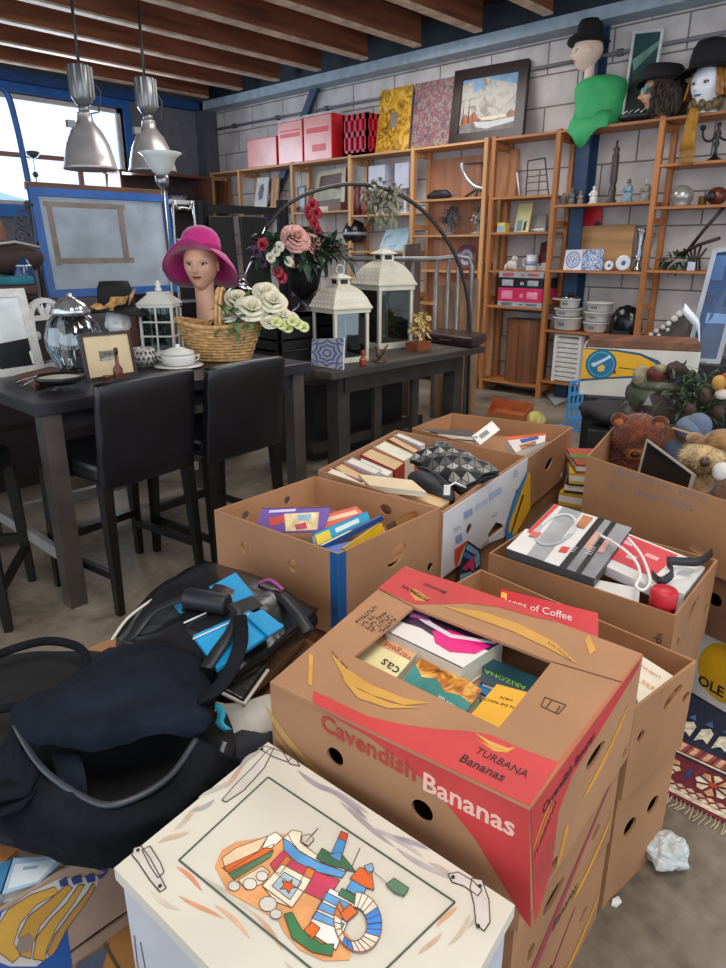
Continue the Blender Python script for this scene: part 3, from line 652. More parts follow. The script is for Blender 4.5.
# black pouch bag
def blob(m,c,r,R=None,amp=.06,fq=14,seed=0,n=22,mm=14,flat=.0):
    def fn(q):
        d=q.normalized() if q.length>1e-6 else q
        k=1+amp*noise.noise(d*fq*.2+V((seed,seed*.7,0)))+amp*.5*noise.noise(d*fq*.6+V((seed,0,seed)))
        return V((q.x*k,q.y*k,max(q.z*k,-r[2]*(1-flat))))
    return m.ell(c,r,n,mm,R,fn)
c=aZ(431,482,.645); m=MB(mat('23252b',.55,var=.2,bump=.1)); R=Euler((0,0,math.radians(10))).to_matrix()
a_=aZ(408,468,.65);b_=aZ(455,500,.65); ang=math.atan2((b_-a_).y,(b_-a_).x); R=Euler((0,0,ang)).to_matrix()
L=(b_-a_).length
t=thing('pouch_bag','black zipped pouch bag lying on the books in the printed box','bag',(c.x,c.y,.58))
blob(m,c-V((0,0,.02)),(L*.42,.055,.045),R,.12,12,3); m.build('bag_body',t)
m=MB(mat('3b3d44',.4)); m.tube([c+R@V((x*L*.35,.01,.0+.033*math.sqrt(max(0,1-x*x*.8)))) for x in [k/6-1 for k in range(13)]],.004,6); m.build('zip',t)
m=MB(mat('dcdcd8',.5)); p=aZ(447,490,.68); m.bx(p,(.012,.02,.03),.6); m.tube([p+V((0,0,.01)),p+V((.03,-.01,.02)),p+V((.06,-.03,0))],.003,6); m.build('paper_tag',t)
c=aZ(452,466,.665); t=thing('patterned_bag','grey geometric triangle patterned bag beside the black pouch','bag',(c.x,c.y,.58))
a_=aZ(425,452,.65);b_=aZ(487,486,.65); ang=math.atan2((b_-a_).y,(b_-a_).x); L=(b_-a_).length
m=MB(); R=Euler((.35,0,ang)).to_matrix(); TL=[mat(h,.35,var=.05) for h in ('8d8c86','6f6f6c','a3a198','5c5d5c')]
def gp(i,j): 
    u=-1+2*i/8; v=-1+2*j/5; return c+R@V((u*L*.44,v*.075,.04*(1-u*u*.7)*(1-v*v*.75)+.006*((i*7+j*5)%3)))
lineM=mat('26272a',.6,var=0)
for i in range(8):
    for j in range(5):
        for k,tr in enumerate(((gp(i,j),gp(i+1,j),gp(i,j+1)),(gp(i+1,j),gp(i+1,j+1),gp(i,j+1)))):
            cen=sum(tr,V())/3; m.use(TL[(i*3+j*5+k*2)%4]); m.flat([cen+(p-cen)*.86+V((0,0,.002)) for p in tr]); 
m.use(lineM); m.sheet([[gp(i,j)-V((0,0,.002)) for j in range(6)] for i in range(9)],.004,False)
m.use(lineM); m.sheet([[gp(i,j)-V((0,0,.012+.045*(1 if 0<i<8 and 0<j<5 else 0))) for j in range(6)] for i in range(9)],.004)
m.build('bag_body',t)
# ---- box behind it
zB=.615; qB=qpx(zB,(412,428),(527,459),(573,427),(452,413)); bB=Bx(qB,.385,zB)
rB=cbox('banana_box','open brown box behind the printed box with magazines and a thick paperback',bB)
m=MB(CARD); bB.body(m,{1:[(*bB.uv(1,549,464),.05,.022,.25),(*bB.uv(1,561,475),.016,.012)],3:[(.2,.15,.016,.016)]},base=.53); m.use(WHITE)
p=bB.uv(1,561,475); m.bx(bB.at(1,p[0],p[1],-.002),(.03,.002,.02)); m.build('box_body',rB)
G='reading matter in the box behind'; INS=bB; ZOFF=-.03
book('thick paperback with an oval blue title in the back box',bq(.655,(505,437),(546,433),(547,442),(513,453)),.06,mat('e6e0d8',.5,var=.05),2,G,decals=[(mat('e0602c',.5),[(0,0),(1,0),(1,.25),(0,.25)]),(mat('3c5a9c',.5),[(.3,.3),(.8,.25),(.8,.55),(.3,.6)]),(mat('b0764c',.5,var=.4,sc_=40),[(.2,.7),(.7,.65),(.7,1),(.2,1)])])
book('black magazine lying flat at the left of the back box',bq(.648,(418,430),(470,430),(478,437),(425,436)),.02,mat('4a4745',.5,var=.4,sc_=30),3,G)
book('white leaflet standing in the middle of the back box',tilt([(472,436,.65),(492,421,.69),(499,441,.65),(480,445,.62)]),.006,mat('e6e4dd',.5,var=.04),3,G,cat='leaflet',name='leaflet',decals=[(mat('8d8a86',.6),[(.2,.3),(.6,.3),(.6,.7),(.2,.7)])])
book('cream magazine under the black one in the back box',bq(.624,(420,434),(478,436),(474,443),(428,441)),.012,mat('cfc4ae',.5,var=.1),3,G)
INS=None; ZOFF=0
# supports: closed boxes standing below those open boxes
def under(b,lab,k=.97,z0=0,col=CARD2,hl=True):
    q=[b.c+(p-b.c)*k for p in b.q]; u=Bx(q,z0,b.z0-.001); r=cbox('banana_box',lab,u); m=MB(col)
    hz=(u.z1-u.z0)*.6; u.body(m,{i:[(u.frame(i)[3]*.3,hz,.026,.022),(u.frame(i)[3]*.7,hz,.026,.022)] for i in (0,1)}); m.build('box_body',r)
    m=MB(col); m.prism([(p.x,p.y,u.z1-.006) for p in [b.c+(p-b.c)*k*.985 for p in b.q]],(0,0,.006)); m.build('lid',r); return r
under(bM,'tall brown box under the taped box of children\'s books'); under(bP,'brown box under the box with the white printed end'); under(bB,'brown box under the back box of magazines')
# ---- kitchen box
zK=.565; qK=para(zK,(489,553),(676,616),(718,560)); bK=Bx(qK,.325,zK)
rK=cbox('banana_box','open brown box holding a boxed kitchen appliance and white cables',bK)
m=MB(CARD2); bK.body(m,{1:[(*bK.uv(1,694,608),.05,.02,.3),(*bK.uv(1,706,608),.02,.012),(*bK.uv(1,678,642),.012,.012)]},base=.47)
m.use(DKT); p=bK.uv(0,663,634); m.text('dn',bK.at(0,p[0],p[1]-.03,.001),(0,0,1),-bK.frame(0)[1],.03); m.build('box_body',rK)
under(bK,'brown box under the kitchen appliance box',.97,.0085)
# appliance carton
ZOFF=-.035; INS=bK
def carton(name,label,q,th,side,decals,cat='carton',group=None,texts=()):
    q=[clampin(V(p)) for p in q]
    if abs((q[2]-q[0]).dot((q[1]-q[0]).cross(q[3]-q[0]).normalized()))>.002: q[2]=q[1]+q[3]-q[0]
    n=(q[1]-q[0]).cross(q[3]-q[0]).normalized(); n=n if n.z>0 else -n
    m=MB(side); m.prism([p-n*th for p in q],n*th)
    for k,(mt,pts) in enumerate(decals): m.use(mt); m.flat([bil(q,u,v)+n*(.0005+.0003*k) for u,v in pts])
    for st,u,v,size,mt,rot in texts:
        m.use(mt); x=q[1]-q[0]; y=q[0]-q[3]
        if rot==90: x,y=y,-x
        if rot==-90: x,y=-y,x
        m.text(st,bil(q,u,v)+n*(.0009+.0003*len(decals)),x,y,size,bold=.01)
    c=sum(q,V())/4; return tag(m.build(name,loc=(c.x,c.y,min(p.z for p in q)-th),world='base',bevel=.0015),label,cat,group)
ap=tilt([(550,503,.645),(632,528,.64),(590,582,.62),(505,549,.625)])
SILV=mat('a9aaac',.35,var=.15); WHT=mat('e4dedb',.4,var=.05); GR=mat('8c8d90',.4,var=.2); BLK=mat('1c1a1a',.4,var=.05); RD=mat('d9402e',.45,var=.05)
def arc(cu,cv,ru,rv,a0,a1,w,n=12):
    o=[(cu+ru*math.cos(a0+(a1-a0)*k/n),cv+rv*math.sin(a0+(a1-a0)*k/n)) for k in range(n+1)]
    i=[(cu+(ru-w)*math.cos(a0+(a1-a0)*k/n),cv+(rv-w)*math.sin(a0+(a1-a0)*k/n)) for k in range(n,-1,-1)]
    return o+i
carton('appliance_carton','grey and white kitchen appliance carton lying on top of its box',ap,.03,mat('4a4a4c',.4,var=.1),[(WHT,[(0,0),(.62,0),(.62,1),(0,1)]),(GR,[(.62,0),(1,0),(1,1),(.62,1)]),(SILV,[(.15,0),(.4,0),(.45,1),(.25,1)]),(BLK,[(.6,0),(.68,0),(.70,1),(.62,1)]),(BLK,[(.76,0),(.82,0),(.86,1),(.80,1)]),(BLK,[(-.0,0),(.04,0),(.04,.6),(0,.6)]),(RD,[(.05,0),(.1,0),(.09,.65),(.045,.65)]),(mat('cf9d90',.4),[(.69,.28),(.755,.26),(.77,.62),(.70,.62)]),(mat('cf9d90',.4),[(.84,.32),(.9,.3),(.91,.6),(.85,.6)]),(RD,[(.5,.7),(.58,.68),(.585,.78),(.505,.8)]),(mat('b9bcc0',.25,var=.1),arc(.3,.45,.2,.34,0,PI,.045)),(mat('d5d7da',.25,var=.1),arc(.3,.45,.2,.34,PI,2*PI,.045)),(mat('c07a50',.5,var=.4),[(.44,.05),(.56,.05),(.56,.3),(.46,.3)]),(mat('cf6d5c',.5),[(.1,.62),(.2,.6),(.2,.7),(.1,.72)])],texts=[('I I I',.655,.75,.028,WHITE,90),('I I I I',.825,.7,.028,WHITE,90)])
t=carton('kitchen_scale_carton','flat white carton with a red printed top beside the appliance carton',tilt([(625,532,.63),(690,558,.63),(655,588,.61),(597,562,.61)]),.03,WHT,[(mat('d63a44',.45,var=.08),[(.05,.05),(.85,.05),(.85,.8),(.05,.8)]),(mat('e6a8a8',.5),[(.1,.2),(.25,.2),(.25,.3),(.1,.3)]),(mat('e6a8a8',.5),[(.5,.3),(.7,.3),(.7,.4),(.5,.4)]),(mat('e6c8c8',.5),[(.3,.5),(.45,.5),(.45,.62),(.3,.62)])])
carton('white_appliance','long white plastic appliance beneath the cartons in the kitchen box',bq(.592,(585,577),(640,588),(634,608),(575,590)),.045,mat('d9d7d2',.35,var=.04),[],cat='appliance')
carton('white_appliance','white plastic appliance by the right wall of the kitchen box',bq(.606,(676,558),(706,567),(686,594),(652,584)),.07,mat('d9d7d2',.35,var=.04),[(mat('b9b8b4',.4),[(.2,.2),(.8,.2),(.8,.5),(.2,.5)])],cat='appliance')
c=clampin(aZ(661,604,.585),.045); t=thing('red_canister','red round plastic cap at the near corner of the kitchen box','canister',(c.x,c.y,.535))
m=MB(mat('c41f2e',.45,var=.08)); m.lathe([(.031,-.05),(.033,-.01),(.033,.012),(.029,.018),(.0,.019)],c,22); m.build('cap',t)
m=MB(mat('e8e6e0',.45,var=.05)); P=[aZ(x,y,z+ZOFF) for x,y,z in ((600,535,.652),(622,548,.655),(636,562,.645),(640,576,.635),(636,586,.63),(644,590,.628),(650,580,.632),(642,556,.645),(628,538,.656))]
def smooth(P,k=6):
    o=[]
    for i in range(len(P)-1):
        p0=P[max(i-1,0)];p1=P[i];p2=P[i+1];p3=P[min(i+2,len(P)-1)]
        for j in range(k):
            t=j/k; o.append(.5*((2*p1)+(p2-p0)*t+(2*p0-5*p1+4*p2-p3)*t*t+(3*p1-p0-3*p2+p3)*t**3))
    return o+[P[-1]]
m.tube(smooth(P),.0042,6); tag(m.build('power_cord',loc=(P[4].x,P[4].y,.60),world='base'),'white electric cord looped over the cartons in the kitchen box','cord')
m=MB(mat('26262a',.5,var=.2)); P=[aZ(x,y,z+ZOFF+.004) for x,y,z in ((653,575,.625),(662,582,.63),(674,573,.64),(668,562,.645),(682,562,.645),(700,562,.635),(713,553,.62))]; P=smooth(P,4)
m.sheet([[p+V((0,0,-.011)),p+V((.004,.006,.011))] for p in P],.003); tag(m.build('black_strap',loc=(P[0].x,P[0].y,.60),world='base'),'black webbing strap lying over the white appliance','strap')
ZOFF=0; INS=None
# ---- low open box with cookery books, right behind the lidded box
z2=.54; a_=aZ(697,661,z2); y0=a_.y; q2=[V((1.215,.975,0)),V((1.205,y0+.03,0)),V((a_.x,y0,0)),V((a_.x+.06,.975,0))]
b2=Bx(q2,.31,z2); r2=cbox('banana_box','low open box between the lidded box and the kitchen box',b2)
m=MB(CARD2); b2.body(m,{1:[(*b2.uv(1,673,697),.04,.018,.3),(*b2.uv(1,686,697),.016,.012),(*b2.uv(1,641,736),.014,.014)]},base=.44); m.build('box_body',r2); under(b2,'brown box under the low open box near the rug',.97)
G='cookery books in the low box'; INS=b2; ZOFF=.04
book('large red cookery book standing above the low box rim',tilt([(500,589,.58),(598,613,.58),(597,640,.54),(497,616,.54)]),.03,mat('cf1f2c',.4,var=.05),3,G,decals=[(mat('e8b43a',.5),[(.02,.1),(.08,.1),(.08,.3),(.02,.3)])],texts=[('Icons of Coffee',.06,.5,.026,WHITE,False)])
book('cream paperback with large orange lettering in the low box',bq(.485,(642,656),(684,681),(655,712),(634,690)),.02,mat('e6dcc6',.5,var=.05),3,G,texts=[('ONBIJT',.05,.32,.017,mat('b98a6a',.6,var=0),False),('LEEF',.04,.72,.024,mat('d98a4c',.6,var=0),False)])
book('white magazine with orange stripes in the low box',bq(.47,(640,684),(672,702),(650,736),(632,722)),.018,WHITE,3,G,decals=[(mat('e0a03c',.5),[(0,.4),(1,.2),(1,.35),(0,.6)]),(mat('8a5a34',.5),[(0,.15),(.9,.05),(.9,.15),(0,.28)])])
book('white paperback pushed below the striped magazine',bq(.45,(634,705),(660,722),(646,742),(628,730)),.018,mat('dcdad2',.5),3,G)
INS=None; ZOFF=0
# ---- bear box and what stands below
zT=.7; N=aZ(587,456,zT); Rr=aZ(726,501,zT); Lb=aZ(623,416,zT); dR=(Rr-N); qT=[Lb,N,N+dR*1.5,Lb+dR*1.5]
bT=Bx(qT,.46,zT); rT=cbox('banana_box','big open brown box at the right holding teddy bears',bT)
m=MB(CARD2); bT.body(m,{1-1+1:[(*bT.uv(1,702,551),.045,.014)]},base=.5)
m.use(mat('7d7f8c',.7,var=.1))
for k,(x,y,x2,y2,n,h) in enumerate(((612,473,726,509,26,.02),(608,487,726,521,24,.02))): p=bT.px(1,x,y,.001); scrib(m,p,bT.px(1,x2,y2,.001)-p,(0,0,1),n,h,k)
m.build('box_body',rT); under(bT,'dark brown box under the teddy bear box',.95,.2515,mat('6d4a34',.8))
qW=[bT.c+(p-bT.c)*.97+V((.03,0,0)) for p in bT.q]; bW=Bx(qW,.012,.25); rW=cbox('fruit_carton','white and yellow fruit carton standing on the rug below the bear box',bW); m=MB(mat('d6d3ca',.6,var=.05)); bW.body(m,{1:[(.12,.1,.03,.03)]}); m.prism([(p.x,p.y,.244) for p in qW],(0,0,.006))
W_=bW.frame(1)[3]; m.use(mat('d8a41c',.5,var=.08)); ue=bW.uv(1,724,668)[0]; m.flat([bW.at(1,ue+.085*math.cos(k*PI/10),.125+.1*math.sin(k*PI/10)) for k in range(20)]); m.flat([bW.at(1,ue+u,v) for u,v in ((-.2,.17),(-.14,.2),(-.14,.235),(-.2,.235))]); m.use(DKT); m.text('OLE',bW.at(1,ue-.075,.045,.0015),-bW.frame(1)[1]*-1,(0,0,1),.05,bold=.03); m.build('box_body',rW)
# ================================================================ shared shapes: heads, flowers, leaves
def head(m,c,yaw,s=1.,skin=None,lip=None,eye=None,iris=None,pitch=0,brow=None,neck=0,neckr=.05):
    R=Euler((0,pitch,yaw)).to_matrix(); c=V(c)
    rx,ry,rz=.098,.077,.118
    def g(a,w): return math.exp(-(a/w)**2)
    def fn(q):
        x,y,z=q; t=z/rz; fr=max(0,x/rx)
        if t<0: k=-t; y*=1-.20*k-.20*k*k; x*=(1-.10*k) if x>0 else (1-.40*k)
        else: y*=1+.05*math.sin(t*PI)
        if x>0:
            f2=fr**.5
            x+=f2*(.028*g(y,.011)*g(t+.20,.12)+.011*g(y,.009)*g(t-.02,.2)-.017*g(abs(y)-.031,.018)*g(t-.05,.11)+.004*g(abs(y)-.03,.03)*g(t-.2,.08)+.0075*g(y,.021)*g(t+.44,.07)-.003*g(y,.02)*g(t+.445,.015)+.014*g(y,.03)*g(t+.83,.16)+.004*g(abs(y)-.045,.02)*g(t+.2,.15))
        return V((x,y,z))*s
    m.use(skin); b0=len(m.f); m.ell(c,(rx,ry,rz),64,60,R,fn)
    if lip:
        m.use(lip); li=m.cur
        for i in range(b0,len(m.f)):
            p=R.inverted()@(sum((V(m.v[k]) for k in m.f[i]),V())/len(m.f[i])-c)/s
            if p.x>.05 and abs(p.y)<.025 and abs(p.z/rz+.445)<.046*(1-(abs(p.y)/.026)**2)+.008: m.mi[i]=li
    if eye:
        for sd in (-1,1):
            e=c+R@(V((.0715,sd*.031,.007))*s)
            m.use(mat('6a4a44',.5,var=0)); m.ell(e-R@(V((.0025,0,-.004))*s),(.010*s,.021*s,.0135*s),14,8,R); m.use(eye); m.ell(e+R@(V((.0008,0,-.001))*s),(.010*s,.0155*s,.0066*s),12,8,R)
            m.use(iris or BLACK); m.ell(e+R@(V((.0055,0,0))*s),(.0065*s,.0092*s,.0078*s),12,8,R)
            m.use(brow or iris or BLACK); 
            for (dz,w) in ((.024,.0024),(.0085,.0028)):
                m.tube([e+R@(V((.006-.012*abs(k)**2*.8,sd*k*.019,dz-.005*k*k))*s) for k in (-1,-.5,0,.5,1)],w*s,5)
    for sd in (-1,1):
        m.use(skin); m.ell(c+R@(V((-.008,sd*.077,-.005))*s),(.016*s,.008*s,.026*s),10,8,R)
    if neck:
        m.use(skin); m.lathe([(neckr*1.0,0),(neckr*.92,.12*neck),(neckr*.86,.4*neck),(neckr*.95,.7*neck),(neckr*1.35,.9*neck),(neckr*1.9,neck)][::-1] and [(neckr*1.7,-neck),(neckr*1.15,-neck*.85),(neckr*.95,-neck*.6),(neckr*.9,-neck*.3),(neckr*.95,0)],c-V((0,0,.07*s))-R@V((.022*s,0,0)),24)
    return R
def leaf(m,p,d,L,w,droop=.3,upv=V((0,0,1))):
    d=V(d).normalized(); sd=d.cross(upv); sd=sd.normalized() if sd.length>1e-3 else V((1,0,0)); n=sd.cross(d)
    a=V(p); b=a+d*L*.5+n*L*.06; c=a+d*L-upv*L*droop
    m.add([a,b+sd*w/2+n*w*.15,b,b-sd*w/2+n*w*.15,c],[(0,1,2),(0,2,3),(1,4,2),(2,4,3)],True)
def rose(m,c,r,ax=V((0,0,1)),seed=0,layers=4):
    rg=random.Random(seed); c=V(c); ax=V(ax).normalized(); u=ax.orthogonal().normalized(); w=ax.cross(u)
    for L in range(layers):
        k=3+L; op=.16+.74*(L/max(1,layers-1))**.9; h=r*(1.05-.14*L)
        for j in range(k):
            a0=2*PI*(j+.37*L)/k+rg.random()*.3; g=[]
            for i in range(4):
                t=i/3; row=[]
                for jj in range(4):
                    aa=a0+(jj/3-.5)*(2*PI/k)*1.25*(.5+.6*math.sin(t*PI*.7+.2)); rr=r*(.10+op*(t*.62+.38*t**3)*(1 if L else .5)); zz=h*(1.05*t**.75-(.55*t**4*L/layers))-.4*r+.05*r*math.sin(aa*5+L)
                    row.append(c+(u*math.cos(aa)+w*math.sin(aa))*rr+ax*zz)
                g.append(row)
            m.sheet(g,.0012)
def foliage(m,c,r,n,L,w,seed=0,up=.2):
    rg=random.Random(seed); c=V(c)
    for k in range(n):
        d=V((rg.gauss(0,1),rg.gauss(0,1),rg.gauss(0,1)+up)); d.normalize(); rr=rg.uniform(.35,1)
        p=c+V((d.x*r[0],d.y*r[1],d.z*r[2]))*rr; leaf(m,p,d+V((rg.uniform(-.5,.5),rg.uniform(-.5,.5),rg.uniform(-.3,.3))),L*rg.uniform(.7,1.3),w*rg.uniform(.7,1.3),rg.uniform(.1,.5))
SKIN=mat('d9a98c',.45,var=.04); GREEN=mat('3d5a34',.6,var=.25,sc_=20); DGREEN=mat('26402c',.6,var=.3,sc_=20)
# ================================================================ bar table and stools
TZ=.86; TBK=mat('25242a',.35,var=.2,bump=.05)
t=thing('bar_table','long black bar table crowded with hats, lanterns and frames','table',(1.85,3.05,0))
MB(TBK).box((.985,2.585,TZ-.05),(2.36,3.62,TZ)).build('tabletop',t,bevel=.004)
LG=mat('463f3a',.5,var=.2)
for x,y in ((1.045,2.63),(1.045,3.52),(2.29,2.64),(2.29,3.52)): MB(LG).box((x-.036,y-.036,0),(x+.036,y+.036,TZ-.05)).build('leg',t)
ST=mat('8f8c88',.45,var=.12)
MB(ST).box((1.012,2.67,.2),(1.038,3.48,.25)).build('stretcher',t); MB(ST).box((1.13,3.5,.12),(2.25,3.54,.17)).build('stretcher',t); MB(TBK).box((1.05,2.62,TZ-.12),(2.33,2.65,TZ-.05)).build('apron',t)
LEATH=mat('0f1116',.34,var=.25,bump=.12,bsc=12,spec=.6); LEGB=mat('15120f',.4,var=.2)
def stool(label,x,y,rz):
    t=thing('bar_stool',label,'stool',(0,0,0),0,'black leather bar stools')
    m=MB(LEATH); W=.222
    g=[]
    for i in range(9):
        v=i/8; z=.53+.41*v; row=[]
        for j in range(9):
            u=-1+j/4; row.append((u*W,-.015-.05*v+.012*u*u+.004*math.sin(u*9+v*14)*(.3+v*(1-v)*3),z+(.008*(1-u*u) if i==8 else 0)))
        g.append(row)
    m.sheet(g,.05); m.build('backrest',t,bevel=.012)
    m=MB(LEATH); m.hexa([(-W,0,.55),(W,0,.55),(W*.98,.42,.55),(-W*.98,.42,.55),(-W,0,.625),(W,0,.625),(W*.96,.41,.64),(-W*.96,.41,.64)]); m.build('seat',t,bevel=.02)
    for sx_ in (-1,1):
        for sy,y0,y1 in ((0,.0,-.02),(1,.40,.42)):
            m=MB(LEGB); a=V((sx_*W*.9,y0,.55)); b=V((sx_*W*.96,y1,0)); m.hexa([b+V(p) for p in ((-.014,-.014,0),(.014,-.014,0),(.014,.014,0),(-.014,.014,0))]+[a+V(p) for p in ((-.022,-.022,0),(.022,-.022,0),(.022,.022,0),(-.022,.022,0))]); m.build('leg',t)
    MB(LEGB).box((-W*.92,.395,.2),(W*.92,.425,.235)).build('footrest',t)
    for sx_ in (-1,1): MB(LEGB).box((sx_*W*.93-.012,.0,.15),(sx_*W*.93+.012,.40,.18)).build('stretcher',t)
    t.location=(x,y,0); t.rotation_euler=(0,0,rz); return t
stool('black leather bar stool nearest the camera, its back to the framed picture',1.335,2.455,.13)
stool('black leather bar stool in front of the wicker basket',1.815,2.46,.10)
stool('black bar stool cut off by the left edge of the photo',.60,2.74,-.58)
# ================================================================ things on the bar table
def onT(x,y,z=TZ): return aZ(x,y,z)
WW=mat('d8d6d2',.5,var=.08,sc_=30)
def quadframe(name,label,cat,q,bar,th,mframe,mpic,decals=(),group=None,mat_w=0,mmat=None):
    # q: TL,TR,BR,BL corners of a leaning picture
    q=[V(p) for p in q]; n=(q[1]-q[0]).cross(q[3]-q[0]).normalized()
    if n.dot(EYE-q[0])<0: n=-n
    base=(q[2]+q[3])/2-n*th/2; t=thing(name,label,cat,(base.x,base.y,min(p.z for p in q)),0,group)
    W=(q[1]-q[0]).length; Hh=(q[3]-q[0]).length; bu=bar/W; bv=bar/Hh
    inn=[bil(q,u,v) for u,v in ((bu,bv),(1-bu,bv),(1-bu,1-bv),(bu,1-bv))]
    m=MB(mframe)
    for i in range(4):
        a,b,c,d=q[i],q[(i+1)%4],inn[(i+1)%4],inn[i]; m.prism([a,b,c,d],-n*th)
    m.build('frame',t)
    m=MB(mmat or mpic); m.prism([p-n*th*.45 for p in inn],-n*th*.3)
    if mat_w:
        mu=(bar+mat_w)/W; mv=(bar+mat_w)/Hh; m.use(mpic); m.flat([bil(q,u,v)-n*(th*.45-.0006) for u,v in ((mu,mv),(1-mu,mv),(1-mu,1-mv),(mu,1-mv))])
    for k,(mt,pts) in enumerate(decals): m.use(mt); m.flat([bil(q,u,v)-n*(th*.45-.0012-.0004*k) for u,v in pts])
    m.build('picture',t); return t
def standq(px,z,lean=.05):  # leaning upright quad from bottom-edge pixels and top pixels: bottom at height z, top pixels on the same vertical-ish plane leaning back
    TLp,TRp,BRp,BLp=px; bl=aZ(*BLp,z); br=aZ(*BRp,z); d=(br-bl).normalized(); back=V((-d.y,d.x,0))
    if back.dot(FW)<0: back=-back
    n=(back*-1+V((0,0,lean))).normalized()
    return [aP(*TLp,bl,n),aP(*TRp,bl,n),br,bl]
quadframe('framed_print','white painted frame with a black and pale panel at the left edge','picture frame',standq([(-22,290),(24,288),(46,371),(-8,379)],TZ,.12),.035,.02,WW,mat('dfe3e4',.5),[(BLACK,[(.1,.62),(.88,.58),(.9,.96),(.1,.96)]),(WHITE,[(.78,.75),(.84,.72),(.85,.88),(.8,.9)])])
# arched white window frame
a=onT(36,371);b=onT(66,366); d=(b-a).normalized(); W_=(b-a).length*1.08; t=thing('arched_window','small white wooden frame with a fan-shaped arched top','window frame',((a.x+b.x)/2,(a.y+b.y)/2,TZ))
n_=V((d.y,-d.x,0)); m=MB(WW); hh=(aP(50,297,a,n_).z-TZ); R_=W_/2; zc=hh-R_
P=lambda u,z:a+d*u+V((0,0,z))
for u in (.012,W_-.012): m.bar(P(u,0),P(u,zc),.026,.022,n_)
m.bar(P(0,.012),P(W_,.012),.022,.024,n_); m.bar(P(0,zc),P(W_,zc),.022,.02,n_)
pts=[P(R_+(R_-.012)*math.cos(PI*k/16),zc+(R_-.012)*math.sin(PI*k/16)) for k in range(17)]
for k in range(16): m.bar(pts[k],pts[k+1],.022,.026,n_)
for an in (60,120): m.bar(P(R_,zc),P(R_+(R_-.02)*math.cos(math.radians(an)),zc+(R_-.02)*math.sin(math.radians(an))),.016,.014,n_)
m.build('frame',t); m=MB(mat('b9b2aa',.5)); m.ell(P(.03,.16)+n_*.012,(.014,.014,.02)); m.build('shell_ornament',t)
# big glass jar
c=onT(79,374); s_=mpp(c); t=thing('glass_jar','large ribbed clear glass jar with a silver domed lid','jar',c)
GL1=glass('e6edf0',.04,.16); m=MB(GL1)
rib=lambda q,a:V((q.x*(1+.035*math.cos(a*10)),q.y*(1+.035*math.cos(a*10)),q.z))
m.lathe([(.02,0),(13*s_,0),(19*s_,8*s_),(26*s_,24*s_),(27*s_,36*s_),(22*s_,52*s_),(16*s_,58*s_),(15*s_,60*s_)],c,40,fn=rib); m.build('jar_body',t)
m=MB(mat('c9ccd0',.15,metal=.8,var=.3,sc_=30)); m.lathe([(17*s_,58*s_),(18*s_,61*s_),(14*s_,68*s_),(7*s_,73*s_),(3*s_,75*s_),(3.5*s_,77*s_),(0,79*s_)],c,30,fn=rib); m.build('lid',t)
m=MB(mat('8f9398',.3,metal=.6,var=.3,sc_=30))
for k in range(5): 
    an=k*2*PI/5; m.tube([c+V((r*s_*math.cos(an),r*s_*math.sin(an),z*s_)) for r,z in ((13.5,1),(19.5,8),(26.5,24),(27.5,36),(22.5,52),(17,58))],.003,6)
m.build('wire',t)
# hat on white head
c=onT(122,356); s_=mpp(c); c.z=TZ
hc=aP(119,326,c,HEAD); t=thing('display_mannequin','white display head wearing only lipstick beneath the black felt hat','mannequin head',(c.x,c.y,TZ))
m=MB(); head(m,(c.x,c.y,hc.z+.012),math.atan2(-c.y,-c.x)+.2,.8,mat('dcdcda',.4,var=.03),mat('8a2a2a',.4,var=0),neck=max(.05,hc.z-.06-TZ),neckr=.05); m.build('head',t)
def hat(name,label,c,r_brim,r_crown,h,col,dish=.0,tilt_=0,yaw=0,band=None,wav=.0,flat=.0,brimdrop=0,sheen=0,R=None):
    mt=mat(col,.8,var=.15,sheen=sheen); R=R or Euler((tilt_,0,yaw)).to_matrix(); t=thing(name,label,'hat',c)
    def fn(q,a): 
        rr=math.hypot(q.x,q.y); e=max(0,(rr-r_crown)/(r_brim-r_crown)); return V((q.x,q.y,q.z+e*e*(wav*math.cos(2*a)+.3*wav*math.cos(3*a+1))-brimdrop*e*e))
    m=MB(mt); cr=r_crown
    pr=[(cr*.98,.002),(r_brim*.72,-.002),(r_brim,.0),(r_brim*1.005,.005),(r_brim*.72,.004),(cr*1.04,.012)]
    m.lathe(pr,c,44,fn=fn,R=R); m.build('brim',t)
    m=MB(mt); m.lathe([(cr*1.03,.0),(cr*1.02,h*.35),(cr*.95,h*.75),(cr*.8,h*(.93+.05*(1-flat))),(cr*.5,h*(1.0-dish*.3+.06*(1-flat))),(cr*.2,h*(1.0-dish+.08*(1-flat))),(0,h*(1.0-dish+.08*(1-flat)))],c,40,R=R); m.build('crown',t)
    if band: m=MB(mat(band,.6)); m.lathe([(cr*1.045,.006),(cr*1.045,h*.25)],c,40,R=R); m.build('hat_band',t)
    return t,R
hc2=aP(118,318,c,HEAD); s_=mpp(hc2)
t,R=hat('felt_hat','black felt hat with straw-coloured ribbon bow on the white display head',V((c.x,c.y,hc2.z+9*s_)),29*s_,17*s_,27*s_,'100d0e',.25,.0,0.4,None,.015,.1,.018)
m=MB(mat('b8894f',.7,var=.3,sc_=40)); p=aP(114,306,V((c.x,c.y,hc2.z)) -FW*17*s_,HEAD); 
rg=random.Random(4)
for k in range(9): leaf(m,p+RT*(k-4)*2.3*s_+V((0,0,rg.uniform(-2,2)*s_)),RT*rg.uniform(-1,1)+V((0,0,rg.uniform(-.4,.6)))-FW*.2,14*s_,7*s_,.1,-FW)
leaf(m,p+RT*14*s_,RT*.5+V((0,0,1)),20*s_,4*s_,0,-FW); m.build('ribbon_bow',t)
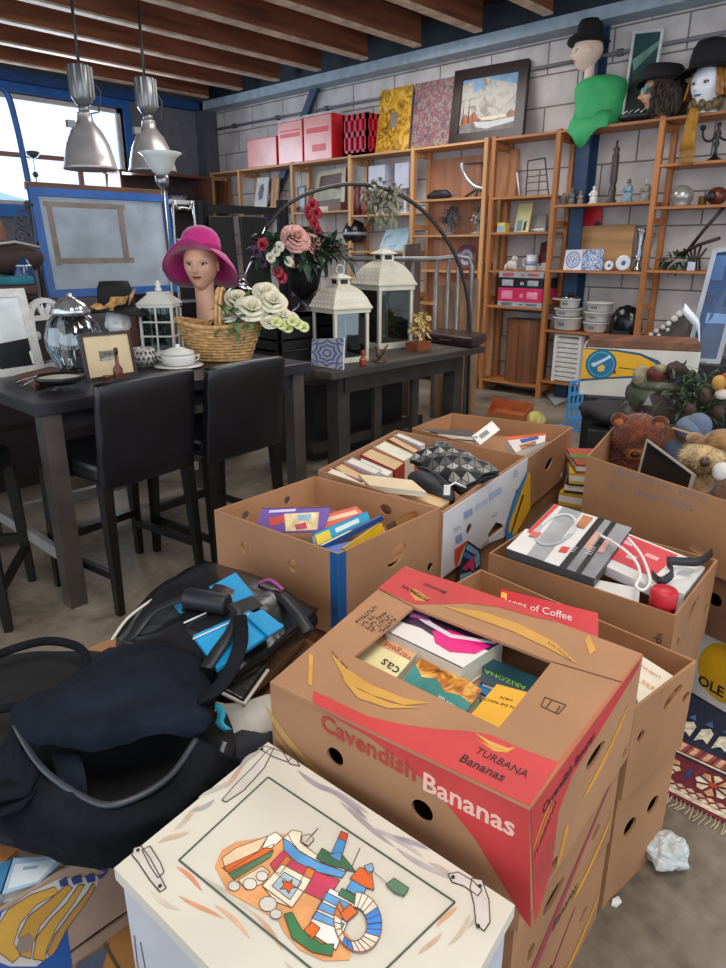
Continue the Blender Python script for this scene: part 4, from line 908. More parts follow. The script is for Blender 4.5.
# framed picture leaning with a little bottle
quadframe('framed_etching','small dark framed etching with a cream mount on the bar table','picture frame',standq([(79,334),(130,330),(138,374),(88,382)],TZ,.22),.014,.015,mat('3a2620',.4,var=.2),mat('9b9a8e',.7,var=.4,sc_=40),[(mat('6d6d64',.7,var=.4,sc_=60),[(.33,.42),(.62,.40),(.62,.52),(.33,.55)])],mat_w=.065,mmat=mat('d8c39d',.7,var=.05))
def bottle(label,c,h,col,name='bottle'):
    t=thing(name,label,'bottle',c); m=MB(mat(col,.2,var=.1)); m.lathe([(h*.14,0),(h*.15,.02*h),(h*.15,h*.35),(h*.06,h*.5),(h*.05,h*.8)],c,18); m.build('bottle_body',t); m=MB(mat('4a2d22',.5)); m.lathe([(h*.065,h*.8),(h*.07,h*.95),(h*.05,h),(0,h)],c,14); m.build('stopper',t)
c=onT(119,380); bottle('small brown bottle standing before the framed etching',c,32*mpp(c),'6d3a2c')
c=onT(107,381); t=thing('thimble','tiny brass pot beside the little brown bottle','pot',c); m=MB(mat('8a5530',.35,metal=.5)); m.lathe([(.008,0),(.014,.003),(.013,.018),(.017,.024),(.012,.022)],c,16); m.build('pot',t)
# trivet, pan
c=onT(42,379); t=thing('cutting_board','round-edged reddish wooden board under the black pan','board',c); m=MB(wood('6d4433',0)); q=[onT(*p) for p in ((16,379),(52,370),(78,376),(36,390))]; m.prism(q,(0,0,.018)); m.build('board',t)
c=onT(60,383,TZ+.022); s_=mpp(c); t=thing('enamel_pan','shallow black rimmed enamel pan with a cream inside','pan',c)
m=MB(mat('1c1b1d',.3)); m.lathe([(17*s_,0),(22*s_,.012),(23.5*s_,.03),(22.5*s_,.032),(20*s_,.02)],c,36); m.build('pan_rim',t); m=MB(mat('cfc7b4',.35,var=.12)); m.lathe([(0,.016),(12*s_,.017),(20.5*s_,.022)],c,36); m.build('pan_inside',t)
m=MB(mat('b9b9bb',.25,metal=.8)); h=[c+(-RT*22-FW*2)*s_*1+V((0,0,.02)),c-RT*34*s_-FW*8*s_+V((0,0,-.015)),c-RT*30*s_-FW*26*s_+V((0,0,-.012)),c-RT*12*s_-FW*22*s_+V((0,0,.015))]; m.tube(smooth(h,5),.0025,6); m.build('wire_handle',t)
# lantern maker
def lantern(name,label,c,W,D,hb,rz,mt,kind,group=None,rows=2,cols=2):
    t=thing(name,label,'lantern',c,0,group); R=Euler((0,0,rz)).to_matrix(); c=V(c)
    def L(x,y,z): return c+R@V((x,y,z))
    def bxl(m,a,b): x0,y0,z0=a;x1,y1,z1=b; m.hexa([L(*p) for p in ((x0,y0,z0),(x1,y0,z0),(x1,y1,z0),(x0,y1,z0),(x0,y0,z1),(x1,y0,z1),(x1,y1,z1),(x0,y1,z1))])
    w,d=W/2,D/2; e=W*.075
    m=MB(mt); bxl(m,(-w,-d,0),(w,d,hb*.1)); m.build('base',t)
    m=MB(mt)
    for sx_ in (-1,1):
        for sy_ in (-1,1): bxl(m,(sx_*w-(e if sx_>0 else 0),sy_*d-(e if sy_>0 else 0),hb*.1),(sx_*w+(e if sx_<0 else 0),sy_*d+(e if sy_<0 else 0),hb))
    bxl(m,(-w*1.06,-d*1.06,hb*.96),(w*1.06,d*1.06,hb*1.03)); fr_o=m.build('frame',t)
    m=MB(glass('dfe6e6',.03,.06))
    for s_ in (-1,1): bxl(m,(-w+e,s_*(d-e*.5)-.001,hb*.1),(w-e,s_*(d-e*.5)+.001,hb*.96)); bxl(m,(s_*(w-e*.5)-.001,-d+e,hb*.1),(s_*(w-e*.5)+.001,d-e,hb*.96))
    m.build('pane',t)
    if kind=='wood':
        m=MB(mt)
        for s_ in (-1,1):
            for k in range(1,cols): x=-w+2*w*k/cols; bxl(m,(x-e*.3,s_*d-e*.25,hb*.1),(x+e*.3,s_*d+e*.25,hb*.96)); y=-d+2*d*k/cols; bxl(m,(s_*w-e*.25,y-e*.3,hb*.1),(s_*w+e*.25,y+e*.3,hb*.96))
            for k in range(1,rows): z=hb*(.1+.86*k/rows); bxl(m,(-w,s_*d-e*.25,z-e*.3),(w,s_*d+e*.25,z+e*.3)); bxl(m,(s_*w-e*.25,-d,z-e*.3),(s_*w+e*.25,d,z+e*.3))
        m.build('glazing_bar',t)
        m=MB(mt); a=hb*1.03; b=a+W*.28; m.hexa([L(*p) for p in ((-w*1.12,-d*1.12,a),(w*1.12,-d*1.12,a),(w*1.12,d*1.12,a),(-w*1.12,d*1.12,a),(-w*.5,-d*.5,b),(w*.5,-d*.5,b),(w*.5,d*.5,b),(-w*.5,d*.5,b))]); bxl(m,(-w*.56,-d*.56,b),(w*.56,d*.56,b+W*.05)); rf=m.build('roof',t)
        m=MB(mt); m.lathe([(.012,0),(.02,.012),(.011,.026),(.017,.04),(.0,.062)],L(0,0,b+W*.05),16); m.build('finial',rf)
        m=MB(BLACK); bxl(m,(w*.62,-d*1.05-.004,hb*.93),(w*.78,-d*1.05,hb*1.03)); m.build('latch',t)
    else:
        prof=[(1.12,0),(1.14,.03),(1.06,.10),(.95,.24),(.75,.40),(.52,.50),(.36,.545)]
        m=MB(mt); prev=None; n=8
        for k,(s_,z) in enumerate(prof):
            ring=[]
            for i in range(4*n):
                sd,f=divmod(i,n); f=f/n*2-1; x,y=[(f,-1),(1,f),(-f,1),(-1,-f)][sd]; ring.append(L(x*w*s_,y*d*s_,hb*1.03+z*W))
            b=len(m.v); m.v+=ring
            if prev is not None:
                for i in range(4*n): j=(i+1)%(4*n); m.f.append((prev+i,prev+j,b+j,b+i)); m.mi.append(m.cur); m.sm.append(False)
            prev=b
        m.f.append(tuple(prev+i for i in range(4*n))); m.mi.append(m.cur); m.sm.append(False)
        # pierced dots
        m.use(mat('f4f1e4',.5,var=0)); 
        for k in range(1,5):
            s_,z=prof[k]; s2,z2=prof[k+1]
            for sd in range(4):
                nn=9-k
                for i in range(nn):
                    f=((i+.5)/nn)*2-1; x,y=[(f,-1),(1,f),(-f,1),(-1,-f)][sd]; m.ell(L(x*w*(s_+s2)/2*1.01,y*d*(s_+s2)/2*1.01,hb*1.03+(z+z2)/2*W),.0045,6,4)
        rf=m.build('roof',t)
        m=MB(mt); z0=hb*1.03+.545*W; bxl(m,(-w*.34,-d*.34,z0),(w*.34,d*.34,z0+W*.16)); m.use(BLACK)
        for s_ in (-1,1): bxl(m,(-w*.2,s_*d*.35-.001,z0+W*.03),(w*.2,s_*d*.35+.001,z0+W*.13)); bxl(m,(s_*w*.35-.001,-d*.2,z0+W*.03),(s_*w*.35+.001,d*.2,z0+W*.13))
        m.use(mt); m.hexa([L(*p) for p in ((-w*.48,-d*.48,z0+W*.16),(w*.48,-d*.48,z0+W*.16),(w*.48,d*.48,z0+W*.16),(-w*.48,d*.48,z0+W*.16),(-w*.1,-d*.1,z0+W*.26),(w*.1,-d*.1,z0+W*.26),(w*.1,d*.1,z0+W*.26),(-w*.1,d*.1,z0+W*.26))]); m.build('chimney',rf)
        m=MB(mt); m.tube([L(.028*math.cos(a),0,z0+W*.26+.024+.028*math.sin(a)) for a in [2*PI*k/16 for k in range(16)]],.003,6,True); m.build('ring',rf)
        m=MB(BLACK); bxl(m,(w-.002,-d*.75,hb*.55),(w+.004,-d*.6,hb*.65)); m.build('latch',fr_o)
    return t
LW=mat('dcdad2',.45,var=.05); c=onT(164,353); s_=mpp(c)
lantern('wooden_lantern','white wooden lantern with small panes and a finial on the bar table',c+FW*.06*0,42*s_*.78,42*s_*.78,47*s_,.75,LW,'wood',None,3,2)
# lace bowl and white pot
c=onT(145,367); s_=mpp(c); t=thing('lace_bowl','glass bowl wrapped in black and white lace','bowl',c); m=MB(mat('b9b5b0',.5,var=.5,sc_=60)); m.lathe([(7*s_,0),(12*s_,6*s_),(13*s_,13*s_),(10*s_,19*s_),(9.5*s_,19*s_),(12*s_,12*s_)],c,28); m.build('bowl',t); m=MB(mat('3a3838',.6))
for k in range(18):
    for z in (5,10,15): an=2*PI*(k+.5*(z//5))/18; m.ell(c+V((12.8*s_*math.cos(an)*(1 if z<14 else .92),12.8*s_*math.sin(an)*(1 if z<14 else .92),z*s_)),(.006,.006,.009),6,4)
m.build('lace',t)
c=onT(179,367); s_=mpp(c); t=thing('tureen','white china pot with a lid on an oval plate','pot',c); CH=mat('e2e0db',.25,var=.03)
m=MB(CH); m.lathe([(20*s_,.004),(24*s_,.008),(24*s_,.012),(12*s_,.008),(0,.008)],c,30); m.build('plate',t); m=MB(CH); m.lathe([(11*s_,.008),(16*s_,5*s_),(17*s_,12*s_),(16*s_,13*s_)],c,30); m.build('pot',t); m=MB(CH); m.lathe([(17*s_,13*s_),(15*s_,16*s_),(7*s_,19*s_),(2*s_,20*s_),(2.5*s_,22*s_),(0,23*s_)],c,30); m.build('lid',t)
m=MB(CH)
for s2 in (-1,1): m.tube([c+RT*s2*16*s_+V((0,0,11*s_)),c+RT*s2*21*s_+V((0,0,12*s_)),c+RT*s2*20*s_+V((0,0,8*s_)),c+RT*s2*16*s_+V((0,0,6*s_))],.004,6)
m.build('handle',t)
# mannequin with the magenta hat
c=aZ(206,338,TZ); Yh=3.42; c=aY(206,330,Yh); c.z=TZ; hp=aY(203,265,Yh); s_=mpp(hp)
t=thing('mannequin','long-necked mannequin head with painted face under the magenta hat','mannequin head',c)
m=MB(); yaw=math.atan2(-hp.y,-hp.x)-.30
fs=50*s_/.236
head(m,(c.x,c.y,hp.z),yaw,fs,SKIN,mat('a03a34',.35,var=0),mat('b9b2a8',.2,var=0),mat('2c383c',.2,var=0),brow=mat('5a4034',.6,var=0),neck=hp.z-.07*fs-TZ,neckr=.049*fs); m.build('head',t)
hh=V((c.x,c.y,hp.z+.055*fs)); R=Euler((0,-.18,yaw)).to_matrix()
def bhat():
    mt=mat('c4157e',.75,var=.08,sheen=.4); t=thing('magenta_hat','wide-brimmed magenta felt hat on the long-necked mannequin head','hat',hh)
    rb=37*s_; rc=19*s_
    def fn(q,a):
        rr=math.hypot(q.x,q.y); e=max(0,(rr-rc)/(rb-rc)); fx=math.cos(a); return V((q.x,q.y,q.z-e*e*(.5*rb*abs(math.sin(a))**1.2+.05*rb-.25*rb*max(0,fx)+.62*rb*max(0,-fx))))
    m=MB(mt); m.lathe([(rc,0),(rb*.7,.0),(rb*.9,0),(rb,.0),(rb,.006),(rb*.9,.006),(rb*.7,.006),(rc*1.03,.012)],hh,48,fn=fn,R=R); m.build('brim',t)
    m=MB(mt); m.lathe([(rc*1.03,0),(rc*1.06,rc*.35),(rc*1.0,rc*.7),(rc*.85,rc*1.0),(rc*.62,rc*1.2),(rc*.32,rc*1.32),(0,rc*1.36)],hh,40,R=R); m.build('crown',t)
    m=MB(mat('9a1064',.7)); m.lathe([(rc*1.06,rc*.05),(rc*1.075,rc*.3)],hh,40,R=R); m.build('hat_band',t)
bhat()
# wicker basket
c=onT(222,360); s_=mpp(c); t=thing('wicker_basket','honey coloured wicker basket with a hooped handle full of white roses','basket',c)
WK=mat('c79c66',.6,var=.25,sc_=40,bump=.2); R=Euler((0,0,AZ-PI/2)).to_matrix(); 
a0=math.atan2(RT.y,RT.x); R=Euler((0,0,a0)).to_matrix()
m=MB(WK); rows=12
for k in range(rows):
    f=k/(rows-1); rx=(28+13*f)*s_; ry=(16+7*f)*s_; z=2*s_+33*s_*f; pts=[]
    for j in range(48): a=2*PI*j/48; wv=1+.02*(1 if (j//2+k)%2 else -1); pts.append(c+R@V((rx*wv*math.cos(a),ry*wv*math.sin(a),z+3*s_*f*f*math.cos(2*a))))
    m.tube(pts,1.75*s_,6,True)
m.use(WK); m.lathe([(0,.002),(28*s_,.003),(29*s_,.01),(0,.012)],c,30,sy=.57,R=R); m.build('basket_body',t)
m=MB(WK); rim=[c+R@V((42*s_*math.cos(a),24*s_*math.sin(a),37*s_+3*s_*math.cos(2*a))) for a in [2*PI*j/40 for j in range(40)]]; m.tube(rim,2.3*s_,8,True); m.build('rim',t)
m=MB(WK)
for o in (-1.2,1.2): m.tube([c+R@V(((3+o*s_*0)*s_+o*1.5*s_,23*s_*math.cos(a),36*s_+33*s_*math.sin(a))) for a in [PI*k/14 for k in range(15)]],1.8*s_,6)
m.build('handle',t)
fc=c+R@V((24*s_,0,47*s_)); m=MB(mat('e3dcc3',.6,var=.06)); 
t2=thing('rose_bouquet','cream white silk roses and leaves lying in the wicker basket','flowers',(fc.x,fc.y,c.z+20*s_))
for k,(x,y,z,r) in enumerate(((10,-12,4,15),(30,-6,10,13),(-6,2,12,11),(22,6,18,12),(-14,-10,-2,9),(40,-12,-3,9),(46,-4,-6,8),(28,-20,-8,8))): rose(m,fc+R@V((x*s_,y*s_,z*s_)),r*s_*1.15,R@V((.2,-.6,.7)),k,4); 
m.build('rose',t2); m=MB(mat('c9cf8f',.6,var=.1)); 
for k in range(6): rose(m,fc+R@V(((34+5*k)*s_,(-22+2*k)*s_,(-8-3*(k%3))*s_)),6*s_,R@V((.3,-.7,.5)),k+20,2)
m.build('bud',t2); m=MB(mat('5d7a4a',.6,var=.2,sc_=20)); foliage(m,fc+V((0,0,-6*s_)),(34*s_,16*s_,14*s_),90,17*s_,7*s_,3); m.build('foliage',t2)
m=MB(GREEN)
for k in range(7): p=fc+R@V(((k*8-24)*s_,0,-8*s_)); m.tube([p,V((c.x+(p.x-c.x)*.4,c.y+(p.y-c.y)*.4,c.z+6*s_))],.003,5)
m.build('stem',t2)
# arc lamp: black hoop, chrome end, clear bubble shade
Ya=3.95; PTS=[(470,330),(468,300),(461,270),(450,245),(432,220),(410,201),(385,189),(355,184),(325,188),(300,197),(280,211),(266,228)]
at_=lambda x,y,d:(lambda r:EYE+r*(d/math.hypot(r.x,r.y)))(ray(x,y)); P=smooth([at_(x,y,4.75+.68*(x-243)/227) for x,y in PTS],5); low=P[0]; t=thing('arc_lamp','tall arching black floor lamp with chrome end and clear glass bubble shade','floor lamp',(low.x,low.y,0))
m=MB(mat('2a2623',.4,var=.1)); m.tube([V((low.x+.02,low.y,.03)),V((low.x+.01,low.y,.4))]+P,.0135,8); m.build('pole',t)
e=P[-1]; f=at_(243,282,4.72); m=MB(mat('d6d8da',.12,metal=1,var=.05)); m.tube([e,(e+f)/2+V((.005,0,.01)),f],.012,8); m.lathe([(.03,0),(.035,.02),(.012,.05)],f-V((0,0,.03)),16); m.build('chrome_arm',t)
g=at_(243,306,4.72); s_=mpp(g); m=MB(glass('e2e8ee',.03,.14)); m.lathe([(21*s_,-18*s_),(23*s_,-8*s_),(22*s_,2*s_),(17*s_,13*s_),(9*s_,19*s_),(3*s_,21*s_)],g,32); m.build('glass_shade',t)
m=MB(mat('2b2a2a',.5)); m.lathe([(0,.0),(.16,.0),(.16,.02),(.03,.035),(0,.035)],(low.x+.02,low.y,0),30); m.build('base',t)
vb=[at_(x,y,5.12) for x,y in ((383,190),(372,200),(388,205),(378,215),(392,212),(370,190),(395,196))]
t=thing('hanging_vine','dusty artificial vine hanging from the black lamp hoop','vine',at_(384,222,5.12)); m=MB(mat('8f8f74',.7,var=.3,sc_=20))
for k,p in enumerate(vb): foliage(m,p,(.06,.05,.06),26,.06,.035,k,-.2)
m.build('foliage',t); m=MB(mat('6a604a',.7)); m.tube([at_(383,188,5.12),at_(378,205,5.12),at_(384,222,5.12)],.004,5); m.build('stem',t)
# ================================================================ dark table with the two metal lanterns
LZ=.72; DW=wood('4a443e',0,.6,.35); DW2=mat('37322e',.6,var=.3)
t=thing('plank_table','weathered dark wooden table carrying the two cream metal lanterns','table',(3.55,3.3,0))
m=MB(DW); 
for k in range(5): y=2.87+k*.178; m.box((2.78,y,LZ-.045),(4.36,y+.174,LZ))
m.build('tabletop',t,bevel=.006)
for x,y in ((2.98,3.02),(2.98,3.6),(4.18,3.02),(4.18,3.6)): MB(DW2).box((x-.05,y-.05,0),(x+.05,y+.05,LZ-.045)).build('leg',t)
MB(DW2).box((2.98,2.96,.56),(4.18,2.99,LZ-.045)).build('apron',t); MB(DW2).box((3.0,3.28,.1),(4.16,3.34,.17)).build('stretcher',t)
for k,x in enumerate((3.33,3.72,)): MB(DW2).box((x-.035,3.0,.17),(x+.035,3.03,LZ-.16)).build('slat',t)
def onL(x,y): return aZ(x,y,LZ)
CM=mat('d6d0bd',.4,var=.06)
c=onL(341,360); s_=mpp(c); lantern('metal_lantern','cream metal lantern with domed pierced roof, nearer one behind the tile',c,40*s_,40*s_,49*s_,-.20,CM,'metal','cream metal lanterns')
c=onL(383,346); s_=mpp(c); lantern('metal_lantern','cream metal lantern with domed pierced roof, farther one by dried flowers',c,41*s_,41*s_,57*s_,-.20,CM,'metal','cream metal lanterns')
q=standq([(312,339),(344,338),(343,370),(311,365)],LZ,.15); n=(q[1]-q[0]).cross(q[3]-q[0]).normalized(); n=n if n.dot(EYE-q[0])>0 else -n
c=(q[2]+q[3])/2; t=thing('tile','square blue and white ornament tile leaning on the nearer metal lantern','tile',(c.x,c.y,LZ))
m=MB(mat('cfd0d6',.25,var=.05)); m.prism(q,-n*.01); bl=mat('6d7eb4',.3,var=.1); k_=0
def tp(u,v,o): return bil(q,u,v)+n*o
for (r,col) in ((.44,bl),(.36,m.mats[0]),(.30,bl),(.22,m.mats[0]),(.15,bl),(.08,m.mats[0])):
    k_+=1; m.use(col); pts=[]
    for j in range(24): a=2*PI*j/24; rr=r*(1+.12*math.cos(8*a)); pts.append(tp(.5+rr*math.cos(a),.5+rr*math.sin(a),.0004*k_))
    m.flat(pts)
for cu,cv in ((0,0),(1,0),(1,1),(0,1)):
    m.use(bl); 
    for r0,r1 in ((.24,.19),(.13,.06)):
        sx_=1 if cu==0 else -1; sy_=1 if cv==0 else -1
        A=[tp(cu+sx_*r0*math.cos(PI/2*j/6),cv+sy_*r0*math.sin(PI/2*j/6),.0034) for j in range(7)]; B=[tp(cu+sx_*r1*math.cos(PI/2*j/6),cv+sy_*r1*math.sin(PI/2*j/6),.0034) for j in range(6,-1,-1)]; m.flat(A+B)
m.build('tile',t)
c=onL(363,366); t=thing('figurine','little red figurine in front of the nearer metal lantern','figurine',c); m=MB(mat('9a3a34',.4,var=.2)); m.lathe([(.02,0),(.024,.01),(.022,.04),(.013,.055),(.009,.062),(.015,.075),(.013,.088),(.004,.098),(0,.1)],c,18); m.build('figure',t); m=MB(mat('b98a3c',.4)); m.lathe([(.024,.038),(.024,.046)],c,18); m.build('sash',t)
c=onL(379,362); t=thing('bird_figurine','dark bird figurine on a round stand between the metal lanterns','figurine',c); m=MB(mat('4a352a',.4,var=.2)); m.lathe([(.05,0),(.05,.008),(.02,.014),(.008,.03),(0,.03)],c,20); m.build('stand',t); m=MB(mat('5a4633',.4,var=.4,sc_=40)); m.ell(c+V((0,0,.055)),(.028,.022,.03)); m.ell(c+V((-.015,.01,.092)),(.013,.012,.014)); m.tube([c+V((.01,-.01,.05)),c+V((.05,-.03,.11))],[.014,.004],8); m.tube([c+V((-.025,.016,.092)),c+V((-.04,.025,.088))],[.004,.001],6); m.build('bird',t)
c=onL(418,350); t=thing('dried_flowers','yellowish dried flower bunch standing in a carved red wooden box','dried flowers',c); m=MB(mat('8a4a2c',.5,var=.2)); m.bx(c+V((0,0,.03)),(.17,.11,.06),.1); m.build('box',t,bevel=.004); m=MB(mat('d2b878',.8,var=.2,sc_=30)); s_=mpp(c)
foliage(m,c+V((0,0,.14)),(.06,.05,.12),90,.05,.03,8,.4); 
for k in range(14): rose(m,c+V((random.uniform(-.05,.05),random.uniform(-.05,.05),random.uniform(.08,.24))),.022,(random.uniform(-1,1),random.uniform(-1,.2),.6),k,2)
m.build('blossom',t)
q=[onL(*p) for p in ((424,342),(472,349),(487,343),(440,337))]
t=thing('suitcase','flat dark red-brown leather case at the end of the plank table','case',sum(q,V())/4); m=MB(mat('3a2226',.3,var=.3,bump=.1)); m.prism(q,(0,0,.075)); m.build('case_body',t,bevel=.02); m=MB(mat('1e1a1c',.5)); a=q[0].lerp(q[3],.3);
m.prism([p+V((0,0,.036))+ (p-sum(q,V())/4)*.02 for p in q],(0,0,.006)); m.build('seam',t); m=MB(BLACK); a=(q[0]+q[1])/2; d=(q[1]-q[0]).normalized(); nn=V((d.y,-d.x,0)); m.tube([a-d*.06+nn*.0+V((0,0,.04)),a-d*.05+nn*.03+V((0,0,.04)),a+d*.05+nn*.03+V((0,0,.04)),a+d*.06+V((0,0,.04))],.006,6); m.build('handle',t)
# black slatted crate with urn
c0=aZ(250,360,LZ); BX0,BX1,BY0,BY1=2.80,3.42,3.35,3.73
t=thing('slatted_crate','black wooden slatted crate behind the basket and nearer lantern','crate',((BX0+BX1)/2,(BY0+BY1)/2,LZ)); BKW=wood('1d1b1d',0,.5,.3)
for k in range(4):
    z=LZ+.005+k*.07; m=MB(BKW); m.box((BX0,BY0,z),(BX1,BY0+.015,z+.055)).box((BX0,BY1-.015,z),(BX1,BY1,z+.055)).box((BX0,BY0,z),(BX0+.015,BY1,z+.055)).box((BX1-.015,BY0,z),(BX1,BY1,z+.055)); m.build('slat',t)
for x in (BX0+.02,BX1-.05):
    for y in (BY0+.016,BY1-.046): m=MB(BKW); m.box((x,y,LZ),(x+.03,y+.03,LZ+.285)); m.build('corner_post',t); MB(BKW).box((BX0+.015,BY0+.015,LZ+.26),(BX1-.015,BY1-.015,LZ+.272)).build('lid',t)
zc=LZ+.287; c=aZ(304,322,zc); c.y=3.52; c.x=aY(304,300,3.52).x; s_=mpp(V((c.x,c.y,1.1)))
t=thing('urn','black pedestal urn filled with a mixed flower arrangement','urn',(c.x,c.y,zc)); m=MB(mat('1c1b20',.35,var=.1)); c=V((c.x,c.y,zc)); zt=aY(304,268,3.52).z
h=zt-zc; m.lathe([(12*s_,0),(12*s_,.03*h),(6*s_,.12*h),(4*s_,.28*h),(7*s_,.36*h),(14*s_,.5*h),(17*s_,.8*h),(19*s_,.97*h),(20*s_,h),(17*s_,h),(15*s_,.8*h)],c,32); m.build('urn_body',t)
t=thing('flower_arrangement','silk flowers with two pink roses, red orchid and greenery in the urn','flowers',(c.x,c.y,zt)); 
def fp(x,y,o=0): return aY(x,y,3.52-o)
m=MB(DGREEN); foliage(m,fp(302,254),(38*s_,25*s_,15*s_),260,17*s_,8*s_,5,.8); foliage(m,fp(272,254,.05),(16*s_,14*s_,14*s_),60,15*s_,7*s_,6,.6); foliage(m,fp(332,256,.02),(16*s_,14*s_,12*s_),60,17*s_,6*s_,7,.6); m.build('foliage',t)
m=MB(mat('dba39a',.6,var=.12,sc_=20)); rose(m,fp(296,238,.12),15*s_,(-.3,-.8,.5),1,5); rose(m,fp(313,243,.10),12*s_,(.2,-.8,.4),2,5); m.build('rose',t)
m=MB(mat('9a1c34',.5,var=.15)); 
for k,(x,y) in enumerate(((312,205),(316,213),(309,217),(314,224),(317,231),(306,212))): rose(m,fp(x,y,.03),6*s_,(-.2+.1*k,-.9,.2),k+5,2)
m.build('orchid',t)
for k,(x,y) in enumerate(((277,272),(281,278),(262,245))): m=MB(mat('9a1c34',.5,var=.15)); rose(m,fp(x,y,.1),6*s_,(-.2,-.9,.2),k+9,2); m.build('orchid',t)
m=MB(mat('cfcdb8',.6,var=.1)); 
for k,(x,y) in enumerate(((275,252),(270,258),(279,247),(288,262))): rose(m,fp(x,y,.12),5*s_,(-.2,-.9,.3),k+30,2)
m.build('blossom',t)
m=MB(mat('3a2440',.6,var=.2)); 
for k,(x,y) in enumerate(((256,252),(262,262),(300,256))): m=MB(mat('3a2440',.6,var=.2)); rose(m,fp(x,y,.1),6*s_,(-.2,-.9,.3),k+40,3); m.build('dark_bloom',t)
m=MB(GREEN); m.tube([fp(306,262),fp(312,235),fp(314,205)],.004,5); m.build('stem',t)
# ================================================================ wall shelving
SX0,SX1=6.085,6.40
PINE=wood('c2905e',1,.55,.18); PINE2=wood('b0713f',1,.55,.2); PINEV=wood('c2905e',2,.55,.18); PINE2V=wood('b0713f',2,.55,.2); BACKP=wood('b98265',2,.6,.15)
def yS(x,y): return aX(x,y,SX0).y
def shelving(label,ups,boards,mh,mv,backs=()):
    t=thing('shelving_unit',label,'shelving unit',(6.24,(ups[0]+ups[-1])/2,0))
    for y in ups:
        m=MB(mv)
        for x in (SX0,SX1-.045): m.box((x,y-.022,0),(x+.045,y+.022,2.40))
        for z in (.06,.9,1.6,2.3): m.box((SX0+.045,y-.012,z),(SX1-.045,y+.012,z+.045))
        m.build('upright',t)
    for i,zs in enumerate(boards):
        for z in zs: MB(mh).box((SX0-.004,ups[i+1]+.022,z-.02),(SX1,ups[i]-.022,z)).build('shelf_board',t)
    for i in backs: MB(BACKP).box((SX1-.012,ups[i+1]+.022,.12),(SX1-.002,ups[i]-.022,2.3)).build('back_panel',t)
    return t
UL=[8.62,7.99,6.94,5.95,5.03,4.125]; UR=[4.04,3.37,2.465,1.5]
BL=[[2.385,1.91,1.45,.9,.12]]*2+[[2.385,1.825,1.467,.9,.12],[2.385,1.765,1.38,.9,.12],[2.385,1.886,1.538,1.188,.848,.12]]
BR=[[2.385,1.869,1.552,1.2,.865,.118],[2.385,1.776,1.216,.67,.188],[2.385,2.046,1.728,1.232,.67,.188]]
shelving('long pale pine shelving on the block wall, left of the paired uprights',UL,BL,PINE,PINEV,(4,))
shelving('orange-brown pine shelving on the block wall at the right',UR,BR,PINE2,PINE2V)
def sp(x,y,z,X=6.22): p=aX(x,y,X); return V((X,p.y,z+.0015))
def slean(px,z,Xb,Xt):      # leaning rectangle on a shelf: px TL,TR,BR,BL
    o=[aX(*px[0],Xt),aX(*px[1],Xt),aX(*px[2],Xb),aX(*px[3],Xb)]; o[2].z=o[3].z=z+.0015; return o
def slab(name,label,cat,px,z,Xb,Xt,th,mt,decals=(),group=None,side=None):
    q=slean(px,z,Xb,Xt); n=(q[1]-q[0]).cross(q[3]-q[0]).normalized(); n=n if n.dot(EYE-q[0])>0 else -n
    c=(q[2]+q[3])/2; m=MB(side or mt); m.prism([p-n*.0 for p in q],-n*th); m.use(mt); m.flat([p+n*.0005 for p in q])
    for k,(mm,pts) in enumerate(decals): m.use(mm); m.flat([bil(q,u,v)+n*(.001+.0006*k) for u,v in pts])
    return tag(m.build(name,loc=(c.x,c.y,z),world='base'),label,cat,group)
T=2.385
# red and white storage boxes
RW=mat('e29a92',.3,var=.12,sc_=3); RR=mat('d2202a',.4,var=.1); LIDM=mat('b9b4b8',.4)  # RW: pale front colour with window glare painted in
def sbox(label,x0,x1,yt,yb,lid,dec):
    a=sp(x0,yb,T,6.10); b=sp(x1,yb,T,6.10); h=aX((x0+x1)/2,yt,6.10).z-T
    t=thing('storage_box',label,'storage box',(6.24,(a.y+b.y)/2,T),0,'red and white boxes on top of the shelving')
    m=MB(RR); m.box((6.10,b.y,T),(6.38,a.y,T+h)); m.use(RW); m.flat([V((6.0985,y,z)) for y,z in ((a.y-.008,T+.01),(b.y+.008,T+.01),(b.y+.008,T+h-.01),(a.y-.008,T+h-.01))])
    m.use(RR); W=a.y-b.y
    for u0,v0,u1,v1 in dec: m.flat([V((6.0975,a.y-W*u,T+h*v)) for u,v in ((u0,v0),(u1,v0),(u1,v1),(u0,v1))])
    m.build('box_body',t); 
    if lid: MB(LIDM).box((6.09,b.y-.01,T+h),(6.39,a.y+.01,T+h+.02)).build('lid',t)
sbox('low red and white storage box, leftmost on top of the shelving',248,277,138,166,False,[])
sbox('tall red and white lidded box, second from the left on the shelving top',279,303,121,164,True,[(.1,.62,.9,.72),(.1,.76,.9,.8)])
sbox('wide red and white lidded box beside the red crate',304.5,332,115,162,True,[(.1,.62,.9,.74),(.3,.2,.8,.36)])
a=sp(343,160,T,6.1);b=sp(367,158,T,6.1); h=aX(355,114,6.1).z-T; t=thing('bottle_crate','dark red plastic crate with slotted sides on the shelving top','crate',(6.24,(a.y+b.y)/2,T)); CR=mat('b01a36',.35,var=.1)
m=MB(CR); m.box((6.1,b.y,T),(6.38,a.y,T+.03)); 
for z in (.0,.45,.86): m.box((6.1,b.y,T+h*z),(6.38,b.y+.02,T+h*(z+.14))); m.box((6.1,b.y,T+h*z),(6.12,a.y,T+h*(z+.14))); m.box((6.1,a.y-.02,T+h*z),(6.38,a.y,T+h*(z+.14))); m.box((6.36,b.y,T+h*z),(6.38,a.y,T+h*(z+.14)))
for k in range(5): y=b.y+(a.y-b.y-.035)*k/4; m.box((6.1,y,T),(6.12,y+.035,T+h)); m.box((6.36,y,T),(6.38,y+.035,T+h))
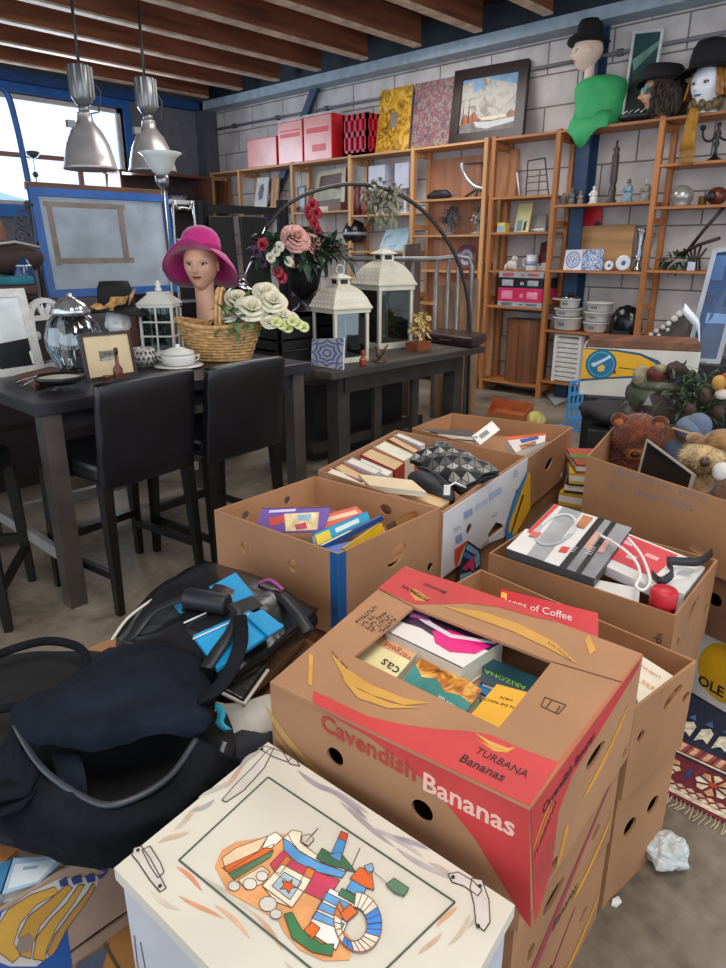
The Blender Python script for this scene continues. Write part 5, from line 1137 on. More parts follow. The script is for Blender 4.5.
for k in range(4): x=6.1+.24*k/3; m.box((x,b.y,T),(x+.035,b.y+.02,T+h)); m.box((x,a.y-.02,T),(x+.035,a.y,T+h))
m.use(mat('8a1028',.5)); m.box((6.13,b.y+.03,T+.03),(6.35,a.y-.03,T+h*.8)); m.build('crate',t)
# paintings on top
slab('canvas','yellow and black abstract canvas on the shelving top','painting',[(381,91),(413,84),(408,151),(375,155)],T,6.2,6.35,.02,art([(.3,'4a3a26'),(.45,'a87c22'),(.58,'d8a52a'),(.75,'c9b98a')],7,dist=2.5),side=mat('8a7d6c',.7))
slab('canvas','pink and grey abstract canvas between the yellow canvas and the landscape','painting',[(416,84),(456,76),(449,147),(410,151)],T,6.2,6.35,.02,art([(.3,'3d3a42'),(.42,'6f6566'),(.5,'8f3f58'),(.56,'94847e'),(.66,'6f8a6c'),(.75,'c24a5a')],14,dist=2.),side=mat('8a7d6c',.7))
q=slean([(455,71),(529,58),(522,135),(448,144)],T,6.17,6.36)
WF=[(mat('6f90ae',.5,var=.2,sc_=8),[(.0,.0),(1,0),(1,.5),(0,.55)]),(art([(.35,'837a72'),(.5,'b5aea2'),(.65,'8a98a4')],5),[(.0,.18),(.4,.1),(1,.3),(1,.66),(0,.7)]),(mat('6f6a68',.6,var=.3,sc_=20),[(0,.78),(.3,.72),(.6,.74),(1,.7),(1,1),(0,1)]),(mat('b5b4b2',.5,var=.08),[(.3,.74),(.55,.76),(.95,.72),(.9,.8),(.5,.86),(.35,.82)]),(mat('9a5a3c',.6,var=.2,sc_=30),[(.1,.68),(.16,.6),(.22,.66),(.3,.58),(.36,.68),(.42,.72),(.1,.78)]),(mat('8a6a4c',.6,var=.2),[(.78,.68),(.84,.62),(.9,.66),(.96,.62),(1,.72),(.8,.74)]),(mat('4a3c34',.7),[(.12,.76),(.13,.4),(.14,.76)]),(mat('4a3c34',.7),[(.2,.74),(.22,.34),(.225,.74)]),(mat('4a3c34',.7),[(.06,.78),(.05,.45),(.075,.78)]),(mat('4a3c34',.7),[(.28,.72),(.26,.5),(.29,.72)])]
quadframe('framed_painting','winter landscape painting in a heavy dark wooden frame on the shelving top','painting',q,.10,.05,mat('22130f',.4,var=.25),mat('8f9a9f',.5,var=.2),[(m_,[(.045+.91*u,.05+.9*v) for u,v in pts]) for m_,pts in WF],mmat=mat('c9bfa4',.5))
quadframe('framed_poster','tall dark teal poster in a thin white frame between the mannequins','poster',slean([(633,31),(664,28),(650,116),(620,122)],T,6.24,6.38),.022,.02,mat('cfd2d0',.4),mat('2c4a48',.4,var=.3,sc_=4),[(mat('6d9488',.4,var=.2),[(.1,.3),(.9,.12),(.9,.18),(.2,.42)]),(mat('16211f',.4,var=.3),[(.03,.62),(.4,.5),(.97,.6),(.97,.98),(.03,.98)])])
# bust with a green top
c=sp(597,126,T,6.22); hp=aX(588,52,6.22); s_=mpp(hp)
t=thing('mannequin_bust','mannequin bust in a bright green sleeveless top, head turned left','mannequin',c)
fwd=math.atan2(.85,-.52); m=MB(); fs=35*s_/.236
head(m,hp,fwd,fs,mat('dcc0ae',.4,var=.04),mat('a84a44',.4,var=0),mat('e6e2dc',.2,var=0),mat('3a4a44',.3,var=0),neck=.17,neckr=.046); m.build('head',t)
sz=hp.z-.20; m=MB(mat('35a561',.65,var=.1,bump=.25,bsc=9)); R=Euler((0,0,math.radians(18))).to_matrix()
def cl(q,a): f=max(0,min(1,(q.z-c.z)/(sz-c.z))); return V((q.x*(1+.05*math.sin(a*9+f*3)*(1-f)),q.y*(1+.05*math.cos(a*9+2*f)*(1-f)),q.z))
H_=sz-T
m.lathe([(.185,T+.01),(.195,T+H_*.2),(.185,T+H_*.45),(.2,T+H_*.65),(.205,T+H_*.8),(.185,T+H_*.9),(.13,T+H_*.97),(.085,T+H_*1.0),(.06,T+H_*.99)],V((c.x,c.y,0)),40,sx=.55,sy=1.05,fn=lambda q,a:V((q.x*(1+.07*math.sin(a*9)*max(0,1-(q.z-T)/H_)),q.y*(1+.04*math.cos(a*8)*max(0,1-(q.z-T)/H_)),q.z)),R=R)
g=[]
for i in range(9):
    f=i/8; y0=c.y+.19-.36*f; zb=T-.015-.15*math.exp(-((f-.38)/.24)**2); g.append([(6.13,y0*.9+c.y*.1,T+.12),(6.085,y0,T+.05),(6.066,y0,T-.0),(6.06,y0,zb)])
m.sheet(g,.006); m.build('green_top',t)
hat('bowler_hat','black felt hat on the green-topped mannequin bust',V((hp.x,hp.y,hp.z+.052*fs)),21*s_,12.5*s_,20*s_,'0f0e11',.25,.0,0,'08080a',.03,.0,-.02)
# wig head with cap and glasses
c=sp(665,122,T,6.22); hp=aX(661,93,6.22); s_=mpp(hp); fs=42*s_/.236
t=thing('wig_mannequin','mannequin head with long brown wig and turquoise sunglasses','mannequin head',c)
m=MB(); head(m,hp,fwd+.1,fs,mat('c99a80',.45,var=.04),mat('9a4a3c',.4,var=0),neck=hp.z-.07*fs-T,neckr=.05*fs); m.build('head',t)
m=MB(mat('3d342c',.7,var=.4,sc_=14)); R=Euler((0,0,fwd+.1)).to_matrix(); rg=random.Random(5)
for k in range(260):
    a=rg.uniform(.9,2*PI-.9); r0=.085*fs; p0=hp+R@V((math.cos(a)*r0*.9,math.sin(a)*r0,.07*fs)); o=V((math.cos(a),math.sin(a),0)); w=rg.uniform(.02,.09)
    p3=V((p0.x,p0.y,T+rg.uniform(.0,.06))); oo=R@o; P=[p0,p0+oo*w*.8+V((0,0,-.06)),p0+oo*(w+rg.uniform(-.02,.03))+V((0,0,-.14)),p0+oo*w*.9+V((0,0,(p3.z-p0.z)))]; m.tube([p_+V((rg.uniform(-.012,.012),rg.uniform(-.018,.018),0)) for p_ in smooth(P,3)],[.008]*9+[.003],4)
m.build('wig',t)
m=MB(mat('5fb0b4',.2,var=.1)); 
for sd in (-1,1): p=hp+R@(V((.098,sd*.034,.012))*fs); m.ell(p,(.006,.034*fs,.022*fs),14,8,R)
m.tube([hp+R@(V((.1,y,.018))*fs) for y in (-.02,0,.02)],.004,6); m.tube([hp+R@(V((x,.07,.018))*fs) for x in (.095,.05,0)],.004,6); m.tube([hp+R@(V((x,-.07,.018))*fs) for x in (.095,.05,0)],.004,6); m.build('sunglasses',t)
hat('cap','slouchy dark cap on the long-haired wig head',V((hp.x,hp.y,hp.z+.055*fs)),24*s_,20*s_,15*s_,'121015',.1,.1,0,None,.03,.3,.02)
m=MB(mat('1c1c22',.5,var=.2)); c=sp(637,123,T,6.16); m.ell(c+V((0,0,.045)),(.08,.17,.045),20,10); t=thing('slipper','dark patterned slipper lying before the teal poster','shoe',c); m.build('shoe_body',t); m=MB(mat('a9b3b0',.6,var=.4,sc_=30)); 
for k in range(4): m.tube([c+V((-.07,.1-.05*k,.06)),c+V((-.04,.08-.05*k,.088)),c+V((.03,.09-.05*k,.075))],.007,6)
m.build('pattern_band',t)
# masked head with large black hat and mustard scarf
c=sp(712,118,T,6.14); hp=aX(708,86,6.14); s_=mpp(hp); fs=44*s_/.236; fw2=math.atan2(.25,-.97)
t=thing('mannequin','white-masked mannequin head with blue lips under a big black hat','mannequin head',c)
m=MB(); head(m,hp,fw2,fs,mat('dfe2e8',.35,var=.03),mat('4a7a9a',.4,var=0),mat('8a929c',.4,var=0),mat('3a4450',.4,var=0),neck=hp.z-.07*fs-T,neckr=.05*fs); m.build('head',t)
m=MB(mat('a9702c',.6,var=.3,sc_=30)); R2=Euler((0,0,fw2)).to_matrix()
for k in range(60):
    a=rg.uniform(.8,2*PI-.8); p0=hp+R2@(V((math.cos(a)*.07,math.sin(a)*.085,.07))*fs); p1=hp+R2@(V((math.cos(a)*.09,math.sin(a)*.12,-.06))*fs); m.tube([p0,(p0+p1)/2+V((0,0,.01)),p1],.009,5)
m.build('wig',t)
hat('wide_hat','big black brimmed hat on the white-masked head',V((hp.x,hp.y,hp.z+.075*fs)),33*s_,20*s_,25*s_,'0e0c10',.0,.05,.6,None,.04,.0,.03)
SCF=mat('a8761c',.7,var=.2,sc_=20); t=thing('scarf','mustard fringed scarf hanging from the masked head over the shelf edge','scarf',(6.1,aX(695,125,6.1).y,T))
m=MB(SCF)
pts=[(702,96,6.12),(696,106,6.08),(692,122,6.05),(689,138,6.052),(688,150,6.055)]
g=[[aX(x+w*(.5+i*.12),y+abs(w)*.2,X) for w in (-9,-4,0,4,7)] for i,(x,y,X) in enumerate(pts)]; m.sheet(g,.012); m.build('scarf_cloth',t)
m=MB(SCF)
for k in range(9): p=aX(681+1.7*k,150,6.055); m.tube([p,p+V((.0,.002,-.07)),p+V((0,-.004,-.1))],.005,5)
m.build('fringe',t)
m=MB(mat('6d5a3a',.6,var=.4,sc_=40)); 
for k in range(12): a=2*PI*k/12; m.ell(V((hp.x,hp.y,T+.06))+V((.085*math.cos(a),.10*math.sin(a),.02*math.sin(3*a))),(.03,.03,.04),8,6)
t=thing('collar','ruffled golden brown collar at the base of the masked head','collar',(hp.x,hp.y,T)); m.build('ruffle',t)
# ---- small things on the shelves
def lat(name,label,cat,x,y,z,prof,col,X=6.22,rough=.35,sc1=None,part='body',group=None,metal=0,n=24,var=.12):
    c=sp(x,y,z,X); s_=mpp(c); t=thing(name,label,cat,c,0,group); m=MB(mat(col,rough,metal,var=var)); m.lathe([(r*s_,h*s_) for r,h in prof],c,n); m.build(part,t); return t,c,s_
# candelabra
c=sp(714,161,2.046,6.2); s_=mpp(c); t=thing('candelabra','ornate black metal candelabra on the upper right shelf','candelabra',c); m=MB(mat('17171a',.4,var=.2))
m.lathe([(9*s_,0),(8*s_,1*s_),(2*s_,5*s_),(1.4*s_,12*s_),(3*s_,16*s_),(1.5*s_,20*s_),(3.4*s_,25*s_),(1.2*s_,30*s_),(2.5*s_,34*s_),(0,36*s_)],c,18); m.build('stem',t)
for sg in (-1,1): 
    m=MB(m.mats[0] if 0 else mat('17171a',.4,var=.2)); P=smooth([c+V((0,-sg*0*s_,24*s_)),c+V((0,-sg*7*s_,19*s_)),c+V((0,-sg*13*s_,22*s_)),c+V((0,-sg*15*s_,29*s_))],5); m.tube(P,1.2*s_,6); m.lathe([(1*s_,0),(3*s_,2*s_),(2.4*s_,5*s_)],P[-1],12); m.build('arm',t)
lat('metal_globe','silver ball-shaped pot with a collar on the right shelf','pot',681,204,1.728,[(8,0),(9,1),(8,3),(10.5,6),(11,11),(8.5,16),(4,19),(0,20)],'b9b8b4',rough=.25,metal=.5)
c=sp(691,203,1.728,6.3); 
lat('brass_cup','small brass cup between the silver pot and the brown jug','cup',702,204,1.728,[(3.5,0),(4,1),(4,8),(4.4,9),(3.4,9),(3.2,2)],'7d5c2c',rough=.35,metal=.5)
t,c,s_=lat('jug','round dark copper jug lying on the right shelf','jug',716,203,1.728,[(3,0),(8,3),(9.5,8),(8.5,13),(5,16),(0,17)],'6d3a2c',rough=.3,metal=.3); m=MB(BLACK); m.lathe([(5*s_,0),(4*s_,2*s_),(0,2*s_)],c+V((-9*s_,3*s_,8*s_)),14,R=Euler((0,-PI/2,0)).to_matrix()); m.build('mouth',t)
# sticks and ornaments
for lab,a,b in (('long dark stick slanting up across the right shelf',(682,258),(726,205)),('shorter dark stick lying across the long one',(678,255),(720,238))):
    p=aX(*a,6.2); q=aX(*b,6.15); p.z=max(p.z,1.245); m=MB(mat('2a221d',.5)); m.tube([p,(p+q)/2+V((0,0,.015)),q],.014,8); tag(m.build('stick',loc=p,world='base'),lab,'stick')
c=sp(692,269,1.232,6.2); t=thing('ornament','dark stalky ornament with a white tag on the right shelf','ornament',c); m=MB(mat('2c2724',.5,var=.3)); 
for k in range(5): m.tube([c+V((0,.03*(k-2),0)),c+V((.02,.02*(k-2),.1)),c+V((0,.045*(k-2),.17+.02*(k%2)))],.009,6)
m.build('stalk',t); MB(mat('c9d2e0',.5)).box((c.x-.03,c.y-.03,1.233),(c.x-.02,c.y+.03,1.30)).build('paper_tag',t)
c=sp(675,268,1.232,6.24); t=thing('leafy_ornament','dark green leafy ornament beside the stalky one','ornament',c); m=MB(DGREEN); foliage(m,c+V((0,0,.07)),(.05,.12,.05),50,.08,.035,12); m.build('foliage',t)
# figurines
def fig(label,x,y,z,h,col,robe=None,dy=0):
    c=sp(x,y,z,6.2); s_=mpp(c); t=thing('figurine',label,'figurine',c,0,'figurines on the upper right shelf'); m=MB(mat(robe or col,.4,var=.25,sc_=30)); m.lathe([(.28*h*s_,0),(.3*h*s_,.06*h*s_),(.2*h*s_,.12*h*s_),(.24*h*s_,.3*h*s_),(.15*h*s_,.5*h*s_),(.2*h*s_,.66*h*s_),(.08*h*s_,.78*h*s_)],c,16,sx=.8); m.tube([c+V((0,.16*h*s_,.66*h*s_)),c+V((-.1*h*s_,.24*h*s_,.5*h*s_)),c+V((-.2*h*s_,.08*h*s_,.46*h*s_))],.05*h*s_,6); m.tube([c+V((0,-.16*h*s_,.66*h*s_)),c+V((-.1*h*s_,-.24*h*s_,.5*h*s_)),c+V((-.2*h*s_,-.04*h*s_,.46*h*s_))],.05*h*s_,6); m.build('figure',t); m=MB(mat(col,.4)); m.ell(c+V((0,0,.88*h*s_)),(.1*h*s_,.1*h*s_,.12*h*s_),12,8); m.build('head',t)
fig('grey crouching figurine, leftmost on the figurine shelf',563,204,1.776,12,'77776f'); fig('grey-green figurine, second from the left on the figurine shelf',571,204,1.776,16,'66706a'); fig('small brown-grey figurine beside the blue steel column',580,203,1.776,13,'8f7f74')
fig('slim white figurine left of the dark candlestick',593,203,1.776,17,'e2e0dc'); fig('figurine in pale blue right of the dark candlestick',627,202,1.776,22,'6f6a5c','7d9aa8'); fig('white and dark figurine next to the shelf upright',645,201,1.776,21,'cfcac2','8a8880')
lat('candlestick','tall dark turned wooden candlestick on the figurine shelf','candlestick',611,203,1.776,[(5,0),(5,2),(3.4,4),(3.6,14),(2.6,16),(3.6,20),(3.4,44),(2.4,46),(3.4,49),(1,52),(1.2,56),(0,58)],'45302c')
# middle right shelf
slab('hardcover_book','bright red book with a dark emblem standing behind the wooden board','book',[(575,206),(602,203),(600,268),(577,270)],1.216,6.36,6.38,.018,mat('cc2430',.4),[(mat('1c2038',.5),[(.6,.35),(.85,.25),(1,.3),(1,.5),(.7,.52)])])
slab('wooden_board','plain pine board leaning behind the blue tiles','board',[(569,227),(635,224),(630,267),(567,270)],1.216,6.28,6.35,.02,wood('b78a58',1,.5,.15))
for i,(lab,px) in enumerate((('blue tile with a round medallion, left of the pair on the shelf',[(566,250),(583,249.5),(581,269),(563,269)]),('blue tile with an all-over vine pattern, right of the pair on the shelf',[(583.5,249.5),(604,249),(602,269),(581.5,269)]))):
    tl=art([(.42,'dfe2ea'),(.5,'7f92bd'),(.6,'3f5a94')],28,kind='noise',dist=3)
    slab('tile',lab,'tile',px,1.216,6.14,6.19,.012,mat('d3d8e4',.25) if i==0 else tl,[(mat('7d93bd',.3,var=.3,sc_=50),[(.5+.42*math.cos(a*PI/8),.5+.42*math.sin(a*PI/8)) for a in range(16)]),(mat('d3d8e4',.3),[(.5+.34*math.cos(a*PI/8),.5+.34*math.sin(a*PI/8)) for a in range(16)]),(tl,[(.5+.3*math.cos(a*PI/8),.5+.3*math.sin(a*PI/8)) for a in range(16)])] if i==0 else [])
def plate(label,x,y,z,r,X,Xl,col='dfe3e8',dec='4a6aa8',name='plate',group=None,rimc=None):
    c=sp(x,y,z,X); s_=mpp(c); R=Euler((0,-PI/2+Xl,0)).to_matrix(); cc=c+V((0,0,r*s_*math.cos(Xl)+.002)); t=thing(name,label,'plate',c,0,group)
    m=MB(mat(rimc or col,.2,var=.06)); m.lathe([(0,.0),(r*.6*s_,.002),(r*s_,.014),(r*s_,.018),(r*.62*s_,.007),(0,.005)],cc,32,R=R); m.build('rim',t)
    m=MB(mat(col,.2,var=.06)); m.lathe([(r*.62*s_,.0075),(0,.0065)],cc,32,R=R); m.use(mat(dec,.3,var=.3,sc_=50)); m.lathe([(r*.34*s_,.0085),(r*.3*s_,.0088),(0,.0085)],cc,14,R=R); m.build('centre',t)
plate('small blue and white plate between the tiles and the round plate',609,270,1.216,4.6,6.16,.15); plate('round blue and white plate right of the small one',623,270,1.216,7.4,6.16,.15)
for lab,x,h,col in (('clear glass vase on the middle right shelf',637,40,'b9b7b2'),('twisted silver candle holder beside the glass vase',646,36,'8d8883')):
    c=sp(x,269,1.216,6.22); s_=mpp(c); t=thing('vase',lab,'vase',c); m=MB(glass('e8ecec',.05,.3) if 'glass' in lab and 'clear' in lab else mat(col,.2,.7,var=.3)); m.lathe([(5*s_,0),(5*s_,2*s_),(2.5*s_,5*s_),(3*s_,h*.4*s_),(2.4*s_,h*.5*s_),(4.6*s_,h*.95*s_),(4.8*s_,h*s_),(4.2*s_,h*s_)],c,20,fn=(lambda q,a:V((q.x*(1+.12*math.sin(a*3+q.z*60)),q.y*(1+.12*math.sin(a*3+q.z*60)),q.z))) if 'twisted' in lab else None); m.build('vase_body',t)
# casserole dishes
def dish(label,x,y,z,r,h,lid=False,dz=0,hand=False):
    c=sp(x,y,z,6.2); s_=mpp(c); c.z+=dz*s_; t=thing('casserole',label,'dish',c,0,'white casserole dishes'); m=MB(mat('dddbd6',.25,var=.03)); m.lathe([(r*.72*s_,0),(r*.9*s_,.15*h*s_),(r*s_,.9*h*s_),(r*1.06*s_,.92*h*s_),(r*1.06*s_,h*s_),(r*.95*s_,h*s_),(r*.8*s_,.3*h*s_)],c,28)
    m.use(mat('6f7a8c',.4,var=.3)); k=-.2
    for i in range(3): m.ell(c+V((-r*.965*s_,(i-1)*2.2*s_,.5*h*s_)),(.002,.9*s_,.13*h*s_),8,6)
    m.build('dish_body',t)
    if hand: m=MB(mat('dddbd6',.3)); m.bar(c+V((0,r*s_,.85*h*s_)),c+V((0,r*1.8*s_,.95*h*s_)),.03,.014); m.build('handle',t)
    if lid: m=MB(glass('e3e6e8',.05,.3)); m.lathe([(r*1.0*s_,h*s_),(r*.8*s_,h*1.25*s_),(r*.2*s_,h*1.4*s_),(r*.18*s_,h*1.7*s_),(0,h*1.8*s_)],c,24); m.build('lid',t)
dish('largest white casserole at the bottom of the left stack',567,332,.67,14.5,13); dish('middle white casserole in the left stack',566.5,332,.67,13.5,8,dz=13.1); dish('small white casserole with a handle topping the left stack',567,332,.67,10,9,True,21.2,True)
dish('bottom white casserole of the right stack',595,333,.67,12,10); dish('middle white casserole of the right stack',595.5,333,.67,12.5,10,dz=10.1); dish('top white casserole of the right stack',597,333,.67,13,9,dz=20.2)
c=sp(625,331,.67,6.22); s_=mpp(c); t=thing('black_helmet','glossy black rounded hood beside the casserole dishes','helmet',c); m=MB(mat('141418',.2,var=.1)); m.lathe([(15*s_,0),(17*s_,6*s_),(15*s_,18*s_),(9*s_,26*s_),(0,29*s_)],c,28,sx=.62); m.build('shell',t); MB(mat('2c2c30',.4)).box((c.x-.62*17*s_-.004,c.y-.08,.68),(c.x-.62*15*s_,c.y+.08,.71)).build('rim',t)
c=sp(568,385,.188,6.2); t=thing('louvred_shutter','white louvred panel standing on the bottom shelf','panel',c); m=MB(WW); h=.62-.19; 
for k in range(9): z=.20+h*k/9*.95; m.hexa([V(p) for p in ((6.12,c.y-.11,z),(6.16,c.y-.11,z+.01),(6.16,c.y+.11,z+.01),(6.12,c.y+.11,z),(6.12,c.y-.11,z+.03),(6.16,c.y-.11,z+.045),(6.16,c.y+.11,z+.045),(6.12,c.y+.11,z+.03))])
m.build('louvre',t); m=MB(WW); m.box((6.11,c.y-.14,.19),(6.17,c.y-.11,.64)).box((6.11,c.y+.11,.19),(6.17,c.y+.14,.64)).box((6.11,c.y-.11,.62),(6.17,c.y+.11,.64)); m.build('frame',t)
# pearls on a dark cloth lump
c=sp(668,334,.67,6.2); s_=mpp(c); t=thing('stone_ornament','dark sloping rock ornament studded with white pearls','ornament',c); m=MB(mat('55504c',.8,var=.3,bump=.3)); m.hexa([c+V(p)*s_ for p in ((-8,18,0),(-8,-24,0),(8,-24,0),(8,18,0),(-6,-6,20),(-6,-18,26),(5,-18,26),(5,-6,20))]); m.build('rock',t,bevel=.02); m=MB(mat('d9d4cc',.35)); 
for y,z,r in ((14,3,2.4),(9,7,2.4),(3,11,2.6),(-2,15,2.8),(-7,20,3.4),(-11,25,3.4),(-16,28,3.2),(-2,9,2),(6,3,2)): m.ell(c+V((-7.5,y,z))*s_,r*s_,10,7)
m.build('pearl',t)
# section between the paired uprights and the next
slab('picture_stack','stack-edge of bare wooden frames at the left of the upper narrow shelf','picture frame',[(501,151),(517,149),(515,193),(499,195)],1.869,6.3,6.36,.05,wood('b98258',2,.55,.2))
c=sp(538,190,1.869,6.24); t=thing('wire_rack','black wire file rack on the upper narrow shelf','rack',c); m=MB(mat('2e2c30',.4)); q=slean([(528,161),(545,158),(549,189),(526,192)],1.869,6.2,6.28)
for a,b in ((0,1),(1,2),(2,3),(3,0)): m.tube([q[a],q[b]],.006,6)
for v in (.45,.62,.85): m.tube([bil(q,0,v),bil(q,1,v)],.004,6)
for p in (q[2],q[3]): m.tube([p,p+V((.12,0,0))],.005,6)
m.build('wire',t)
m=MB(mat('d9d8d6',.4)); a=sp(520,190,1.87,6.15); b=aX(517,173,6.2); m.tube([a,b],[.006,.012],6); tag(m.build('white_quill',loc=a,world='base'),'slim white quill leaning on the upper narrow shelf','quill')
slab('greeting_card','tall pale yellow card with blue figures on the narrow shelf','card',[(519,204),(533,203),(528,231),(514,232)],1.552,6.18,6.24,.012,mat('c9c48a',.6,var=.1),[(mat('6d8a9c',.6,var=.3),[(.1,.6),(.5,.55),(.5,.95),(.1,.98)]),(mat('2c3438',.6),[(.62,.65),(.8,.6),(.8,.95),(.6,.95)])])
m=MB(mat('d8c85c',.5)); c=sp(503,232,1.552,6.16); s_=mpp(c); m.box((c.x-.04,c.y-4.5*s_,1.553),(c.x+.04,c.y+4.5*s_,1.553+9*s_)); m.use(mat('8fb4d0',.5)); m.flat([V((c.x-.041,c.y+y*s_,1.553+z*s_)) for y,z in ((3.5,.5),(-3.5,.5),(-3.5,6),(3.5,6))]); tag(m.build('small_box',loc=(c.x,c.y,1.553),world='base'),'small yellow and blue box at the left of the narrow shelf','box')
slab('hardcover_book','grey book leaning right of the yellow card','book',[(532,216),(547,214),(545,230),(529,231)],1.552,6.24,6.3,.02,mat('8d8880',.5,var=.2),[(WHITE,[(.1,.8),(.9,.8),(.9,.9),(.1,.9)])])
c=sp(511,270,1.2,6.2); s_=mpp(c); t=thing('dog_figurine','white china dog on the shelf above the games','figurine',c); m=MB(mat('d6d2cf',.3,var=.08)); m.ell(c+V((0,0,5*s_)),(3.4*s_,6*s_,4.6*s_)); m.ell(c+V((0,-3.5*s_,11*s_)),(2.8*s_,3.4*s_,3.*s_)); m.tube([c+V((0,-4*s_,9*s_)),c+V((0,-5*s_,0))],[2*s_,1.6*s_],8); m.tube([c+V((0,5*s_,5*s_)),c+V((0,7*s_,0))],[2.4*s_,1.6*s_],8); m.build('dog',t)
t,c,s_=lat('mug','white mug with a blue band on the shelf above the games','mug',531,270,1.2,[(5,0),(5.4,1),(5.4,15),(4.9,15),(4.8,2)],'d9dade',rough=.25); m=MB(mat('d9dade',.25)); m.tube([c+V((0,5*s_,12*s_)),c+V((0,9*s_,11*s_)),c+V((0,9*s_,5*s_)),c+V((0,5*s_,3*s_))],1*s_,6); m.build('handle',t); m=MB(mat('8fa4c0',.3)); m.lathe([(5.5*s_,5*s_),(5.5*s_,9*s_)],c,24); m.build('band',t)
slab('hardcover_book','maroon book leaning behind the mug beside the upright','book',[(541,243),(551,240),(549,268),(537,270)],1.2,6.26,6.32,.03,mat('5c2028',.4,var=.15),[(mat('d0ccc6',.6),[(.0,.75),(1,.7),(1,1),(0,1)])])
zz=.866; Gm='board game boxes stacked on the narrow shelf'
for lab,h,col,dec in (('silver game box at the bottom of the game stack',.045,'a9b0b2','6a7a80'),('pink game box in the game stack',.13,'d22a5c','e690ac'),('black game box above the pink one',.095,'1d1c20','b0b0b4'),('grey game box on top of the game stack',.055,'a3a6a4','c05a60')):
    a=sp(496,300,zz,6.05); b=sp(540,300,zz,6.05); m=MB(mat(col,.35,var=.1)); m.box((6.08,b.y,zz),(6.36,a.y-.0,zz+h)); m.use(mat(dec,.4,var=.2)); W=a.y-b.y
    for u0,u1,v0,v1 in ((.08,.34,.2,.8),(.5,.58,.3,.6),(.66,.9,.25,.75)): m.flat([V((6.0795,a.y-W*u,zz+h*v)) for u,v in ((u0,v0),(u1,v0),(u1,v1),(u0,v1))])
    tag(m.build('game_box',loc=(6.2,(a.y+b.y)/2,zz),world='base',bevel=.002),lab,'game box',Gm); zz+=h+.0005
c=sp(520,384,.118,6.2); s_=mpp(c); t=thing('cabinet','small curved-front brown wooden cabinet on the bottom shelf','cabinet',c); m=MB(wood('7d4f30',2,.4,.25)); yw=19*s_; P=[V((6.36,c.y+yw,.119)),V((6.36,c.y-yw,.119))]+[V((6.2-.1*math.sin(PI*k/10),c.y-yw+2*yw*k/10,.119)) for k in range(11)]; m.prism(P,(0,0,.6)); m.build('cabinet_body',t); m=MB(wood('6a4028',2,.4)); P2=[V((p.x-.006 if p.x<6.3 else p.x,c.y+(p.y-c.y)*1.03,.719)) for p in P]; m.prism(P2,(0,0,.02)); m.build('top',t); m=MB(mat('7d4f30',.4)); m.box((6.09,c.y-.003,.15),(6.1,c.y+.003,.69)); m.build('door_gap',t)
c=sp(555,380,.188,6.2); 
# section 412-487
c=sp(478,195,1.886,6.2); s_=mpp(c); t=thing('letter_scale','silver letter balance with a curved quadrant on the shelf','scale',c); MS=mat('b9bec2',.25,.6,var=.15)
m=MB(MS); P=[aX(x,y,6.2) for x,y in ((462,163),(464,172),(469,181),(476,187),(484,189))]; m.tube(smooth(P,4),2.2*s_,8); m.build('quadrant',t); m=MB(mat('2a2a2e',.4)); m.tube([aX(482,163,6.2),aX(483,190,6.2)],1.3*s_,8); m.tube([aX(465,164,6.2),aX(483,163,6.2)],1.*s_,6); m.tube([aX(486,150,6.2),aX(485,170,6.2)],.5*s_,6); m.build('beam',t)
m=MB(mat('2a2a2e',.4)); 
for a in ((465,194),(488,193),(476,195)): m.tube([aX(478,188,6.2),sp(a[0],a[1],1.892,6.2 if a[0]!=476 else 6.12)],1.3*s_,6)
m.build('foot',t)
c=sp(440,197,1.886,6.2); s_=mpp(c); t=thing('folded_umbrella','black folded bundle lying on the upper shelf','umbrella',c); m=MB(mat('1c1c22',.5,var=.2)); m.tube([c+V((0,15*s_,3*s_)),c+V((0,6*s_,5*s_)),c+V((0,-8*s_,4.5*s_)),c+V((0,-14*s_,3*s_))],[2*s_,4.4*s_,4.2*s_,1.5*s_],10); m.build('cloth',t); m=MB(mat('77777c',.4)); m.tube([c+V((0,-13*s_,3.5*s_)),c+V((0,-18*s_,5*s_))],1*s_,6); m.build('handle',t)
for lab,x,col in (('grey metal tree ornament at the left of the middle shelf',450,'5f6468'),('pale coral ornament right of the tree ornament',479,'8f8a86')):
    c=sp(x,233,1.538,6.2); s_=mpp(c); t=thing('tree_ornament',lab,'ornament',c); m=MB(mat(col,.5,var=.3,sc_=30)); rg=random.Random(x); m.lathe([(9*s_,0),(9*s_,1.2*s_),(2*s_,3*s_),(1.6*s_,10*s_)],c,14)
    for k in range(16): a=rg.uniform(0,6.28); r=rg.uniform(4,11); z=rg.uniform(10,25); m.tube([c+V((0,0,8*s_)),c+V((.2*r*math.sin(a),r*.6*math.cos(a),z*.6))*s_,c+V((.3*r*math.sin(a),r*math.cos(a),z))*s_],[.9*s_,.7*s_,.4*s_],5)
    m.build('branch',t); m=MB(mat(col,.6,var=.4,sc_=40)); foliage(m,c+V((0,0,18*s_)),(.05,10*s_,8*s_),60,6*s_,4*s_,x); m.build('foliage',t)
plate('round plate with a purple rim standing against the wooden shelf back',466,268,1.188,12,6.3,.12,'c8c2cc','7a6a8c',rimc='8a5a6a')
m=MB(BLACK); c=sp(484,269,1.188,6.15); m.box((c.x,c.y-.05,1.189),(c.x+.08,c.y+.05,1.27)); tag(m.build('black_box',loc=(c.x,c.y,1.189),world='base',bevel=.003),'small black box at the end of the plate shelf','box')
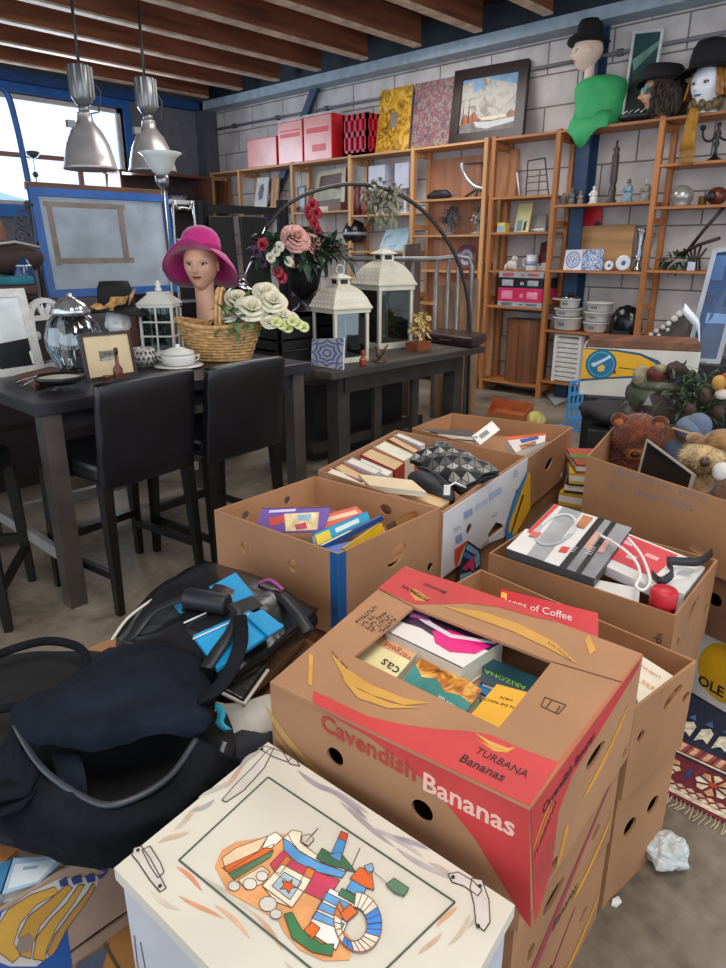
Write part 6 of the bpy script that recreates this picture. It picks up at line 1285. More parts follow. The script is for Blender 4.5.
m=MB(mat('8f8a84',.5,var=.3)); c=sp(480,305,.848,6.15); m.box((c.x,c.y-.07,.849),(c.x+.06,c.y+.07,.97)); m.use(BLACK); m.flat([V((c.x-.001,c.y+y,.849+z)) for y,z in ((.05,.03),(-.05,.03),(-.05,.09),(.05,.09))]); tag(m.build('alarm_clock',loc=(c.x,c.y,.849),world='base'),'small grey clock on the low shelf beside the uprights','clock')
# sections 291-412
for lab,x0,x1 in (('pale blue lampshade box left of the pair',371,387),('pale blue lampshade box right of the pair',397,411)):
    a=sp(x0,184,1.765,6.2);b=sp(x1,184,1.765,6.2); s_=mpp(a); t=thing('table_lamp',lab.replace('lampshade box','square-shaded table lamp'),'lamp',((a+b)/2),0,'square-shaded table lamps'); y=(a.y+b.y)/2; w=(a.y-b.y)/2
    m=MB(mat('b9bccc',.6,var=.06)); m.box((6.16,y-w,2.02),(6.16+2*w*.7,y+w,2.27)); m.build('lamp_shade',t); m=MB(mat('c9ccd2',.3)); m.lathe([(w*.7,1.766),(w*.7,1.785),(.018,1.79),(.018,2.03)],(6.16+w*.7,y,0),16); m.build('base',t)
for lab,x,col,h in (('dark red vase left of the lamps on the shelf',357,'6a2c34',28),('pinkish brown vase nearest the lamps',366,'8a4a44',22)):
    lat('vase',lab,'vase',x,213,1.765,[(4,0),(5.5,h*.3),(5,h*.6),(3,h*.8),(4,h)],col)
slab('picture','pale blue picture leaning on the shelf behind the vine','picture',[(386,230),(410,227),(406,262),(378,265)],1.38,6.22,6.3,.02,mat('a9c8d4',.5,var=.15),[(mat('7d9cac',.5,var=.2),[(.1,.3),(.6,.25),(.6,.8),(.1,.85)])])
slab('framed_card','cream landscape panel in a thin wooden frame on the upper left shelf','picture',[(318,172),(346,167),(344,208),(311,211)],1.825,6.26,6.34,.02,mat('c9bfa8',.6,var=.12),[(mat('a9a890',.6,var=.2),[(.1,.5),(.5,.45),(.9,.5),(.9,.7),(.1,.72)])],side=mat('5a3a28',.5))
m=MB(mat('6a4430',.5,var=.2)); c=sp(336,211,1.825,6.15); s_=mpp(c); m.box((c.x-.03,c.y-9*s_,1.826),(c.x+.08,c.y+9*s_,1.826+8*s_)); tag(m.build('trinket_box',loc=(c.x,c.y,1.826),world='base',bevel=.004),'brown wooden trinket box before the cream panel','box')
quadframe('small_picture','small dark empty frame at the left of the cream panel','picture frame',slean([(297,187),(305,185),(306,207),(298,209)],1.825,6.2,6.26),.02,.012,mat('2c2426',.4),mat('8f9498',.4))
c=sp(355,243,1.467,6.2); s_=mpp(c); t=thing('black_helmet','black motorcycle-style helmet on the shelf behind the arc lamp','helmet',c); m=MB(mat('191a20',.25,var=.1)); m.lathe([(9*s_,0),(12*s_,5*s_),(12*s_,12*s_),(8*s_,19*s_),(0,22*s_)],c,26); m.build('shell',t); m=MB(mat('8d949c',.2)); m.lathe([(12.3*s_,7*s_),(12.3*s_,10*s_)],c,26); m.build('visor_band',t)
slab('portrait','small drawn portrait on white paper at the far left shelf','picture',[(257,178),(269,177),(266,205),(254,206)],1.91,6.2,6.28,.012,mat('c9c8c6',.6),[(mat('6a6870',.6,var=.3,sc_=30),[(.35,.25),(.6,.2),(.7,.4),(.6,.7),(.35,.75),(.25,.5)])])
slab('plank','narrow wooden panel beside the drawn portrait','panel',[(272,178),(279,177),(277,204),(270,205)],1.91,6.22,6.28,.02,wood('a97c54',2))
slab('plank','brown panel in the far left shelf bay','panel',[(214,180),(228,178),(229,206),(216,208)],1.91,6.3,6.36,.02,wood('8a5a3c',2))
# ================================================================ corner cabinet, board, lamps
t=thing('corner_cabinet','tall open brown cabinet against the window wall in the corner','cabinet',(5.45,8.75,0)); RB=wood('6a4034',2,.5); 
m=MB(RB); X0,X1=4.7,6.02
m.box((X0,8.55,0),(X0+.03,8.92,2.3)); m.build('side_panel',t); m=MB(RB); m.box((X1-.03,8.55,0),(X1,8.92,2.3)); m.build('side_panel',t); MB(RB).box((X0-.02,8.53,2.3),(X1+.02,8.93,2.33)).build('top',t); MB(mat('3a3234',.7)).box((X0,8.90,0),(X1,8.92,2.3)).build('back_panel',t)
for z in (.1,.6,1.1,1.5,1.9): MB(RB).box((X0+.03,8.55,z),(X1-.03,8.9,z+.025)).build('shelf_board',t)
c=aY(178,200,8.7); c.z=1.926; s_=mpp(c); t=thing('crystal_bowl','crystal bowl in the corner cabinet','bowl',c); m=MB(mat('8f8c94',.3,var=.5,sc_=30)); m.lathe([(4*s_,0),(8*s_,5*s_),(9*s_,11*s_),(8*s_,11*s_),(3*s_,3*s_)],c,16); m.build('bowl',t)
# blue notice board
YB=5.0; q=[aY(28,184,YB+.12),aY(168,197,YB+.12),aY(178,291,YB-.05),aY(50,299,YB-.05)]; q[0].z=q[1].z=(q[0].z+q[1].z)/2; q[2].z=q[3].z=(q[2].z+q[3].z)/2
BBL=mat('1d5fae',.45,var=.12); n=(q[1]-q[0]).cross(q[3]-q[0]).normalized(); n=n if n.dot(EYE-q[0])>0 else -n
t=thing('display_board','large grey pinboard in a bright blue frame standing left behind the table','board',((q[2]+q[3])/2).to_2d().to_3d())
W=(q[1]-q[0]).length; Hh=(q[3]-q[0]).length; fu=.055/W; fv=.055/Hh; inn=[bil(q,u,v) for u,v in ((fu,fv),(1-fu,fv),(1-fu,1-fv),(fu,1-fv))]
m=MB(BBL); 
for i in range(4): m.prism([q[i],q[(i+1)%4],inn[(i+1)%4],inn[i]],-n*.035)
m.build('frame',t); m=MB(mat('a6b2be',.75,var=.12,sc_=6,bump=.05)); m.prism([p-n*.015 for p in inn],-n*.01); m.build('panel',t)
m=MB(mat('8a7d72',.6,var=.15))
for k,(u0,v0,u1,v1) in enumerate(((.03,.05,.67,.11),(.045,.05,.09,.74),(.60,.08,.65,.72),(.09,.66,.69,.72))): m.flat([bil(inn,u,v)-n*(.0145-.0006*k) for u,v in ((u0,v0),(u1,v0),(u1,v1),(u0,v1))])
m.build('tape',t); m=MB(wood('a98a68',0)); m.prism([q[0]-n*.04,q[1]-n*.04,q[1]-n*.04+V((0,0,.045)),q[0]-n*.04+V((0,0,.045))],-n*.03); m.use(wood('6d4a34',0)); m.prism([q[0]-n*.0,q[1]-n*.0,q[1]+V((0,0,.03)),q[0]+V((0,0,.03))],-n*.035); m.build('top_strip',t)
for u in (.08,.92): 
    p=bil(q,u,1); MB(wood('8a6a4c',2)).box((p.x-.03,p.y+.0,0),(p.x+.03,p.y+.04,p.z)).build('leg',t)
    a=bil(q,u,.2)-n*.06; MB(wood('8a6a4c',2)).bar(a,V((a.x,a.y+.5,0)),.04,.04).build('leg',t)
# pendant lamps
ALU=mat('c4bdbc',.32,.45,var=.15,sc_=4)
def pendant(label,x,yb,w,d,zt=None):
    r=ray(x,yb); k=d/math.hypot(r.x,r.y); c=EYE+r*k; s_=mpp(c); t=thing('pendant_lamp',label,'pendant lamp',c,0,'aluminium factory lamps'); 
    m=MB(ALU); R=w/2*s_; h=w*s_; m.lathe([(R,0),(R*1.02,.02*h),(R*.98,.06*h),(R*.93,.2*h),(R*.8,.45*h),(R*.58,.68*h),(R*.38,.8*h),(R*.3,.86*h),(R*.27,.98*h),(R*.28,1.0*h),(R*.2,1.0*h),(R*.2,.84*h),(R*.5,.64*h),(R*.75,.4*h),(R*.9,.1*h)],c,36); sh_=m.build('lamp_shade',t)
    m=MB(mat('8d9092',.35,.6,var=.2)); z=c.z+h; m.cyl((c.x,c.y,z),(c.x,c.y,z+.05),R*.2); m.lathe([(R*.25,z+.05),(R*.4,z+.1),(R*.42,z+.48*h*1.6),(R*.36,z+.5*h*1.6)],(c.x,c.y,0),20)
    for k2 in range(10): a=2*PI*k2/10; m.box((c.x+R*.42*math.cos(a)-.006,c.y+R*.42*math.sin(a)-.006,z+.1),(c.x+R*.42*math.cos(a)+.006,c.y+R*.42*math.sin(a)+.006,z+.78*h))
    m.build('ballast_housing',t); m=MB(mat('8d9092',.4,.4)); m.box((c.x-R*.75,c.y-.02,c.z+.72*h),(c.x-R*.45,c.y+.02,c.z+.84*h)); m.build('clip',sh_)
    zt=3.3; m=MB(mat('3a3436',.5)); m.cyl((c.x,c.y,z+.5*h),(c.x,c.y,zt),.012,n=8); m.tube([V((c.x+R*.3,c.y,z+.7*h)),V((c.x+R*.75,c.y,z+.4*h)),V((c.x+R*.6,c.y,z+.05*h)),V((c.x+R*.25,c.y,z))],.006,6); m.build('cord',t)
pendant('aluminium factory pendant lamp hanging in front of the window',91,170,51,6.3); pendant('aluminium factory pendant lamp right of the window, behind the white bowl lamp',153,172,46,6.9)
r=ray(162,176); c=EYE+r*(5.7/math.hypot(r.x,r.y)); s_=mpp(c); t=thing('floor_lamp','uplighter floor lamp with a white glass bowl behind the blue board','floor lamp',(c.x,c.y,0)); m=MB(mat('dfe3e0',.25,var=.03)); m.lathe([(4*s_,0),(9*s_,4*s_),(12*s_,10*s_),(16*s_,17*s_),(21*s_,21*s_),(20*s_,21.5*s_),(14*s_,17*s_),(10*s_,9*s_),(3*s_,2*s_)],c,32); m.build('lamp_shade',t)
m=MB(mat('9a9a9e',.25,.8)); m.cyl((c.x,c.y,.02),(c.x,c.y,c.z-.03),.013,n=10); m.lathe([(.016,-.09),(.045,-.06),(.05,0),(.03,.01)],c,16); m.build('pole',t); m=MB(mat('3a3a3e',.4)); m.lathe([(.0,0),(.16,0),(.16,.02),(.02,.035)],(c.x,c.y,0),28); m.build('base',t)
# blue bent pipe and hanging ornament by the window
P=smooth([aY(x,y,7.6) for x,y in ((-20,84),(0,88),(8,96),(14,115),(20,140),(26,170),(31,196),(36,230))],4); t=thing('blue_pipe','bent blue metal pipe rising in front of the left window','pipe',(P[-1].x,P[-1].y,0)); m=MB(mat('2458a0',.4)); m.tube(P,.03,10); p=P[-1]; m.cyl(p,(p.x+.05,p.y,0),.03,n=10); m.build('pipe',t)
c=aY(33,157,8.6); t=thing('hanging_ornament','small dark ornament hanging from the window crossbar','ornament',c); m=MB(mat('4a4c48',.5)); m.lathe([(0,-.02),(.05,.0),(.09,.05),(.02,.07),(0,.07)],c,14); m.ell(c-V((0,0,.18)),.035,10,7); m.tube([c-V((0,0,.0)),c-V((0,0,.16))],.005,5); m.tube([c-V((0,0,.2)),c-V((0,0,.3))],.008,5); m.tube([c+V((0,0,.07)),V((c.x,8.99,2.42))],.004,5); m.build('ornament_body',t)
# ================================================================ clutter behind the tables
BKM=mat('1b1b20',.4,.3,var=.2); YR=5.1
t=thing('metal_rack','black metal rack with paired square posts behind the magenta hat','rack',(3.7,YR,0)); 
for x in (198,205,279,285): p=aY(x,200,YR); MB(BKM).box((p.x-.02,YR-.02,0),(p.x+.02,YR+.02,p.z)).build('post',t)
a=aY(205,208,YR);b=aY(281,209,YR); MB(BKM).box((a.x,YR-.03,a.z-.03),(b.x,YR+.03,a.z+.03)).build('crossbar',t); MB(BKM).box((a.x,YR-.02,.3),(b.x,YR+.02,.34)).build('crossbar',t)
for lab,px in (('black flat panel leaning on the metal rack, left one',[(209,216),(233,216),(234,280),(208,280)]),('black flat panel leaning on the metal rack, right one',[(240,216),(266,217),(264,285),(238,285)])):
    q=[aY(x,y,YR-.06) for x,y in px]; q[2]=V((q[1].x,YR-.2,0)); q[3]=V((q[0].x,YR-.2,0)); m=MB(mat('16191a',.35,var=.2)); n=(q[1]-q[0]).cross(q[3]-q[0]).normalized(); n=n if n.dot(EYE-q[0])>0 else -n; m.prism(q,-n*.03); c=(q[2]+q[3])/2; tag(m.build('black_sheet',loc=(c.x,c.y,0),world='base',bevel=.004),lab,'panel')
a=aY(170,206,YR);b=aY(196,206,YR); t=thing('chrome_chair','chrome tubular chair frame behind the blue board','chair frame',((a.x+b.x)/2,YR,0)); m=MB(mat('b9bcc0',.2,.8)); z0=a.z; x0,x1=a.x+.02,b.x-.02
m.tube(smooth([V((x0,YR,0)),V((x0,YR,z0-.1)),V((x0+.05,YR,z0-.02)),V((x1-.05,YR,z0-.02)),V((x1,YR,z0-.1)),V((x1,YR,0))],4),.012,8); m.tube([V((x0,YR,z0-.25)),V((x1,YR,z0-.25))],.01,8); m.build('tube_frame',t); m=MB(mat('c9c8c6',.4)); m.box((a.x-.02,YR+.02,z0+.02),(b.x+.02,YR+.2,z0+.05)); m.build('shelf_rail',t)
# grey tube rail with leaning brown panels
GT=mat('8a8a88',.35,.5,var=.15); YG=0; at_=lambda x,y,d:(lambda r:EYE+r*(d/math.hypot(r.x,r.y)))(ray(x,y)); zt=at_(400,259,5.85).z
xs=[at_(x,260,5.85) for x in (345,413,437,449,459,472)]
t=thing('bed_end','grey tubular metal bed end standing behind the plank table','bed frame',(xs[2].x,xs[2].y,0))
Z=lambda p,z:V((p.x,p.y,z))
m=MB(GT); m.tube([Z(xs[0],zt),Z(xs[2],zt),Z(xs[4],zt+.02),Z(xs[4]*.25+xs[5]*.75,zt+.01),Z(xs[5],zt-.05),Z(xs[5],0)],.02,10); m.build('top_rail',t)
for x in xs[:5]: m=MB(GT); m.tube([Z(x,zt),Z(x,.02)],.016,8); m.build('post',t)
for lab,px,dd_,col in (('brown wooden panel leaning behind the grey bed frame',[(436,286),(479,279),(474,330),(428,331)],6.1,'8a6848'),('darker brown panel leaning at the left behind the bed frame',[(403,245),(421,243),(424,300),(396,300)],6.15,'5c3f30')):
    q=[at_(*p,dd_) for p in px]; bkd=V((RT.y*-1,RT.x,0))*-1; sh=HEAD*-.14
    q[3]=V((q[0].x,q[0].y,0))+sh-RT*.04; q[2]=V((q[1].x,q[1].y,0))+sh; n=(q[1]-q[0]).cross(q[3]-q[0]).normalized(); n=n if n.dot(EYE-q[0])>0 else -n
    m=MB(wood(col,2,.55)); m.prism(q,-n*.025); m.use(mat('a99a80',.6)); m.prism([q[3],q[0],q[0]+RT*.02,q[3]+RT*.02],n*.003); c=(q[2]+q[3])/2; tag(m.build('plywood_sheet',loc=(c.x,c.y,0),world='base'),lab,'panel')
c=aY(352,275,4.4); t=thing('added_sideboard','added long low black sideboard darkening the gap behind the tables','sideboard',(4.3,5.6,0)); m=MB(mat('1c1a1b',.5,var=.2)); m.box((3.45,5.45,.05),(5.3,5.8,.95)); m.build('sideboard_body',t)  # added black piece so the background between the tables stays dark
for k in range(3): dr=MB(mat('232023',.45)).box((3.47+k*.61,5.435,.1),(4.05+k*.61,5.45,.9)).build('door',t); MB(mat('77777c',.3,.6)).box((4.0+k*.61,5.42,.45),(4.015+k*.61,5.435,.6)).build('handle',dr)
m=MB(BKM)
for x in (3.5,5.25): 
    for y in (5.48,5.77): m=MB(BKM); m.box((x-.03,y-.03,0),(x+.03,y+.03,.05)); m.build('foot',t)
t=thing('added_chest','added black chest darkening the space under the plank table','chest',(3.6,3.75,0)); m=MB(mat('17161a',.6,var=.2)); m.box((3.12,3.4,0),(4.05,3.7,.5)); m.build('chest_body',t); MB(mat('1d1b1f',.5)).box((3.1,3.38,.5),(4.07,3.72,.53)).build('lid',t)  # added so that the space below the tabletop reads dark
t=thing('black_cabinet','low black cabinet in the shadow behind the bar table','cabinet',(2.5,4.1,0)); m=MB(mat('16161b',.5,var=.2)); m.box((2.1,3.95,.04),(3.0,4.3,.74)); m.build('cabinet_body',t); MB(mat('1d1d22',.4)).box((2.08,3.93,.74),(3.02,4.32,.77)).build('top',t)
for k in range(2): dr=MB(mat('1f1f26',.4)).box((2.12+.44*k,3.935,.08),(2.54+.44*k,3.95,.7)).build('door',t); MB(mat('77777c',.3,.6)).ell((2.5+.1*k,3.925,.45),.014,10,8).build('knob',dr)
for x in (2.14,2.96):
    for y in (3.99,4.26): MB(BKM).box((x-.02,y-.02,0),(x+.02,y+.02,.04)).build('foot',t)
# left clutter on a dresser
t=thing('dresser','dark brown dresser behind the left end of the bar table','dresser',(1.45,4.55,0)); DB=mat('2c2220',.5,var=.2); m=MB(DB); m.box((.75,4.3,.0),(2.0,4.8,1.02)); m.build('dresser_body',t); MB(mat('3a2c26',.4)).box((.73,4.28,1.02),(2.02,4.82,1.05)).build('top',t)
for k in range(2):
    for z in (.1,.4,.7): dr=MB(mat('33282a',.45)).box((.78+.62*k,4.285,z),(1.36+.62*k,4.3,z+.27)).build('drawer',t); MB(mat('8a7a50',.3,.6)).ell((1.07+.62*k,4.275,z+.14),.018,12,8).build('knob',dr)
def sof(x,y,Y=4.5): return aY(x,y,Y)
zz=1.051
for lab,h,col,x0,x1 in (('maroon striped textile at the bottom of the folded pile',.05,'5c3038',-25,25),('black folded textile in the pile',.04,'1d1c24',-25,24),('brown folded blanket in the pile',.055,'5a3f38',-25,23),('teal folded blanket on top of the pile',.05,'2c7a8a',-25,22)):
    a=sof(x0,270);b=sof(x1,270); m=MB(mat(col,.8,var=.2,bump=.1)); m.box((a.x,4.33,zz),(b.x,4.7,zz+h)); tag(m.build('blanket',loc=((a.x+b.x)/2,4.5,zz),world='base',bevel=.015),lab,'blanket','folded blankets at the left'); zz+=h+.001
c=sof(8,240); t=thing('brown_cushion','dark brown cushion resting on the folded blankets','cushion',(c.x,4.5,zz)); m=MB(mat('3f2a28',.7,var=.2)); m.ell(V((c.x,4.52,zz+.1)),(.2,.13,.10),20,12); m.build('cushion_body',t); m=MB(mat('b9b2aa',.5)); m.tube([V((c.x-.16,4.42,zz+.17)),V((c.x,4.40,zz+.19)),V((c.x+.15,4.43,zz+.16))],.008,6); m.build('piping',t)
a=sof(-6,215,4.95);b=sof(8,290,4.95); t=thing('wooden_chair','brown wooden chair back leaning at the left edge','chair',(a.x,4.95,0)); m=MB(wood('8a5a44',2)); m.tube(smooth([V((a.x-.03,5.0,a.z+.1)),V((a.x+.03,4.96,a.z-.1)),V((b.x+.02,4.95,b.z)),V((b.x+.03,4.95,0))],4),.025,8); m.build('backrest_post',t); m=MB(wood('8a5a44',0)); m.tube([V((a.x-.5,4.98,a.z)),V((a.x,4.98,a.z))],.025,8); m.build('top_rail',t); m=MB(wood('8a5a44',2)); m.tube([V((a.x-.5,4.98,a.z)),V((a.x-.5,4.98,0))],.025,8); m.build('backrest_post',t)
c=sof(25,228,4.7); t=thing('iron_scroll','ornate wrought iron scroll panel beside the blue board','ironwork',(c.x,4.7,1.051)); m=MB(mat('4a4c54',.4,.4))
for k,(dx,dz,r) in enumerate(((0,.05,.06),(-.03,-.05,.05),(.03,-.1,.04),(-.05,-.16,.05),(.04,.13,.03))): m.tube([V((c.x+dx+r*(1-j/24)*math.cos(j*.55),4.7,c.z+dz+r*(1-j/24)*math.sin(j*.55))) for j in range(20)],.007,6)
m.tube([V((c.x+.05,4.7,c.z+.16)),V((c.x+.05,4.7,1.051))],.009,6); m.tube([V((c.x-.07,4.7,c.z-.1)),V((c.x-.05,4.7,1.051))],.009,6); m.build('scroll',t)
c=sof(28,268,4.35); t=thing('blue_vase','glossy dark blue jar at the edge of the blue board','jar',(c.x,4.42,1.051)); s_=mpp(c); m=MB(mat('24406a',.15,var=.2)); h=c.z+.06-1.051; m.lathe([(6*s_,0),(10*s_,.3*h),(11*s_,.6*h),(8*s_,.85*h),(5*s_,h),(0,h)],V((c.x,4.42,1.051)),24); m.build('jar_body',t); m=MB(mat('c8ccd4',.15,.6)); m.lathe([(8.5*s_,.82*h),(8.5*s_,.86*h)],V((c.x,4.42,1.051)),24); m.build('ring',t)
# ================================================================ lower left: banana box, bags, clothes
UB=0.19; YL=.99
bL=Bx([V((-.16,1.42,0)),V((-.16,YL,0)),V((.455,YL-.005,0)),V((.455,1.42,0))],UB,.4)
rL=cbox('banana_box','blue printed banana box with a banana bunch picture at the lower left',bL)
m=MB(mat('a58a78',.8,var=.08)); bL.body(m,{1:[(*bL.uv(1,103,930),.09,.006,.0)]},base=.25)
def ld(col,pts,o): m.use(mat(col,.5,var=.08)); m.flat([bL.px(1,x,y,o) for x,y in pts])
ld('2659a0',[(-6,914),(8,908),(30,905),(66,921),(73,972),(-20,985)],.0008)
ld('cfc6bd',[(-6,935),(2,912),(30,892),(60,878),(98,876),(97,886),(70,912),(52,940),(54,952),(36,966),(10,966),(-6,960)],.0011)
for k,pts in enumerate(([(-6,930),(8,908),(30,894),(54,886),(58,892),(36,904),(20,922),(13,942),(20,955),(12,962),(-4,950)],[(20,955),(18,935),(28,915),(48,900),(66,884),(72,887),(58,904),(40,924),(32,945),(30,958)],[(32,958),(36,936),(50,918),(66,902),(78,884),(84,884),(72,904),(56,926),(46,948),(44,960)],[(46,952),(54,934),(70,912),(86,892),(92,882),(95,886),(84,904),(66,928),(56,948),(50,956)])):
    ld(('d0a044','c4943c','c99a40','b88a44')[k],pts,.0015+.0003*k)
    m.use(mat('3a3a5c',.6,var=0)); P=[bL.px(1,x,y,.0018+.0003*k) for x,y in pts]
    for i in range(len(P)): m.bar(P[i],P[(i+1)%len(P)],.0016,.0005)
ld('8f7f74',[(18,938),(28,932),(34,940),(30,950),(20,952),(16,946)],.003); ld('2f3f78',[(58,880),(66,876),(68,884),(60,886)],.003); ld('2f3f78',[(70,878),(80,874),(82,881),(73,884)],.003); ld('2f3f78',[(84,876),(93,873),(95,880),(87,882)],.003)
m.use(mat('2f3f78',.6,var=0)); p=bL.px(1,97,880,.001); m.text('S',p,bL.px(1,110,871,.001)-p,(0,0,1),.05,bold=.03)
m.build('box_body',rL)
bL2=Bx([V((-.2,1.45,0)),V((-.2,.9,0)),V((.5,.89,0)),V((.5,1.45,0))],0,UB-.001); r_=cbox('banana_box','flattened tan carton under the blue printed banana box',bL2); m=MB(mat('a9763f',.8,var=.1)); bL2.closed(m); m.use(mat('5a4630',.7)); 
for x in (.1,.22,.34): m.flat([V((x,.9,UB-.0003)),V((x+.006,.9,UB-.0003)),V((x+.05,1.4,UB-.0003)),V((x+.044,1.4,UB-.0003))])
m.use(mat('4c5668',.7,var=.3)); m.flat([V((.18,.895,UB-.0004)),V((.28,.895,UB-.0004)),V((.36,.98,UB-.0004)),V((.3,.985,UB-.0004))]); m.build('box_body',r_)
G='papers in the blue printed banana box'; INS=bL
book('pale blue brochure sticking out of the blue printed banana box',bq(.392,(12,858),(68,856),(40,885),(0,895)),.02,mat('a9c4dc',.4,var=.08),3,G,cat='brochure',name='brochure',decals=[(mat('dfe8ee',.4),[(.1,.2),(.9,.1),(.9,.9),(.15,.9)]),(mat('8fa9c0',.5),[(.3,.3),(.6,.3),(.6,.4),(.3,.4)])])
book('blue folder behind the pale brochure in the blue printed banana box',bq(.38,(-12,868),(14,858),(4,890),(-16,900)),.05,mat('4a86b4',.4,var=.1),3,G,cat='folder',name='folder')
book('orange spined booklet at the left edge of the blue printed banana box',bq(.375,(-4,846),(20,848),(6,860),(-14,862)),.03,mat('c9824a',.4,var=.1),3,G,cat='booklet',name='booklet')
INS=None
# support and clothes
qS=[V((.605,1.62,0)),V((.605,1.0,0)),V((1.085,1.0,0)),V((1.085,1.62,0))]; bS=Bx(qS,0,.40); rS=cbox('banana_box','brown box hidden beneath the black and turquoise bag',bS); m=MB(CARD2); bS.closed(m); m.build('box_body',rS)
m=MB(mat('6f5038',.7,var=.2)); 
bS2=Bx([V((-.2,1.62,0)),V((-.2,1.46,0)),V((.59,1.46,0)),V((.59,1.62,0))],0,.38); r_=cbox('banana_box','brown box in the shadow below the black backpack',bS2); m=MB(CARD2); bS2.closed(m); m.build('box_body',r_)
def cloth(name,label,px,col,th=.01,sub=2,cat='clothing',group='clothes below the bags',amp=.012,seed=0,parts=None,**mk):
    rows=[[aZ(x,y,z) for x,y,z in r] for r in px]
    # densify
    D=[]
    for r in rows: D.append(smooth(r,4))
    cols=list(zip(*D)); D=list(zip(*[smooth(list(c),4) for c in cols]))
    D=[[p+V((0,0,amp*noise.noise(p*18+V((seed,0,0))))) for p in r] for r in D]
    m=MB(mat(col,.75,var=.25,bump=.2,bsc=20,**mk)); m.sheet(D,th); c=sum((sum(r,V())/len(r) for r in D),V())/len(D)
    return tag(m.build(name,loc=c,world='base'),label,cat,group)
cloth('scarf','grey and beige patterned scarf hanging below the turquoise bag',[[(203,700,.49),(235,706,.485),(272,694,.48)],[(206,716,.48),(240,720,.475),(276,712,.46)],[(210,730,.46),(242,738,.45),(279,732,.43)]],'b5b1a8',seed=1)
cloth('cardigan','dark navy garment bunched between the backpack and the lidded box',[[(200,722,.45),(228,722,.455),(262,716,.45)],[(205,742,.44),(235,744,.45),(272,738,.43)],[(215,765,.42),(240,764,.42),(272,756,.41)]],'20222e',seed=2)
m=MB(mat('1fa3bd',.5,var=.1)); P=smooth([aZ(x,y,z) for x,y,z in ((206,704,.515),(216,706,.515),(222,714,.51),(220,724,.50),(228,731,.49))],4); m.sheet([[p-RT*.008,p+RT*.008+V((0,0,.004))] for p in P],.004); tag(m.build('lace_trim',loc=P[0],world='base'),'turquoise lace ribbon on the clothes below the bags','ribbon')
cloth('blouse','dark flowered garment at the foot of the lidded box',[[(262,735,.43),(272,728,.43),(280,730,.42)],[(250,765,.42),(266,756,.42),(276,760,.41)]],'2a2c38',seed=4)
# black bag with turquoise panels
def slabq(px,z0,th): q=[aZ(x,y,z) for x,y,z in px]; return q
t=thing('satchel','glossy black bag with bright turquoise panels and a padded grip','bag',aZ(215,630,.46))
LB_=mat('1c1d20',.25,var=.35,bump=.35,bsc=16,spec=.7)
rows=[[(116,640,.50),(150,600,.52),(180,578,.53),(206,566,.53)],[(140,655,.53),(175,625,.565),(210,598,.57),(250,578,.55)],[(185,668,.54),(215,645,.572),(250,620,.57),(288,596,.55)],[(222,690,.50),(245,672,.53),(280,645,.53),(316,611,.51)]]
g=[[aZ(*p) for p in r] for r in rows]; D=[smooth(r,5) for r in g]; D=list(zip(*[smooth(list(c),5) for c in zip(*D)])); D=[[p+V((0,0,.012*noise.noise(p*14))) for p in r] for r in D]
m=MB(LB_); m.sheet(D,.03); lo=[[V((p.x,p.y,.455)) for p in r] for r in (D[0],D[-1])]
edge=[D[0][j] for j in range(len(D[0]))]+[D[i][-1] for i in range(1,len(D))]+[D[-1][j] for j in range(len(D[0])-2,-1,-1)]+[D[i][0] for i in range(len(D)-2,0,-1)]
cen=sum(edge,V())/len(edge); ring2=[V((cen.x+(p.x-cen.x)*1.02,cen.y+(p.y-cen.y)*1.02,p.z-.03)) for p in edge]; ring3=[V((cen.x+(p.x-cen.x)*.97,cen.y+(p.y-cen.y)*.97,.455)) for p in edge]
N_=len(edge); m.add(edge+ring2+ring3,[(i,(i+1)%N_,N_+(i+1)%N_,N_+i) for i in range(N_)]+[(N_+i,N_+(i+1)%N_,2*N_+(i+1)%N_,2*N_+i) for i in range(N_)]+[tuple(2*N_+i for i in range(N_))],True); m.build('bag_body',t)
TQ=mat('1296cf',.5,var=.08,bump=.1)
def patch(mt,pts,z,th=.006,nm='panel'):
    q=[aZ(x,y,z_ if False else z) for x,y in pts]; m=MB(mt); m.prism(q,(0,0,th)); return m.build(nm,t,bevel=.002)
patch(TQ,[(209,591),(236,576),(254,598),(228,609)],.575,.012,'turquoise_panel'); patch(TQ,[(174,607),(190,604),(206,613),(184,623)],.577,.010,'turquoise_panel'); patch(TQ,[(193,639),(249,614),(284,628),(217,673)],.583,.010,'turquoise_panel'); patch(TQ,[(246,618),(262,611),(284,628),(268,638)],.594,.006,'turquoise_panel')
patch(mat('17171a',.5,var=.2),[(180,624),(252,597),(264,606),(194,640)],.585,.004,'black_band'); 
m=MB(mat('e2e4e4',.5,var=0)); 
for a,b in (((193,639),(249,614)),((184,623),(206,613))): m.tube([aZ(*a,.596),aZ(*b,.596)],.0022,6)
m.build('white_piping',t)
m=MB(mat('202228',.45,var=.2,bump=.1)); a=aZ(186,598,.612);b=aZ(228,605,.612); m.cyl(a,b,.026,n=18); m.build('grip',t,bevel=.006)
SB_=mat('222429',.45,var=.25,bump=.1)
def strap(pts,w,nm='strap',par=None,mt=SB_,side=RT):
    P=smooth([aZ(*p) for p in pts],5); m=MB(mt); g=[]
    for i,p in enumerate(P):
        d=(P[min(i+1,len(P)-1)]-P[max(i-1,0)]).normalized(); sd=d.cross(V((0,0,1))); sd=sd.normalized() if sd.length>.1 else side; g.append([p-sd*w/2,p+sd*w/2])
    m.sheet(g,.005); return m.build(nm,par or t)
strap([(228,604,.612),(238,612,.615),(232,630,.612),(218,650,.606),(206,668,.60)],.026); strap([(186,598,.612),(168,604,.60),(150,614,.58),(132,636,.545),(120,648,.52)],.028); strap([(280,594,.575),(296,612,.572),(309,632,.55)],.032)
